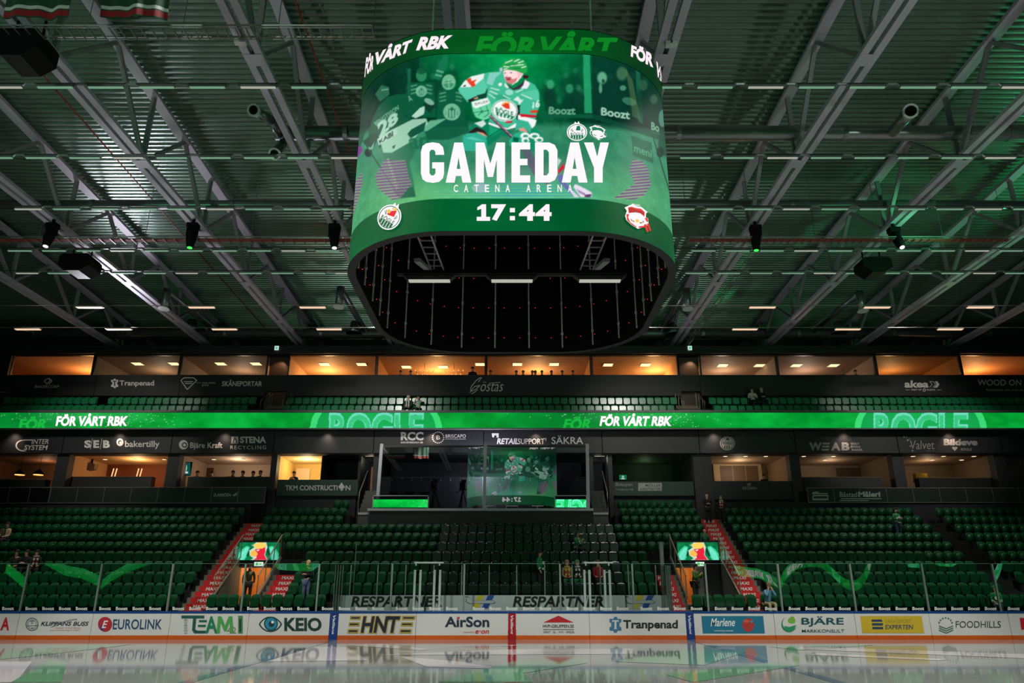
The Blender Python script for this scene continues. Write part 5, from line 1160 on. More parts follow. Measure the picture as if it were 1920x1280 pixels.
for x, lab in ((213, 'first pair of upright light bars on the wood cabinets, by the projector'), (260, 'second pair of upright light bars on the wood cabinets')):
    X = Xp(x, 886, Yw); t = thing('light_bar_pair', lab, 'wall lamp', (X, Yw, Zp(894, Yw)))
    for dx in (-.09, .11): part('tube', M('glow_peach', (255, 190, 130), .4, 0, 1.5), t, lambda b: b.bar((X + dx, Yw, Zp(893, Yw)), (X + dx + .06, Yw, Zp(878, Yw)), .045))
t = thing('hanging_projector', 'grey boxy projector hanging in the wood cabinet suite', 'projector', (Xp(171, 874, YS + 2), YS + 2, Zp(880, YS + 2)))
X = Xp(171, 874, YS + 2); part('body', M('projector_grey', (120, 108, 92), .5), t, lambda b: b.prism([(X - .5, Zp(866, YS + 2)), (X + .3, Zp(870, YS + 2)), (X + .3, Zp(880, YS + 2)), (X - .1, Zp(882, YS + 2)), (X - .5, Zp(873, YS + 2))], 'y', YS + 1.8, YS + 2.2)); part('bracket', BLK, t, lambda b: b.box(X - .04, X + .04, YS + 1.95, YS + 2.05, Zp(868, YS + 2), rooms['wood'][3]))
def wall_tv(x0, x1, y0, y1, Y, lab, col, name='wall_screen', cat='screen', tilt=.12):
    X0, X1 = Xp(x0, (y0 + y1) / 2, Y), Xp(x1, (y0 + y1) / 2, Y); za, zb_ = Zp(y1, Y), Zp(y0, Y)
    t = thing(name, lab, cat, ((X0 + X1) / 2, Y, za)); part('casing', BLK, t, lambda b: b.box(X0 - .04, X1 + .04, Y + .01, Y + .08, za - .04, zb_ + .04))
    k = Ink(onY(Y), .7); k.c(*col).r(x0, y0, x1, y1); k.c(150, 220, 200).e((x0 + x1) / 2, (y0 + y1) / 2 - (y1 - y0) * .1, (x1 - x0) * .16, (y1 - y0) * .3).c(230, 240, 238).r(x0 + (x1 - x0) * .25, y1 - (y1 - y0) * .28, x1 - (x1 - x0) * .25, y1 - (y1 - y0) * .12); k.out('picture', t)
wall_tv(339, 357, 867, 890, YS + .9, 'small teal lit screen hanging at the edge of the busy suite', (10, 90, 84))
wall_tv(1161, 1175, 890, 899, YS + 1.2, 'small teal lit screen low in the dim greenish room', (20, 120, 84))
t = thing('framed_picture', 'framed dark picture on the pale side wall of a suite', 'picture', (Xp(1640, 877, YS + 3.9), YS + 3.9, Zp(888, YS + 3.9)))
Yp_ = YS + 3.9; part('frame', BLK, t, lambda b: b.box(Xp(1632, 877, Yp_), Xp(1648, 877, Yp_), Yp_, Yp_ + .04, Zp(888, Yp_), Zp(865, Yp_))); part('print', M('print_grey', (130, 126, 120), .5), t, lambda b: b.box(Xp(1633.5, 877, Yp_), Xp(1646.5, 877, Yp_), Yp_ - .005, Yp_ - .001, Zp(886, Yp_), Zp(867, Yp_))); part('motif', M('print_dark', (64, 62, 60), .5), t, lambda b: b.ball((Xp(1640, 876, Yp_), Yp_ - .006, Zp(877, Yp_)), .12, .004, .16))
t = thing('yellow_box', 'yellow open box panel standing in a suite', 'box', (Xp(1728, 892, YS + 2), YS + 2, Zp(906, YS + 2)))
Yp2 = YS + 2; part('panel', M('box_yellow', (214, 168, 30), .5), t, lambda b: (b.box(Xp(1717, 892, Yp2), Xp(1739, 892, Yp2), Yp2, Yp2 + .3, Zp(897, Yp2), Zp(887, Yp2)), b.box(Xp(1717, 900, Yp2), Xp(1722, 900, Yp2), Yp2, Yp2 + .3, Zp(903, Yp2), Zp(897, Yp2))))
Yc2 = YS + 3.4
t = thing('tall_cupboard', 'tall brown cupboard with three doors framed in cream', 'cupboard', (Xp(1405, 886, Yc2), Yc2, Zp(901, YS) - .8))
part('body', M('cream_wood', (206, 178, 138), .5), t, lambda b: b.box(Xp(1338, 880, Yc2), Xp(1428, 880, Yc2), Yc2, Yc2 + .3, Zp(901, YS) - .8, Zp(864, Yc2)))
for i in range(3): part('door', M('cup_brown', (112, 88, 70), .5), t, lambda b: b.box(Xp(1350 + 24 * i, 880, Yc2), Xp(1373 + 24 * i, 880, Yc2), Yc2 - .02, Yc2 - .001, Zp(901, YS) - .7, Zp(873, Yc2)))
for x0, x1, y0, y1, Yd, nm, c in ((383, 401, 877, 913, YS + 3.9, 'door_1', (90, 52, 20)), (556, 582, 878, 900, YS + 3.3, 'door_2', (236, 206, 176)), (1567, 1610, 877, 914, YS + 3.9, 'door_3', (92, 72, 58))):
    struct(nm, M('door_%d' % c[0], c, .5), lambda b: b.box(Xp(x0, y0, Yd), Xp(x1, y0, Yd), Yd - .04, Yd, Zp(914, YS) - .8, Zp(y0, Yd)))
# panels under the commentary rooms
def p1(k): k.c(196, 198, 194).t('TKM CONSTRUCTI', 535, 909.5, 633, 919, 0, .015).t('N', 648, 909.5, 657, 919, 0, .015).p((640.5, 904), (647, 913), (640.5, 920.5), (634, 913)); k.c(60, 76, 70).line(634.5, 914, 640.5, 917, .8).line(640.5, 917, 646.5, 914, .8)
sign(519, 671, 899, 929, YS - .3, 'green sign panel with a white pyramid in its lettering, under the yellow room', p1, SIGNG, .29)
def p2(k): k.c(150, 152, 146).t('Biskopen', 1153.5, 904.5, 1186, 913, .25, 0).t('Fastigheter AB', 1155, 915.5, 1187, 920).r(1196.5, 905, 1241, 920); k.c(60, 62, 62).t('MÖLLER', 1210, 906, 1239, 912, 0, .01).t('ARKITEKTER', 1200, 914, 1239, 919.5, 0, .01)
sign(1150, 1301, 902.5, 929, YS - .3, 'green dark sign panel with a pale architect name block', p2, SIGNG, .29)
def p3(k): k.c(150, 148, 142).t('KRONAN', 1392.5, 912, 1418.5, 917.5, 0, .02).p((1400, 904.5), (1403, 907.5), (1404.5, 904), (1406, 907.5), (1409, 904.5), (1407.5, 909), (1401.5, 909)).r(1401, 910, 1408, 910.6)
sign(1320, 1492, 901.5, 936, YS - .3, 'charcoal sign panel with a small crown, under the cupboard suite', p3, SIGN, .29)
# glass balustrades with banners
BAL = glass('balustrade_glass', (120, 130, 128), 1.45)
def balus(x0, x1, y0, y1, n, lab, ink=None, mat=None):
    Y = 40.25; X0, X1 = Xp(x0, (y0 + y1) / 2, Y), Xp(x1, (y0 + y1) / 2, Y); za, zb_ = Zp(y1, Y), Zp(y0, Y)
    t = thing('balcony_balustrade', lab, 'balustrade', ((X0 + X1) / 2, Y, za))
    for i in range(n): a, c = X0 + (X1 - X0) * i / n, X0 + (X1 - X0) * (i + 1) / n; part('panel', mat, t, lambda b: b.box(a + .012, c - .012, Y, Y + .02, za, zb_ - .03))
    part('top_rail', RAIL, t, lambda b: b.box(X0, X1, Y - .02, Y + .04, zb_ - .03, zb_)); part('bottom_rail', RAIL, t, lambda b: b.box(X0, X1, Y - .02, Y + .04, za - .03, za))
    for i in range(n + 1): a = X0 + (X1 - X0) * i / n; part('post', RAIL, t, lambda b: b.box(a - .01, a + .01, Y - .015, Y - .001, za, zb_))
    if ink: k = Ink(onY(Y - .006)); ink(k); k.out('lettering', t)
BALM = M('balustrade_panel', (36, 44, 42), .35); BALK = M('balustrade_black', (8, 9, 10), .3)
balus(-60, 93, 913, 942, 4, 'black glass balustrade in front of the pendant lamp bar', None, BALK)
def b1(k): k.c(190, 192, 188).t('ELARBÖEN', 400.5, 923.5, 433, 930.5, .1, .02).p((436, 928), (446, 921.5), (443, 927), (447, 927), (438, 930)); k.c(120, 122, 120).t('el larm data teknik', 406, 932.3, 439, 934)
balus(94, 497, 913, 942, 8, 'long grey balustrade with one small electrician sign at its end', b1, BALM)
def b2(k):
    k.c(170, 176, 168).p((1523, 923), (1532, 920.5), (1537, 924), (1552, 924), (1552, 926), (1523, 926)).r(1523.5, 927.5, 1553, 937.5); k.c(30, 40, 36).r(1525.5, 930, 1551, 934)
    k.c(176, 182, 174).t('Båstad', 1574.5, 922, 1607, 931.5, 0, .005).t('Måleri', 1609, 921, 1650.5, 931.5, 0, .04).r(1577, 934, 1653, 935.3).r(1574.5, 937.5, 1629, 938.8)
balus(1514, 2060, 914, 941, 11, 'grey balustrade with a painter sign over two rules and a roof mark', b2, BALM)
# upper tier wall signs
def u1(k):
    k.line(82.5, 714, 90, 709, 1.5).line(90, 709, 94.5, 713, 1.5).line(94.5, 713, 88, 719.5, 1.5).line(88, 719.5, 83, 714.5, 1.5).line(92, 708.5, 98, 714, 1.5).line(98, 714, 91, 720, 1.5).t('BAKERCORP', 65, 722, 111, 727, .2, .0)
def u2(k): puzzle(k, LET, (26, 25, 28), .6, 215, 718.5); k.c(*LET).t('Tranpenad', 224, 713, 289, 725.5, 0, .02)
def u3(k):
    k.line(339, 713, 345, 708, 1.6).line(345, 708, 363, 708, 1.6).line(363, 708, 369, 713, 1.6).line(369, 713, 351, 730, 1.6).line(351, 730, 339, 713, 1.6).r(345, 714.5, 362, 716).r(347, 718, 360, 719.5).r(368, 717, 377, 717.6).t('next safety', 379, 715.5, 404, 720, .1).t('group', 378.5, 720.5, 391, 724.5, .1)
    k.t('SKÅNEPORTAR', 416, 711.5, 491, 724, .12, .02)
def u4(k):
    Pn = [(897, 716), (901, 710), (903, 708), (899, 708), (892, 714), (884, 724), (882, 731), (886, 733), (893, 729), (900, 722), (889, 725), (881, 736)]
    for a, b in zip(Pn, Pn[1:]): k.line(*a, *b, 1.3)
    k.t('östas', 901, 715, 944, 733.5, .35, -.006)
    Q = [(884, 738), (890, 735), (896, 730)]
    for a, b in zip(Q, Q[1:]): k.line(*a, *b, 1.2)
    k.line(917, 718.5, 938, 716.5, 1)
def u5(k):
    k.t('akea', 1696, 713, 1741, 726.5, 0, .035).p((1753, 714.5), (1757, 714.5), (1761.5, 720.5), (1757, 726.5), (1751, 726.5), (1756, 720.5)).line(1743, 715, 1748, 720.5, .9).line(1748, 720.5, 1743, 726, .9).line(1743, 715, 1750, 715, .9).line(1750, 715, 1754, 720.5, .9).line(1754, 720.5, 1749, 726.3, .9)
    k.t('PART OF', 1709, 729, 1728, 732, 0, .01).t('ELEDA', 1738, 729, 1754, 732, 0, .01).e(1733, 731, 3, 2.8, 0, .6).r(1698, 730.4, 1706, 731).r(1757, 730.4, 1765, 731)
    k.c(LET[0] - 20, LET[1] - 20, LET[2] - 20).t('WOOD ON WALL', 1833, 711.5, 1962, 722.5, 0, .006).t('Exklusiva tak och akustikpaneler', 1849, 729, 1962, 733.5)
for x0, x1, lab, ink in ((20, 178, 'black wall panel with a double diamond outline sign', u1), (179, 337, 'black wall panel with a small grey jigsaw piece and slab lettering', u2), (338, 497, 'black wall panel with a shield outline and outlined capitals', u3), (537, 1276, 'long black wall panel with a flowing script name', u4), (1314, 2060, 'long black wall panel with double chevron sign and thin capitals', u5)):
    sign(x0, x1, 702.5 if x0 < 1300 else 704.5, 741.5, YU, lab, ink, SIGNU, .18)
# upper suites
ZUT = Zp(666, YUG); ZUB = Zp(704, YUG)
def uroom(x0, x1, wall, ceil, e, c, ex=.5): 
    r = room('suite_room', x0, x1, YUG, 5.0, 667, 704, wall, ceil, zf=Zp(704, YUG) - 1.0); room_light(r[0] + (r[1] - r[0]) * ex, YUG + 3.2, r[3] - .9, e * 3.0, c); return r
ur = [uroom(-60, 176, (170, 120, 80), (190, 140, 100), 42, (1, .5, .18), .72), uroom(177, 338, (150, 124, 100), (150, 124, 100), 14, (1, .74, .5)), uroom(339, 502, (176, 148, 126), (150, 124, 102), 15, (1, .74, .5)),
      uroom(541, 706, (196, 150, 104), (176, 140, 104), 60, (1, .56, .22), .3), uroom(707, 911, (190, 136, 88), (176, 134, 98), 60, (1, .54, .2)), uroom(912, 1108, (190, 140, 96), (176, 134, 98), 46, (1, .58, .25)), uroom(1109, 1271, (200, 150, 100), (176, 140, 104), 60, (1, .54, .2), .85),
      uroom(1312, 1456, (180, 150, 124), (160, 130, 106), 22, (1, .76, .54)), uroom(1457, 1641, (176, 146, 124), (150, 122, 102), 20, (1, .74, .55)), uroom(1642, 1800, (150, 96, 52), (150, 104, 62), 26, (1, .58, .22)), uroom(1801, 2060, (200, 110, 50), (170, 120, 80), 60, (1, .5, .18), .35)]
zc = ur[0][3]
pan_l = [((258, 682), (327, 682), 'second small suite from the diamond sign end'), ((414, 682), (480, 682), 'suite above the shield outline sign'), ((608, 683), (678, 683), 'suite beside the brown door'), ((762, 688), (831, 688), (900, 683), 'chandelier suite'), ((970, 683), (1039, 683), 'suite full of heads'), ((1140, 684), (1210, 684), 'suite with the lit corner'), ((1355, 685), (1424, 685), 'plain pale suite'), ((1493, 685), (1563, 685), 'suite with two seated people')]
for grp in pan_l:
    for i, (x, y) in enumerate(grp[:-1]):
        X, Y = XofZ(x, y, zc - .02), YofZ(y, zc - .02)
        t = thing('ceiling_panel_lamp', 'square lit ceiling panel, %s in the %s' % (ordw(i + 1), grp[-1]), 'ceiling lamp', (X, Y, zc), 'square ceiling panels of the upper suites')
        part('frame', M('spot_ring'), t, lambda b: b.box(X - .33, X + .33, Y - .33, Y + .33, zc - .025, zc - .003)); part('diffuser', M('glow_panel', (255, 230, 170), .5, 0, 1.5), t, lambda b: b.box(X - .29, X + .29, Y - .29, Y + .29, zc - .03, zc - .0255))
struct('wall_upper', M('fascia_black', (14, 18, 17), .6), lambda b: (b.box(-40, 40, 42.3, 47.8, ZUT + .03, ZUT + .5), b.box(-40, 40, YUG - .1, YUG + .1, Zp(704, YUG) - 1.0, ZUB), b.box(-40, Xp(20, 680, YUG), YUG - .1, YUG + .1, ZUB, ZUT), b.box(-46, 46, 50, 50.3, 6, 22)))
n_ = 0
for i, (x0, x1) in enumerate(((22, 176), (177, 338), (339, 502), (541, 706), (707, 911), (912, 1108), (1109, 1271), (1312, 1456), (1457, 1641), (1642, 1800), (1801, 2060))):
    X0, X1 = Xp(x0, 685, YUG), Xp(x1, 685, YUG)
    o = struct('window_%d' % (i + 1), M('frame_black', (18, 18, 19), .4), lambda b: (b.box(X0, X0 + .07, YUG - .06, YUG + .06, ZUB, ZUT), b.box(X1 - .07, X1, YUG - .06, YUG + .06, ZUB, ZUT), b.box(X0, X1, YUG - .06, YUG + .06, ZUT - .03, ZUT), b.box(X0, X1, YUG - .06, YUG + .06, ZUB, ZUB + .03)))
    part('pane', GL2, o, lambda b: b.quad((X0 + .05, YUG, ZUB), (X1 - .05, YUG, ZUB), (X1 - .05, YUG, ZUT), (X0 + .05, YUG, ZUT)))
DOORB = M('door_brown', (58, 32, 18), .5, 0, 0, .25, 3)
for i, (x0, x1) in enumerate(((499, 536), (1277, 1312))):
    X0, X1 = Xp(x0, 700, YUG), Xp(x1, 700, YUG)
    struct('door_%d' % (4 + i), DOORB, lambda b: b.box(X0, X1, YUG + .35, YUG + .42, UB[1][1], ZUT - .02))
    lamp('door_lamp', 'SPOT', ((X0 + X1) / 2 + .3, YUG - .1, ZUT - .1), ((X0 + X1) / 2 - .1, YUG + .4, ZUT - 1.4), 60, (1, .66, .36), .05, 90)
    Xs0, Xs1 = Xp(x0 - 5, 745, 41.3), Xp(x1 + 2, 745, 41.3)
    t = thing('balcony_steps', 'grey concrete steps down from the brown door by the ' + ('script and shield signs' if i == 0 else 'chevron sign'), 'steps', ((Xs0 + Xs1) / 2, 41.2, UB[0][1]))
    part('step_run', STEP, t, lambda b: [b.box(Xs0, Xs1, 40.75 + .33 * j, 42.5, UB[0][1], UB[0][1] + .2 * (j + 1)) for j in range(5)])
    for s in (Xs0 + .05, Xs1 - .05): part('handrail', RAIL, t, lambda b: (b.tube([(s, 40.8, UB[0][1]), (s, 40.8, UB[0][1] + 1.0), (s, 42.2, UB[1][1] + 1.15), (s, 42.2, UB[1][1])], .022, 6), b.tube([(s + .16, 41.0, UB[0][1]), (s + .16, 41.0, UB[0][1] + 1.0), (s + .16, 42.2, UB[1][1] + 1.1), (s + .16, 42.2, UB[1][1])], .018, 6)))
    X = (X0 + X1) / 2; z = ZUT + .22
    t = thing('exit_sign', 'tiny lit exit sign above the brown door beside the ' + ('shield sign' if i == 0 else 'chevron sign'), 'exit sign', (X, 42.2, z)); part('box', M('exit_pale', (210, 240, 236), .4, 0, .8), t, lambda b: b.box(X - .12, X + .12, 42.2, 42.26, z, z + .26)); part('symbol', M('exit_green'), t, lambda b: b.box(X - .05, X + .05, 42.19, 42.199, z + .05, z + .2))
# chandeliers: rows of tiny bulbs in a zigzag
for x0, x1, lab in ((779, 813, 'zigzag chandelier of tiny bulbs nearest the suite wall'), (834, 868, 'zigzag chandelier of tiny bulbs by the lone standing figure')):
    Yl = YUG + 1.4; t = thing('chandelier', lab, 'chandelier', (Xp((x0 + x1) / 2, 698, Yl), Yl, Zp(700, Yl)))
    P_ = [(Xp(x0 + (x1 - x0) * i / 8, 698, Yl), Yl, Zp(701 if i % 2 else 694.5, Yl)) for i in range(9)]
    part('frame', BLK, t, lambda b: (b.tube(P_, .015, 5), b.tube([(P_[4][0], Yl, P_[4][2]), (P_[4][0], Yl, zc)], .01, 5)))
    for p_ in P_: part('bulb', GLOWA, t, lambda b: b.ball(p_, .04, nu=6, nv=4))

# press box
YP = 38.6
XA, XB = Xp(697, 900, YP), Xp(1110, 900, YP)
zb0, zb1 = RF(7) - .3, Zp(957, YP)
struct('press_stand', SIGN, lambda b: (b.box(XA, XB, YP - .1, YS + 2.6, zb0, zb1), b.box(XA, XB, YP + 2.55, YP + 2.65, zb1, zb1 + 2.1), b.box(XA, XB, YF + .3, YS + 2, Zp(849, YF) - .05, Zp(849, YF)), b.box(XA, XB, YS + 2.5, YS + 2.6, zb1, Zp(849, YF))))
struct('trim_1', M('ledge_pale', (190, 192, 196), .5), lambda b: b.box(XA - .1, XB, YP - .16, YP + .05, zb1 - .02, zb1 + .1))
for i, (xb_, xt) in enumerate(((706.5, 716), (908, 910), (1103, 1101))):
    X = Xp(xb_, 955, YP); Xt = Xp(xt, 833, YP)
    struct('trim_%d' % (2 + i), M('post_pale', (186, 188, 192), .45), lambda b: b.bar((X, YP, zb1), (Xt, YP, Zp(832, YP)), .16, .12))
for i, (x0, x1) in enumerate(((711, 905), (912, 1100))):
    X0, X1 = Xp(x0, 900, YP), Xp(x1, 900, YP)
    o = struct('window_%d' % (12 + i), M('frame_black'), lambda b: (b.box(X0, X1, YP - .02, YP + .04, Zp(838, YP), Zp(835, YP)),))
    part('pane', COAT, o, lambda b: b.quad((X0, YP - .012, zb1 + .1), (X1, YP - .012, zb1 + .1), (X1, YP + .03, Zp(836, YP)), (X0, YP + .03, Zp(836, YP))))
    part('stud', M('stud_pale', (150, 150, 150), .4), o, lambda b: [b.ball((X0 + (X1 - X0) * (j + .5) / 10, YP + 2.5, zb1 + 2.0 - .12 * q), .03, nu=6, nv=4) for j in range(10) for q in (0, 1)])
room_light((XA + XB) / 2, YP + 1.3, zb1 + 2.4, 420, (.84, .8, 1))
for x0, x1, lab in ((700, 802, 'low leaning glass parapet of the press box by the wood lit passage, shining green'), (1041, 1099, 'low leaning glass parapet of the press box by the grey passage, shining green')):
    Yq = YP - .1; X0, X1 = Xp(x0, 942, Yq), Xp(x1, 942, Yq); z0, z1 = zb1 + .1, Zp(930, Yq)
    t = thing('glass_parapet', lab, 'glass parapet', ((X0 + X1) / 2, Yq, z0))
    part('sheet', COAT, t, lambda b: b.quad((X0, Yq, z0), (X1, Yq, z0), (X1, Yq - .066 * (z1 - z0), z1), (X0, Yq - .066 * (z1 - z0), z1)))
    part('edge_rail', M('post_pale'), t, lambda b: (b.box(X0, X1, Yq - .09, Yq - .03, z1, z1 + .04), b.box(X0 - .04, X0, Yq - .04, Yq, z0, z1), b.box(X1, X1 + .04, Yq - .04, Yq, z0, z1)))
# side steps
for x0, x1, lab in ((672, 697, 'grey steps climbing beside the press box, by the wood lit passage'), (1112, 1140, 'grey steps climbing beside the press box, by the grey passage')):
    X0, X1 = Xp(x0, 950, YP), Xp(x1, 950, YP)
    t = thing('side_steps', lab, 'steps', ((X0 + X1) / 2, YP, zb0))
    part('step_run', M('steps_grey', (86, 84, 80), .7), t, lambda b: [b.box(X0, X1, YP + .3 * j, YP + 2.4, zb0, zb1 - .1 + .26 * j) for j in range(6)]); part('nosing', M('ledge_pale'), t, lambda b: b.box(X0, X1, YP - .03, YP - .001, zb1 - .2, zb1 - .09))
    part('handrail', RAIL, t, lambda b: b.tube([(X0 if x0 < 900 else X1, YP, zb1 - .1), (X0 if x0 < 900 else X1, YP, zb1 + .9), (X0 if x0 < 900 else X1, YP + 1.8, zb1 + 2.3)], .025, 6))
struct('passage_wall', [WALLD, M('passage_wood', (150, 92, 36), .5)], lambda b: (b.box(Xp(671, 880, YS), Xp(676, 880, YS), YS, YS + 3, RF(9), Zp(849, YF)), b.box(Xp(671, 880, YS), Xp(702, 880, YS), YS + 2.9, YS + 3, RF(9), Zp(849, YF)), b.box(Xp(1110, 880, YS), Xp(1142, 880, YS), YS + 2.9, YS + 3, RF(9), Zp(849, YF)), setattr(b, 'cur', 1), b.box(Xp(696, 880, YS), Xp(700, 880, YS), YS, YS + 2, RF(9), Zp(875, YS))))
lamp('passage_light', 'POINT', (Xp(690, 880, YS), YS + .7, Zp(860, YS)), (0, 0, 0), 8, (1, .8, .55), .1); lamp('passage_light', 'POINT', (Xp(1125, 860, YS), YS + .8, Zp(856, YS)), (0, 0, 0), 7, (.9, 1, .8), .1)
for x, lab in ((690, 'ceiling lamp of the wood lit passage'), (1127, 'ceiling lamp of the grey passage')):
    X = Xp(x, 850, YS); t = thing('passage_lamp', lab, 'ceiling lamp', (X, YS + .6, Zp(851, YS))); part('diffuser', M('glow_lamp', (220, 230, 190), .5, 0, .8), t, lambda b: b.box(X - .3, X + .3, YS + .4, YS + .8, Zp(851, YS), Zp(849.5, YS)))
# cameras and desks behind the press glass
def tripod(x, ytop, lab, head):
    Y = YP + 1.0; X = Xp(x, 920, Y); z0, z1 = zb1, Zp(ytop + 16, Y)
    t = thing('broadcast_camera', lab, 'camera', (X, Y, z0))
    for a in (.3, 2.4, 4.5): part('leg', BLK, t, lambda b: b.bar((X, Y, z1), (X + .35 * math.cos(a), Y + .3 * math.sin(a), z0), .05))
    part('body', BLK, t, lambda b: b.box(X - .16, X + .16, Y - .5, Y + .3, z1, z1 + .34)); part('lens', M('lens_black', (10, 10, 14), .15), t, lambda b: b.tube([(X + head, Y - .8, z1 + .17), (X, Y - .5, z1 + .17)], [.13, .11], 12)); part('viewfinder', BLK, t, lambda b: b.box(X - .1, X + .18, Y - .1, Y + .1, z1 + .35, z1 + .52)); part('pan_bar', BLK, t, lambda b: b.bar((X - .4, Y + .5, z1 - .1), (X, Y, z1 + .05), .03))
tripod(815, 901, 'black broadcast camera under a hanging cloth, behind the press window, nearest its outer post', .1); tripod(868, 902, 'tall black broadcast camera on a tripod with side bars, behind the press window', 0); tripod(962, 903, 'black broadcast camera with red lamps, beside the centre post of the press window', 0); tripod(1022, 905, 'big black broadcast camera turned sideways behind the press window', .35)
t = thing('press_desk', 'pale desk with clutter behind the press glass near the wood passage', 'desk', (Xp(752, 940, YP + .8), YP + .8, zb1)); X0, X1 = Xp(706, 940, YP + .6), Xp(800, 940, YP + .6)
part('top', M('desk_pale', (150, 150, 148), .4), t, lambda b: b.box(X0, X1, YP + .4, YP + 1.1, zb1 + .68, zb1 + .74)); part('front', M('desk_green_sheen', (20, 110, 40), .4), t, lambda b: b.box(X0, X1, YP + .44, YP + .48, zb1 + .1, zb1 + .67))  # green light reflected at the desk front is put into its colour
for i, x in enumerate((738, 768, 796)):
    X = Xp(x, 925, YP + .8); t = thing('desk_monitor', 'small dark monitor on the press desk, %s from the wood passage' % ordw(i + 1), 'monitor', (X, YP + .8, zb1 + .74)); part('panel', BLK, t, lambda b: b.box(X - .22, X + .22, YP + .78, YP + .82, zb1 + .8, zb1 + 1.05)); part('stand', BLK, t, lambda b: b.box(X - .08, X + .08, YP + .74, YP + .9, zb1 + .74, zb1 + .8))
X = Xp(1043, 895, YP + 1.2); t = thing('standing_screen', 'small grey screen on a thin stand behind the press glass', 'screen', (X, YP + 1.2, zb1)); part('panel', M('pale_screen', (150, 160, 158), .4), t, lambda b: b.box(X - .22, X + .22, YP + 1.2, YP + 1.24, Zp(901, YP + 1.2), Zp(892, YP + 1.2))); part('stand', BLK, t, lambda b: b.tube([(X, YP + 1.26, zb1), (X, YP + 1.26, Zp(897, YP + 1.2))], .02, 6))
t = thing('wicker_basket', 'small brown basket on the shelf behind the press glass', 'basket', (Xp(891, 936, YP + .5), YP + .5, zb1 + .1)); X = Xp(891, 936, YP + .5); part('basket', M('wicker', (120, 74, 50), .7), t, lambda b: b.tube([(X, YP + .5, zb1 + .1), (X, YP + .5, zb1 + .35)], [.12, .17], 12))
# strip lamps under the balcony edge
for i, x in enumerate((25, 222, 420, 613, 809, 1005, 1340, 1585, 1782)):
    X = Xp(x, 804, 40.95); z = Zp(804.2, 40.95)
    nm = ['over the swoosh sign', 'over the barred capitals sign', 'over the boxed star sign', 'over the yellow room fascia', 'over the beaded circle sign', 'over the mirroring press window', 'over the round crest sign', 'over the stacked words sign', 'over the heart sign'][i]
    t = thing('strip_lamp', 'thin dim strip lamp under the balcony edge ' + nm, 'lamp', (X, 40.95, z), 'strip lamps under the balcony'); part('housing', M('lamp_housing'), t, lambda b: b.box(X - .55, X + .55, 40.9, 41.0, z, z + .06)); part('diffuser', M('glow_peach_dim', (255, 210, 170), .4, 0, .55), t, lambda b: b.box(X - .5, X + .5, 40.91, 40.99, z - .012, z - .001))
    lamp('strip_light', 'SPOT', (X, 40.9, z - .08), (X, 41.55, z - 3), 90, (1, .74, .6), .15, 105, 1)

# ================================================================== ROOF
TB = CAMH + 14.4
def TU(y): return CAMH + 17.55 - .045 * abs(y - 16.5)
TRM = M('truss_grey', (182, 172, 188), .5, 0, 0, .06, 3); TRW = M('truss_web', (140, 138, 142), .5, 0, 0, .06, 3)
DECK = M('roof_deck', (146, 164, 153), .27, .65, 0, .16, 1.2)
def deck(b):
    y = -10.0; prof = []
    p = .27
    while y < 50.2:
        for dy, dz in ((0, 0), (.09, 0), (.125, .09), (.235, .09)): prof.append((y + dy, TU(y) + .28 + dz))
        y += p
    for (ya, za), (yb_, zb_) in zip(prof, prof[1:]): b.quad((-46, ya, za), (46, ya, za), (46, yb_, zb_), (-46, yb_, zb_))
struct('ceiling', DECK, deck)
XS = [-1.74, -1.33, -.921, -.513, -.107, .303, .709, 1.115, 1.52, 1.93]
tl = ['running behind the big black speaker box', 'with the small spotlight whose lens is white', 'behind the green lensed spotlight, crossing the bright deck', 'under the striped banner corner, reaching the cube edge', 'hidden mostly behind the screen cube', 'just past the far edge of the screen cube', 'carrying the angled air nozzle', 'with the tilted white lensed spotlight', 'behind the black projector box', 'outermost beyond the projector box']
for xi, lab in zip(XS, tl):
    X = xi * 14.4
    t = thing('roof_truss', 'grey steel roof truss ' + lab, 'roof truss', (X, 27, TB), 'steel roof trusses')
    part('lower_chord', TRM, t, lambda b: (b.box(X - .29, X - .07, -9.8, 50, TB, TB + .14), b.box(X + .07, X + .29, -9.8, 50, TB, TB + .14)))
    part('upper_chord', TRM, t, lambda b: [b.bar((X + dx, y0, TU(y0)), (X + dx, y1, TU(y1)), .4, .14) for dx in (0,) for y0, y1 in ((-9.8, 16.5), (16.5, 50))])
    for j in range(-5, 6):
        y = 17.4 + 5.45 * j
        if y > 49: continue
        for dy, wd in ((0, .16), (2.72, .15), (-2.72, .15)):
            y2 = y + dy
            if -9.5 < y2 < 50 and y > -9.5: part('web_member', TRW, t, lambda b: b.bar((X, y, TB + .1), (X, y2, TU(y2)), wd, .12))
        if y > -9.5: part('batten_plate', TRM, t, lambda b: b.box(X - .27, X + .27, y - .25, y + .25, TB - .012, TB - .001))
# ducts along the hall
DUCT = M('duct_metal', (128, 132, 132), .32, .75, 0, .12, 14)
def duct(y, z, r, lab, x0=-44):
    t = thing('ventilation_duct', lab, 'duct', (0, y, z))
    part('pipe', DUCT, t, lambda b: b.tube([(x0, y, z), (44, y, z)], r, 18), True)
    for x in range(-42, 43, 6):
        if x > x0: part('coupling', DUCT, t, lambda b: b.tube([(x - .08, y, z), (x + .08, y, z)], r + .025, 18))
duct(YofZ(250, CAMH + 15.6), CAMH + 15.6, .27, 'round metal air duct crossing behind the cube, ending at the paired silver nozzles', XofZ(518, 250, CAMH + 15.6))
duct(YofZ(384, CAMH + 15.6), CAMH + 15.6, .2, 'slimmer metal air duct crossing above the third light row')
duct(43.6, CAMH + 15.2, .3, 'round air duct low at the back above the upper suites'); duct(44.8, CAMH + 14.6, .2, 'thin pipe at the very back below the low air duct')
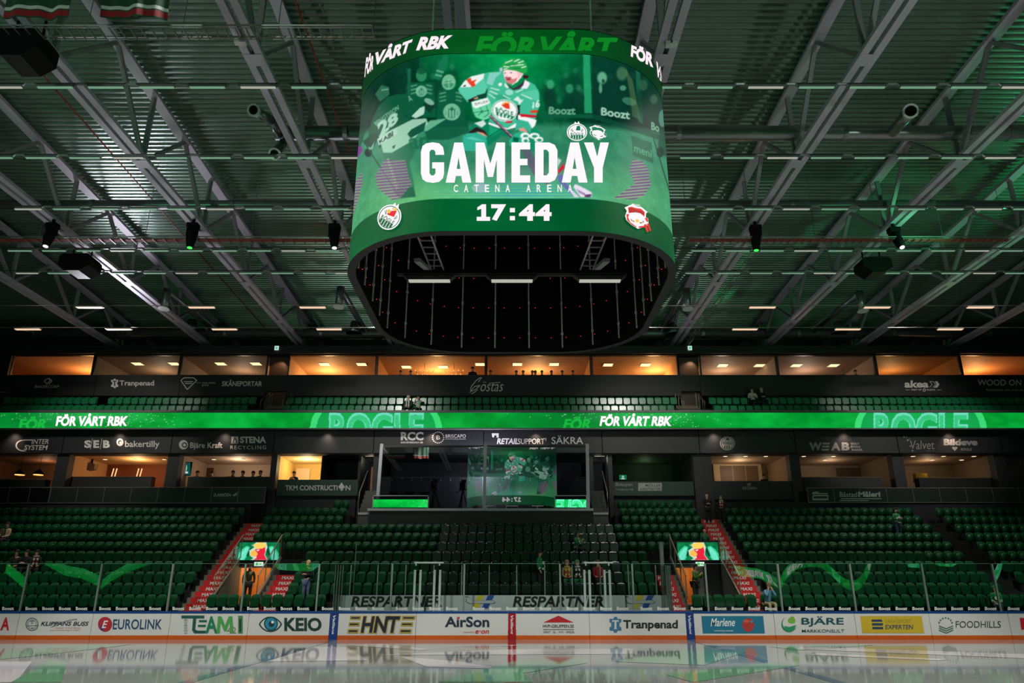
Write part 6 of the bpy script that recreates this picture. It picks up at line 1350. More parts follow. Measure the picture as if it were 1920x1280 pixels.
def nozzle(px, py, qx, qy, z0, z1, r, lab):
    a = (XofZ(px, py, z0), YofZ(py, z0), z0); c = (XofZ(qx, qy, z1), YofZ(qy, z1), z1)
    yd = YofZ(250, CAMH + 15.6)
    t = thing('air_nozzle', lab, 'air nozzle', a); part('stem', DUCT, t, lambda b: b.tube([(a[0], yd, CAMH + 15.5), a], r * .9, 12), True); d = (Vector(c) - Vector(a)).normalized() * .12
    part('pipe', DUCT, t, lambda b: b.tube([a, c], r, 14), True); part('rim', WHT, t, lambda b: b.tube([c, tuple(Vector(c) + d)], [r + .03, r + .05], 14)); part('mouth', BLK, t, lambda b: b.tube([tuple(Vector(c) + d * 1.001), tuple(Vector(c) + d * 1.08)], r - .02, 12))
nozzle(508, 225, 478, 208, CAMH + 15.4, CAMH + 14.9, .17, 'silver air nozzle pointing up and out near the cube, higher of its pair'); nozzle(530, 270, 516, 287, CAMH + 15.4, CAMH + 14.4, .17, 'silver air nozzle pointing down near the cube, lower of its pair')
nozzle(1672, 249, 1706, 210, CAMH + 15.6, CAMH + 14.8, .2, 'angled grey air nozzle on the front duct')
for x, y, lab in ((313, 552, 'drooping air nozzle above the double diamond sign suites'), (638, 548, 'drooping air nozzle beside the cube, nearest the shield sign'), (1287, 552, 'drooping air nozzle just past the cube edge'), (1612, 556, 'drooping air nozzle beside a lit roof lamp over the chevron sign')):
    z0 = CAMH + 15.0; Yn = YofZ(y, z0); X = XofZ(x, y, z0)
    t = thing('air_nozzle', lab, 'air nozzle', (X, Yn, z0)); part('pipe', DUCT, t, lambda b: b.tube([(X, Yn, z0 + .3), (X, Yn - .1, z0 - .8)], .2, 14), True); part('rim', WHT, t, lambda b: b.tube([(X, Yn - .1, z0 - .8), (X, Yn - .11, z0 - .88)], [.24, .3], 16)); part('feed_pipe', DUCT, t, lambda b: b.tube([(X, Yn, z0 + .2), (X + (.0), 43.6, CAMH + 15.3)], .17, 12), True)
for x, y, lab in ((360, 614, 'round bell shaped air outlet on the low duct, above the shield sign'), (664, 618, 'round bell shaped air outlet on the low duct beside the cube'), (1262, 620, 'round bell shaped air outlet on the low duct past the cube'), (1572, 618, 'round bell shaped air outlet on the low duct by warm lamps'), (48, 618, 'round bell shaped air outlet on the low duct above the diamond sign')):
    z0 = CAMH + 14.6; Yn = 43.2; X = Xp(x, y, Yn); zz = Zp(y, Yn)
    t = thing('air_outlet', lab, 'air outlet', (X, Yn, zz)); part('bell', DUCT, t, lambda b: b.tube([(X, Yn, zz + .5), (X, Yn, zz + .1), (X, Yn - .05, zz - .25)], [.25, .28, .5], 16), True); part('mouth', BLK, t, lambda b: b.tube([(X, Yn - .05, zz - .262), (X, Yn - .05, zz - .251)], .46, 16))
# light rows
STRIP = M('strip_diffuser', (190, 215, 196), .3, 0, 0, .05); STRIPG = M('strip_glow', (150, 205, 168), .4, 0, .5); COVER = M('strip_cover', (120, 124, 122), .35, .3)
STRIPW = M('strip_glow_pale', (206, 210, 190), .4, 0, .6)
zl = CAMH + 13.9
rown = ['front', 'second', 'third', 'fourth', 'fifth']
for ri, (py, pit) in enumerate(((165, 1.49), (297, 1.49), (393, 1.49), (471, 1.49), (513, 1.49))):
    Y = YofZ(py, zl); hw = 985 * (Y * CS + 13.9 * SN) / FPX
    t = thing('light_rail', 'thin dark rail carrying the ' + rown[ri] + ' row of roof lamps', 'rail', (0, Y, zl + .16)); part('rail', M('rail_dark', (60, 66, 64), .4, .4), t, lambda b: b.box(-hw, hw, Y - .02, Y + .02, zl + .14, zl + .17))
    n = int(hw / pit); q = 0
    for i in range(-n, n + 1):
        X = i * pit + .3 * ri; q += 1
        if ri < 3 and abs(FPX * X / (Y * CS + 13.9 * SN)) < 285 - 15 * ri: continue
        if ri >= 3 and abs(FPX * X / (Y * CS + 13.9 * SN)) < 300: continue
        t = thing('roof_lamp', 'long slim roof lamp, %s along the %s lamp row' % (ordw(q), rown[ri]), 'lamp', (X, Y, zl), 'slim lamps in rows under the roof')
        part('housing', COVER, t, lambda b: b.box(X - .52, X + .52, Y - .05, Y + .05, zl + .03, zl + .1)); part('diffuser', STRIPG if (i * 7 + ri * 3) % 5 else STRIPW, t, lambda b: b.box(X - .51, X + .51, Y - .035, Y + .035, zl, zl + .029))
        part('arched_cover', COVER, t, lambda b: b.tube([(X + .53, Y, zl + .06), (X + .62, Y, zl + .14), (X + .87, Y, zl + .14), (X + .96, Y, zl + .06)], .045, 6))
LOUV = M('louvre_glow', (255, 214, 180), .4, 0, .95)
for z_, pts, cy in ((CAMH + 12.9, ((168, 577), (378, 577), (586, 577), (1430, 580), (1645, 578), (1838, 577)), 573), (CAMH + 12.4, ((52, 618), (223, 617), (421, 617), (617, 617), (1397, 620), (1590, 620), (1782, 620)), 613)):
    Y = YofZ(pts[0][1], z_); 
    hi = cy == 573
    t = thing('support_cable', 'thin straight cable under the roof carrying the %s hanging lamps' % ('upper louvred' if hi else 'lower warm'), 'cable', (0, Y, z_ + .12)); part('cable', RAIL, t, lambda b: b.tube([(-36, Y, z_ + .12), (36, Y, z_ + .12)], .014, 5))
    for i, (x, y) in enumerate(pts):
        X = Xp(x, y, Y)
        t = thing('hanging_lamp', 'small %s lamp, %s along the %s cable' % ('louvred' if hi else 'warm strip', ordw(i + 1), 'upper' if hi else 'lower'), 'lamp', (X, Y, z_), 'hanging lamps on cables at the back')
        part('housing', COVER, t, lambda b: b.box(X - .66, X + .66, Y - .1, Y + .1, z_ + .03, z_ + .1)); part('diffuser', LOUV, t, lambda b: b.box(X - .62, X + .62, Y - .09, Y + .09, z_, z_ + .029))
        lamp('hanging_light', 'SPOT', (X, Y, z_ - .06), (X + .1, Y + .2, 0), 300, (1, .8, .64), .2, 76, .9)
# cable trays
TRAY = M('tray_wire', (120, 122, 120), .35, .6); REDC = M('cable_red', (150, 44, 22), .5)
def tray(y, z, x0, x1, n, w_, lab, red=False):
    t = thing('cable_tray', lab, 'cable tray', ((x0 + x1) / 2, y, z))
    part('side_wires', TRAY, t, lambda b: (b.tube([(x0, y - w_ / 2, z + .08), (x1, y - w_ / 2, z + .08)], .026, 5), b.tube([(x0, y + w_ / 2, z + .08), (x1, y + w_ / 2, z + .08)], .026, 5), b.tube([(x0, y - w_ / 2, z), (x1, y - w_ / 2, z)], .01, 5), b.tube([(x0, y + w_ / 2, z), (x1, y + w_ / 2, z)], .01, 5)))
    part('wire_lattice', TRAY, t, lambda b: [b.bar((x0 + (x1 - x0) * i / n, y - w_ / 2, z), (x0 + (x1 - x0) * i / n, y + w_ / 2, z), .03) for i in range(n + 1)])
    part('hanger', TRAY, t, lambda b: [b.tube([(x0 + (x1 - x0) * i / 5, y, z), (x0 + (x1 - x0) * i / 5, y, TU(y) + .2)], .012, 5) for i in range(6)])
    if red: part('cable', REDC, t, lambda b: (b.tube([(x0, y - .05, z + .05), (x1, y - .05, z + .05)], .035, 6), b.tube([(x0, y + .06, z + .04), (x1, y + .06, z + .04)], .025, 6)))
zt_ = CAMH + 13.6
Yt = YofZ(63, zt_); tray(Yt, zt_, -16, XofZ(700, 63, zt_), 46, .42, 'wire ladder cable tray high up, running from the striped banners to the cube')
Yt = YofZ(452, zt_); tray(Yt, zt_, -24, XofZ(868, 452, zt_), 50, .5, 'wire cable tray with red cable on the banner side of the cube', True); tray(Yt, zt_, XofZ(1290, 452, zt_), XofZ(1885, 455, zt_), 44, .5, 'wire cable tray with red cable on the chevron sign side of the cube', True)
a = (XofZ(1415, 470, CAMH + 14.0), YofZ(470, CAMH + 14.0)); c = (XofZ(1300, 640, CAMH + 14.0), YofZ(640, CAMH + 14.0))
t = thing('cable_tray', 'narrow cable ladder running back beside the truss past the cube', 'cable tray', (a[0], a[1], CAMH + 14.0)); part('side_wires', TRAY, t, lambda b: [b.tube([(a[0] + d, a[1], CAMH + 14), (a[0] + d, 49, CAMH + 14)], .02, 5) for d in (-.12, .12)]); part('wire_lattice', TRAY, t, lambda b: [b.bar((a[0] - .12, a[1] + .3 * i, CAMH + 14), (a[0] + .12, a[1] + .3 * i, CAMH + 14), .02) for i in range(60) if a[1] + .3 * i < 49])
t = thing('sprinkler_pipe', 'thin dark red pipe slanting up behind the banner side of the cube', 'pipe', (-11, 20, CAMH + 17)); xr = XofZ(600, 150, CAMH + 16.6); part('pipe', REDC, t, lambda b: b.tube([(xr, 8, TU(8) + .1), (xr, 49, TU(49) + .1)], .03, 6))
xr2 = XofZ(100, 180, CAMH + 16.6); t = thing('sprinkler_pipe', 'thin dark red pipe along the bright deck by the big black speaker box', 'pipe', (xr2, 20, CAMH + 17)); part('pipe', REDC, t, lambda b: b.tube([(xr2, 8, TU(8) + .1), (xr2, 49, TU(49) + .1)], .03, 6))
# stage heads
def moving_head(x, y, tx, ty, lens, lab):
    z = CAMH + 13.9; X, Y = XofZ(x, y, z), YofZ(y, z); a = Vector((X, Y, z))
    zz = z - .75; b_ = Vector((XofZ(tx, ty, zz), YofZ(ty, zz), zz)); d = (b_ - a).normalized(); b_ = a + d * .8
    t = thing('moving_head', lab, 'stage light', (X, Y, z)); part('base', BLK, t, lambda b: b.box(X - .22, X + .22, Y - .16, Y + .16, z + .1, z + .3)); part('clamp', BLK, t, lambda b: b.box(X - .05, X + .05, Y - .05, Y + .05, z + .3, TB))
    for s in (-.2, .2): part('yoke_arm', BLK, t, lambda b: b.bar((X + s, Y, z + .15), (X + s, Y, z - .25), .06, .12))
    part('head', BLK, t, lambda b: b.tube([a - d * .1, a + d * .1, a + d * .45, b_], [.12, .2, .2, .13], 12), True); part('lens', M('lens_%s' % lens, (70, 230, 90) if lens == 'green' else (235, 225, 235), .2, 0, 1.4), t, lambda b: b.tube([b_, b_ + d * .02], .1, 12))
moving_head(361, 432, 356, 462, 'green', 'black stage spotlight with a green lens hanging from the truss on the banner side'); moving_head(97, 432, 86, 460, 'white', 'black stage spotlight tilted outward near the small black speaker, pale lens'); moving_head(627, 434, 627, 463, 'white', 'black stage spotlight hanging straight down beside the cube, pale lens')
moving_head(1417, 436, 1418, 467, 'green', 'black stage spotlight with a green lens hanging past the cube'); moving_head(1677, 440, 1692, 464, 'white', 'black stage spotlight tilted outward above the black projector box, pale lens')
def box_unit(x, y, w_, h_, z, lab, cat, name):
    X, Y = XofZ(x, y, z), YofZ(y, z); d = Y * CS + (z - CAMH) * SN; W = w_ * d / FPX; H = h_ * d / FPX
    t = thing(name, lab, cat, (X, Y, z)); part('cabinet', BLK, t, lambda b: b.prism([(X - W * .5, z + H * .35), (X - W * .42, z + H * .5), (X + W * .4, z + H * .5), (X + W * .5, z + H * .3), (X + W * .5, z - H * .2), (X + W * .2, z - H * .5), (X - W * .2, z - H * .5), (X - W * .5, z - H * .1)], 'y', Y - W * .35, Y + W * .35))
    for s in (-.3, .3): part('bracket', BLK, t, lambda b: b.bar((X + s * W, Y, z + H * .45), (X + s * W, Y, TB + .02), .05))
    part('grille', M('grille_black', (16, 16, 17), .5), t, lambda b: b.quad((X - W * .2, Y - W * .34, z - H * .502), (X + W * .2, Y - W * .34, z - H * .502), (X + W * .2, Y + W * .34, z - H * .502), (X - W * .2, Y + W * .34, z - H * .502)))
box_unit(46, 98, 88, 62, CAMH + 13.4, 'big black loudspeaker box hanging under the striped banners', 'loudspeaker', 'loudspeaker'); box_unit(150, 499, 58, 34, CAMH + 13.6, 'small black loudspeaker hanging below the tilted spotlight, above the diamond sign', 'loudspeaker', 'loudspeaker'); box_unit(1637, 503, 54, 30, CAMH + 13.6, 'black projector box hanging below the tilted pale lensed spotlight', 'projector', 'hall_projector')
for x, y, lab in ((452, 74, 'small white junction box clipped to the truss near the ladder tray'), (1258, 79, 'small white junction box clipped to the truss beside the cube top')):
    X, Y = XofZ(x, y, TB), YofZ(y, TB); t = thing('junction_box', lab, 'junction box', (X, Y, TB - .15)); part('box', WHT, t, lambda b: b.box(X - .16, X + .16, Y - .08, Y + .08, TB - .14, TB - .013)); part('cable_gland', BLK, t, lambda b: b.tube([(X, Y - .08, TB - .07), (X, Y - .14, TB - .07)], .02, 6))
# banners
BG, BW, BR = M('cloth_green', (16, 62, 36), .8), M('cloth_white', (176, 186, 178), .8), M('cloth_red', (132, 10, 18), .8)
def banner(x0, x1, yb_, lab):
    Y = 12.6; zb_ = Zp(yb_, Y); X0, X1 = Xp(x0, yb_, Y), Xp(x1, yb_, Y); H = 2.4; t = thing('hanging_banner', lab, 'banner', ((X0 + X1) / 2, Y, zb_ + H))
    def cloth(z0, z1):
        b = MB(); n = 24; m_ = 4; off = 0
        for side in (0, .012):
            for j in range(m_ + 1):
                for i in range(n + 1):
                    u = i / n; z = z0 + (z1 - z0) * j / m_; b.v.append((X0 + (X1 - X0) * u + .03 * math.sin(z * 3), Y + side + .05 * math.sin(u * 9 + x0) + .03 * math.sin(u * 21), z + .018 * math.sin(u * 11 + x0) + .012 * math.sin(u * 23)))
        for s in (0, 1):
            for j in range(m_):
                for i in range(n): a = s * (m_ + 1) * (n + 1) + j * (n + 1) + i; b.f.append((a, a + 1, a + n + 2, a + n + 1)); b.m.append(0)
        return b
    cloth(zb_ - .03, zb_).build('hem', BG, t, True); cloth(zb_, zb_ + .15).build('red_stripe', BR, t, True); cloth(zb_ + .15, zb_ + .19).build('thin_stripe', BG, t, True); cloth(zb_ + .19, zb_ + .28).build('white_stripe', BW, t, True); cloth(zb_ + .28, zb_ + H).build('field', BG, t, True); part('pole', RAIL, t, lambda b: b.tube([(X0, Y, zb_ + H), (X1, Y, zb_ + H)], .03, 8)); part('cord', RAIL, t, lambda b: [b.tube([(x, Y, zb_ + H), (x, Y, TU(Y) + .3)], .01, 5) for x in (X0 + .1, X1 - .1)])
banner(2, 128, 31, 'green banner with white and red hem stripes above the big black loudspeaker'); banner(188, 311, 30, 'green banner with white and red hem stripes hanging nearer the cube')

# ================================================================== PEOPLE
SKIN = M('skin', (206, 152, 126), .6); SKIND = M('skin_deep', (150, 100, 78), .6)
def skin_mesh(V, Ed, Rr, root=0, sub=1):
    me = bpy.data.meshes.new('s'); me.from_pydata(V, Ed, []); o = bpy.data.objects.new('s', me); COL.objects.link(o)
    md = o.modifiers.new('k', 'SKIN'); md.use_smooth_shade = True; md.branch_smoothing = .6
    for i, r in enumerate(Rr): me.skin_vertices[0].data[i].radius = (r if isinstance(r, tuple) else (r, r)); me.skin_vertices[0].data[i].use_root = (i == root)
    s = o.modifiers.new('s', 'SUBSURF'); s.levels = sub; s.render_levels = sub
    dg = bpy.context.evaluated_depsgraph_get(); dg.update(); m2 = bpy.data.meshes.new_from_object(o.evaluated_get(dg)); bpy.data.objects.remove(o); return m2
def pose(kind, arms='down', lean=0.0, turn=0.0):
    sit = kind == 'sit'; ph = .5 if sit else .93
    J = {'pel': (0, 0, ph), 'wai': (0, -lean * .15, ph + .17), 'che': (0, -lean * .35, ph + .38), 'nec': (0, -lean * .5, ph + .55), 'jaw': (0, -lean * .55 - .025, ph + .64), 'hea': (0, -lean * .6 - .015, ph + .73), 'cro': (0, -lean * .6, ph + .79)}
    for s, n in ((-1, 'l'), (1, 'r')):
        sy = -lean * .42; J['sh' + n] = (.18 * s, sy, ph + .49)
        if arms == 'down': J['el' + n], J['wr' + n], J['ha' + n], J['fi' + n] = (.25 * s, sy + .02, ph + .2), (.24 * s, sy - .1, ph - .03), (.23 * s, sy - .13, ph - .1), (.22 * s, sy - .15, ph - .17)
        elif arms == 'fold': J['el' + n], J['wr' + n], J['ha' + n], J['fi' + n] = (.26 * s, sy - .03, ph + .22), (.09 * s, sy - .25, ph + .24), (.02 * s, sy - .27, ph + .26), (-.05 * s, sy - .26, ph + .27)
        elif arms == 'phone': J['el' + n], J['wr' + n], J['ha' + n], J['fi' + n] = (.24 * s, sy - .08, ph + .2), (.1 * s, sy - .3, ph + .34), (.05 * s, sy - .33, ph + .4), (.03 * s, sy - .33, ph + .46)
        elif arms == 'lap': J['el' + n], J['wr' + n], J['ha' + n], J['fi' + n] = (.2 * s, sy - .06, ph + .18), (.14 * s, sy - .3, ph + .12), (.1 * s, sy - .36, ph + .11), (.07 * s, sy - .42, ph + .1)
        elif arms == 'face': J['el' + n], J['wr' + n], J['ha' + n], J['fi' + n] = (.2 * s, sy - .2, ph + .3), (.09 * s, sy - .17, ph + .52), (.07 * s, sy - .13, ph + .6), (.06 * s, sy - .12, ph + .66)
        J['hi' + n] = (.1 * s, 0, ph - .05)
        if sit: J['kn' + n], J['an' + n], J['to' + n] = (.13 * s, -.43, .5), (.13 * s, -.4, .09), (.14 * s, -.57, .05)
        else: J['kn' + n], J['an' + n], J['to' + n] = (.11 * s, -.03, .5), (.11 * s, .02, .09), (.13 * s, -.14, .05)
    if turn: c, d = math.cos(turn), math.sin(turn); J = {k: (v[0] * c - v[1] * d, v[0] * d + v[1] * c, v[2]) for k, v in J.items()}
    return J
RAD = {'pel': .135, 'wai': .13, 'che': .155, 'nec': .06, 'jaw': .075, 'hea': .1, 'cro': .06, 'sh': .065, 'el': .045, 'wr': .03, 'ha': .04, 'fi': .018, 'hi': .095, 'kn': .062, 'an': .042, 'to': .04}
def rad(k, f=1.0): return RAD.get(k, RAD.get(k[:2], .05)) * f
CH = [('pel', 'wai'), ('wai', 'che'), ('che', 'nec'), ('nec', 'jaw'), ('jaw', 'hea'), ('hea', 'cro')] + [p for n in 'lr' for p in (('che', 'sh' + n), ('sh' + n, 'el' + n), ('el' + n, 'wr' + n), ('wr' + n, 'ha' + n), ('ha' + n, 'fi' + n), ('pel', 'hi' + n), ('hi' + n, 'kn' + n), ('kn' + n, 'an' + n), ('an' + n, 'to' + n))]
TOPC = [('pel', 'wai'), ('wai', 'che'), ('che', 'nec')] + [p for n in 'lr' for p in (('che', 'sh' + n), ('sh' + n, 'el' + n), ('el' + n, 'wr' + n))]
LEGC = [('pel', 'hil'), ('hil', 'knl'), ('knl', 'anl'), ('pel', 'hir'), ('hir', 'knr'), ('knr', 'anr')]
SHO = [('anl', 'tol')]; SHO2 = [('anr', 'tor')]
MESHC = {}
def body_parts(kind, arms, lean, turn):
    key = (kind, arms, lean, turn)
    if key in MESHC: return MESHC[key]
    J = pose(*key)
    def mk(ch, f, root, over={}):
        ks = [];  [ks.append(k) for e in ch for k in e if k not in ks]
        return skin_mesh([J[k] for k in ks], [(ks.index(a), ks.index(b)) for a, b in ch], [over.get(k, rad(k, f)) for k in ks], ks.index(root))
    r = {'body': mk(CH, 1.0, 'pel'), 'top': mk(TOPC, 1.22, 'pel', {'nec': .07, 'wrl': .045, 'wrr': .045, 'pel': .17}), 'trousers': mk(LEGC, 1.16, 'pel', {'anl': .055, 'anr': .055}), 'shoes': (mk(SHO, 1.25, 'anl'), mk(SHO2, 1.25, 'anr')), 'J': J}
    MESHC[key] = r; return r
def person(label, loc, kind='sit', arms='lap', top=(20, 20, 22), legs=(24, 24, 30), hair=(40, 28, 20), lean=0.0, turn=0.0, scale=1.0, extra=None, hat=None, skin=None, group=None):
    P_ = body_parts(kind, arms, lean, turn); J = P_['J']
    t = thing('person', label, 'person', loc, group)
    def add(name, me, m):
        me = me.copy(); me.materials.clear(); me.materials.append(m); me.name = name; o = bpy.data.objects.new(name, me); COL.objects.link(o); o.parent = t; ORG[o.name] = Vector(loc); return o
    add('body', P_['body'], skin or SKIN); add('top', P_['top'], M('cloth_%d_%d_%d' % top, top, .8)); add('trousers', P_['trousers'], M('cloth_%d_%d_%d' % legs, legs, .8))
    for s in P_['shoes']: add('shoe', s, M('shoe_dark', (24, 22, 22), .5))
    h = Vector(J['hea']); f = Vector((math.sin(turn), -math.cos(turn), 0)); L = Vector(loc)
    part('hair' if not hat else 'hat', M('hair_%d_%d_%d' % (hat or hair), hat or hair, .8), t, lambda b: (b.ball(tuple(L + h - f * .018 + Vector((0, 0, .012))), .104, .112, .112, 12, 6, 0, .56), b.ball(tuple(L + h - f * .06 + Vector((0, 0, -.03))), .08, .07, .1, 10, 6)), True)
    part('nose', skin or SKIN, t, lambda b: b.ball(tuple(L + h + f * .1 + Vector((0, 0, -.03))), .018, .022, .026, 6, 4), True)
    if extra: extra(t, L, J, f)
    t.scale = (scale,) * 3
    return t
def scarf(c1, c2):
    def fn(t, L, J, f):
        n = Vector(J['nec']); s = Vector((f.y, -f.x, 0))
        part('scarf', [M('scarf_%d_%d_%d' % c1, c1, .8), M('scarf_%d_%d_%d' % c2, c2, .8)], t, lambda b: (b.tube([L + n + s * .1 + f * .02, L + n + f * .1 + Vector((0, 0, -.02)), L + n - s * .1 + f * .02, L + n - f * .1, L + n + s * .1 + f * .02], .035, 6), [(setattr(b, 'cur', j % 2), b.bar(L + n + f * .19 + s * .06 * q + Vector((0, 0, -.08 - .1 * j)), L + n + f * .21 + s * .07 * q + Vector((0, 0, -.18 - .1 * j)), .08, .02)) for j in range(4) for q in (-1, 1)]))
    return fn
def jersey(t, L, J, f):
    c = Vector(J['wai']) * .45 + Vector(J['che']) * .55; s = Vector((f.y, -f.x, 0)); o = L + c + f * .205
    part('emblem', M('cloth_pale', (214, 218, 212), .7), t, lambda b: b.tube([o - f * .05, o + f * .004], .08, 14))
    h = Vector(J['pel']) + Vector((0, 0, .02)); part('hem_band', M('cloth_pale'), t, lambda b: b.tube([L + h + Vector((0, 0, -.02)), L + h + Vector((0, 0, .05))], .185, 14))
    for n in 'lr': a, w = Vector(J['el' + n]), Vector(J['wr' + n]); part('sleeve_band', M('cloth_pale'), t, lambda b: b.tube([L + a * .45 + w * .55, L + a * .25 + w * .75], .06, 8))
def phone(t, L, J, f):
    o = L + (Vector(J['fil']) + Vector(J['fir'])) / 2 + f * .03; part('phone', BLK, t, lambda b: b.box(o.x - .04, o.x + .04, o.y - .006, o.y + .006, o.z - .04, o.z + .1))
GRJ = (12, 128, 72)
def sitp(id_, label, dy=-.05, **kw):
    k, x = SEATED[id_]; person(label, (x, RY(k) - .12 + dy, RF(k)), 'sit', **kw)
sitp('a', 'seated person in beige jacket and green scarf, outer end of a high row', top=(190, 160, 130), legs=(50, 40, 34), extra=scarf((16, 70, 44), (40, 60, 40)))
sitp('b', 'seated person in dark clothes beside the beige jacketed fan', arms='lap', top=(26, 24, 26), hair=(30, 22, 20), lean=.15, extra=scarf((20, 90, 50), (200, 200, 190)))
sitp('c', 'seated person in black, outermost of three dark figures by the glass', top=(18, 16, 18), hair=(50, 34, 24), turn=.3)
sitp('d', 'seated person in black with dark brown hair, middle of three dark figures', top=(16, 15, 17), hair=(46, 30, 20), arms='fold')
sitp('e', 'seated person in black with a patterned scarf, third of the dark trio', top=(18, 17, 19), hair=(20, 16, 16), turn=.5, extra=scarf((180, 170, 160), (120, 20, 30)))
sitp('f', 'seated person in green jersey and dark cap, looking down at hands', arms='phone', top=GRJ, legs=(22, 22, 26), turn=.9, lean=.2, hat=(40, 44, 48), extra=jersey)
sitp('g', 'seated fan with a yellow, red and green patterned jacket and scarf', top=(150, 130, 90), legs=(20, 110, 66), hair=(150, 110, 84), extra=scarf((214, 180, 70), (200, 50, 50)))
sitp('h', 'seated fan in black with a pale collar and green cap', top=(20, 20, 22), legs=(20, 110, 66), hat=(70, 120, 90), extra=scarf((214, 210, 200), (30, 30, 30)))
sitp('i', 'seated fan in a red jacket beside the fan in black', top=(140, 20, 30), legs=(26, 26, 30), hair=(70, 50, 40))
sitp('j', 'crouched person in pale blue and beige in the lowest row near the apple advert', arms='face', top=(110, 160, 196), legs=(196, 170, 132), lean=.45, hair=(150, 110, 84), turn=.2)
sitp('k', 'child in green hat and jersey sitting sideways in the lowest row above the dots advert', arms='lap', top=GRJ, legs=(40, 50, 62), turn=-.5, hat=(20, 120, 60), scale=.9, extra=jersey)
def standp(label, x, ytop, k, dy=-.2, **kw):
    Y = RY(k) + dy; z = RF(k); X = Xp(x, ytop + 25, Y); zt2 = Zp(ytop, Y); sc = min(1.08, max(.8, (zt2 - z) / 1.78))
    person(label, (X, Y, z), 'stand', scale=sc, **kw)
standp('standing man in black jacket and blue jeans beside the short red stairs', 577, 1049, 1, arms='fold', top=(20, 16, 20), legs=(88, 100, 130), hair=(200, 170, 120), turn=-.35)
standp('standing man in green jersey seen from the side among the seats below the press box', 1012, 1031, 2, arms='down', top=GRJ, legs=(18, 18, 22), turn=1.2, hair=(40, 34, 30), extra=jersey)
standp('standing bald man in a black suit at the top of the red stairway', 1327, 926, 9, dy=-.1, arms='fold', top=(14, 13, 16), legs=(14, 13, 16), hair=(180, 140, 120))
standp('standing man in a black suit and patterned scarf, second at the stairway top', 1354, 934, 9, dy=-.3, arms='fold', top=(14, 13, 16), legs=(14, 13, 16), hair=(140, 116, 100), turn=-.3, extra=scarf((190, 180, 170), (150, 30, 40)))
standp('standing man in green jersey and blue jeans high in the outer block', 1682, 951, 7, arms='fold', top=GRJ, legs=(70, 88, 120), turn=.4, hair=(30, 24, 22), extra=jersey)
standp('man in green looking over the top of the tunnel screen', 1323, 996, 5, dy=.12, arms='down', top=(20, 90, 56), legs=(20, 22, 24), hair=(170, 120, 96))
Yt_ = 35.4
person('long haired person in a green vest walking in the tunnel behind the apple advert', (Xp(1303, 1100, Yt_), Yt_, 1.25), 'stand', 'phone', (70, 120, 40), (30, 34, 30), (60, 36, 24), .2, .8)
person('person in a dark green top standing in the tunnel behind the eye logo advert', (Xp(471, 1095, Yt_ + .9), Yt_ + .5, 1.25), 'stand', 'down', (60, 60, 30), (40, 34, 30), (90, 60, 40), .1, .3)
# upper balcony
def usit(id_, label, **kw):
    r_, x = USEATED[id_]; Y, zf = UB[r_]; person(label, (x, Y - .14, zf), 'sit', **kw)
usit('u1', 'seated person in a white scarf, outer of two fans in the balcony front row', top=(30, 60, 40), legs=(20, 22, 24), hair=(200, 180, 150), extra=scarf((220, 220, 214), (190, 200, 190)))
usit('u2', 'seated person leaning to a neighbour in the balcony front row, patterned top', top=(150, 170, 156), legs=(20, 22, 24), hair=(40, 28, 26), arms='face', turn=-.4)
usit('u3', 'seated woman in a white puffer jacket on the balcony', top=(206, 196, 182), legs=(22, 22, 26), hair=(54, 34, 26), arms='fold')
usit('u4', 'seated man in a black jacket beside the white puffer jacket', top=(16, 16, 19), legs=(22, 22, 26), hair=(170, 150, 130), arms='fold')
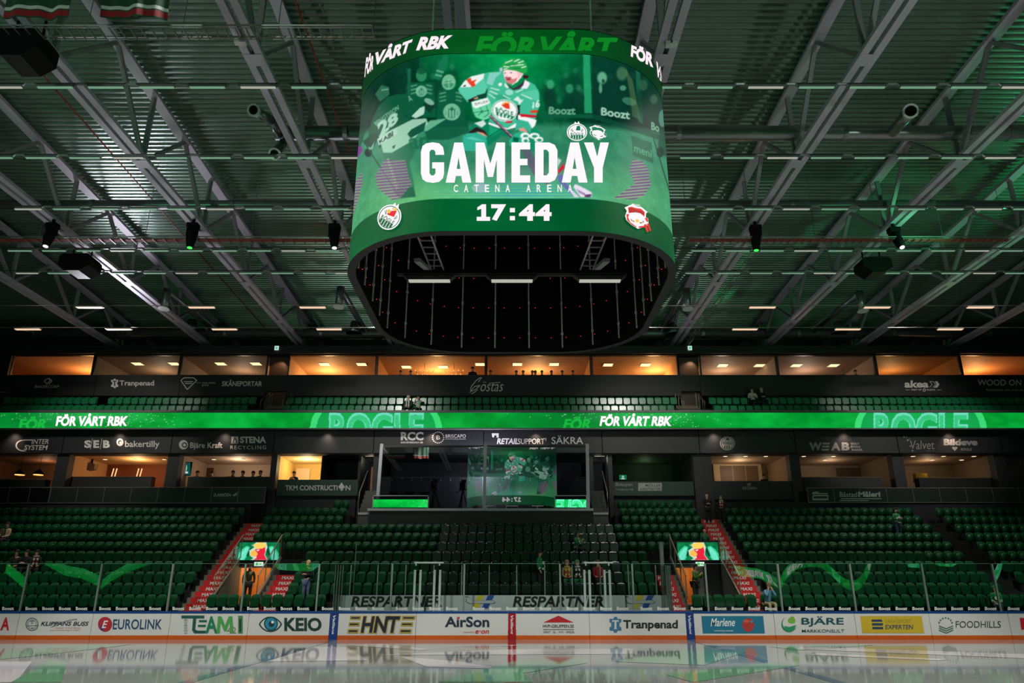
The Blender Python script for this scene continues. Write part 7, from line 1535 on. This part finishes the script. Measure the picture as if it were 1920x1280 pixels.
# suite guests
def guest(label, x, ytop, D, room_key, kind='stand', **kw):
    Y = YS + D; zf = Zp(914, YS) - .8; X = Xp(x, ytop + 10, Y); sc = min(1.1, max(.8, (Zp(ytop, Y) - zf) / 1.75)); person(label, (X, Y, zf), kind, scale=sc, **kw)
guest('suite guest with glasses and dark jacket next to the hanging teal screen', 370, 880, 1.2, 'busy', arms='phone', top=(24, 22, 24), hair=(40, 34, 30), turn=.5)
guest('suite guest in brown beside a red drink, busy suite', 397, 883, 1.4, 'busy', arms='phone', top=(90, 60, 44), turn=-.3)
guest('tall suite guest in black bending forward, busy suite', 436, 875, 1.2, 'busy', arms='fold', top=(14, 13, 15), turn=.6, lean=.2, hair=(20, 16, 16))
guest('suite guest in grey shirt behind the counter, busy suite', 455, 879, 1.2, 'busy', arms='fold', top=(60, 56, 54))
guest('shorter suite guest in dark red between two others, busy suite', 474, 883, 1.3, 'busy', arms='fold', top=(70, 36, 30))
guest('suite guest in a suit and pale shirt at the busy suite pillar', 489, 874, 1.1, 'busy', arms='down', top=(22, 20, 22), turn=.9, hair=(90, 70, 54))
guest('person in dark jacket bending over the desk in the yellow lit room', 553, 885, 1.0, 'yellow', arms='phone', top=(20, 19, 22), lean=.4, hair=(20, 17, 17))
guest('seated figure partly seen at the cupboard suite edge', 1433, 889, 1.0, 'cup', arms='fold', top=(44, 38, 40), hair=(60, 44, 36))
for x, lab in ((968, 'silhouetted diner in the upper suite full of heads, outermost toward the chandeliers'), (981, 'second silhouetted diner counting from the chandelier side'), (998, 'silhouetted diner with a neighbour close behind'), (1003.5, 'silhouetted diner half behind another one'), (1016, 'large headed silhouetted diner in the middle of the upper suite'), (1034, 'silhouetted diner turned toward the lit suite corner'), (1054, 'small silhouetted diner beyond the middle one'), (1074, 'silhouetted diner nearest the suite divider'), (751, 'dark diner near the slanted cabinet by the first chandelier'), (770, 'dark diner beside the first chandelier'), (886, 'standing slim figure by the second chandelier'), (920, 'diner in pale blue by the window post')):
    Y = YUG + (1.7 if x == 1003.5 else 1.0); zf = Zp(704, YUG) - 1.0
    X = Xp(x, 698, Y); sc = min(1.05, (Zp(694 if x != 886 else 687, Y) - zf) / 1.78)
    person(lab, (X, Y, zf), 'stand', 'down', (30, 24, 24) if x != 920 else (110, 140, 170), (24, 22, 24), (34, 24, 20), scale=sc)
for x, lab, c in ((1580, 'grey haired person in a dark jacket seated at the pale upper suite window', (150, 130, 112)), (1604, 'black haired person in a dark jacket seated at the pale upper suite window', (20, 16, 18))):
    Y = YUG + .9; X = Xp(x, 698, Y); person(lab, (X, Y, Zp(692.5, Y) - 1.36), 'sit', 'lap', (24, 24, 28), (24, 22, 24), c)
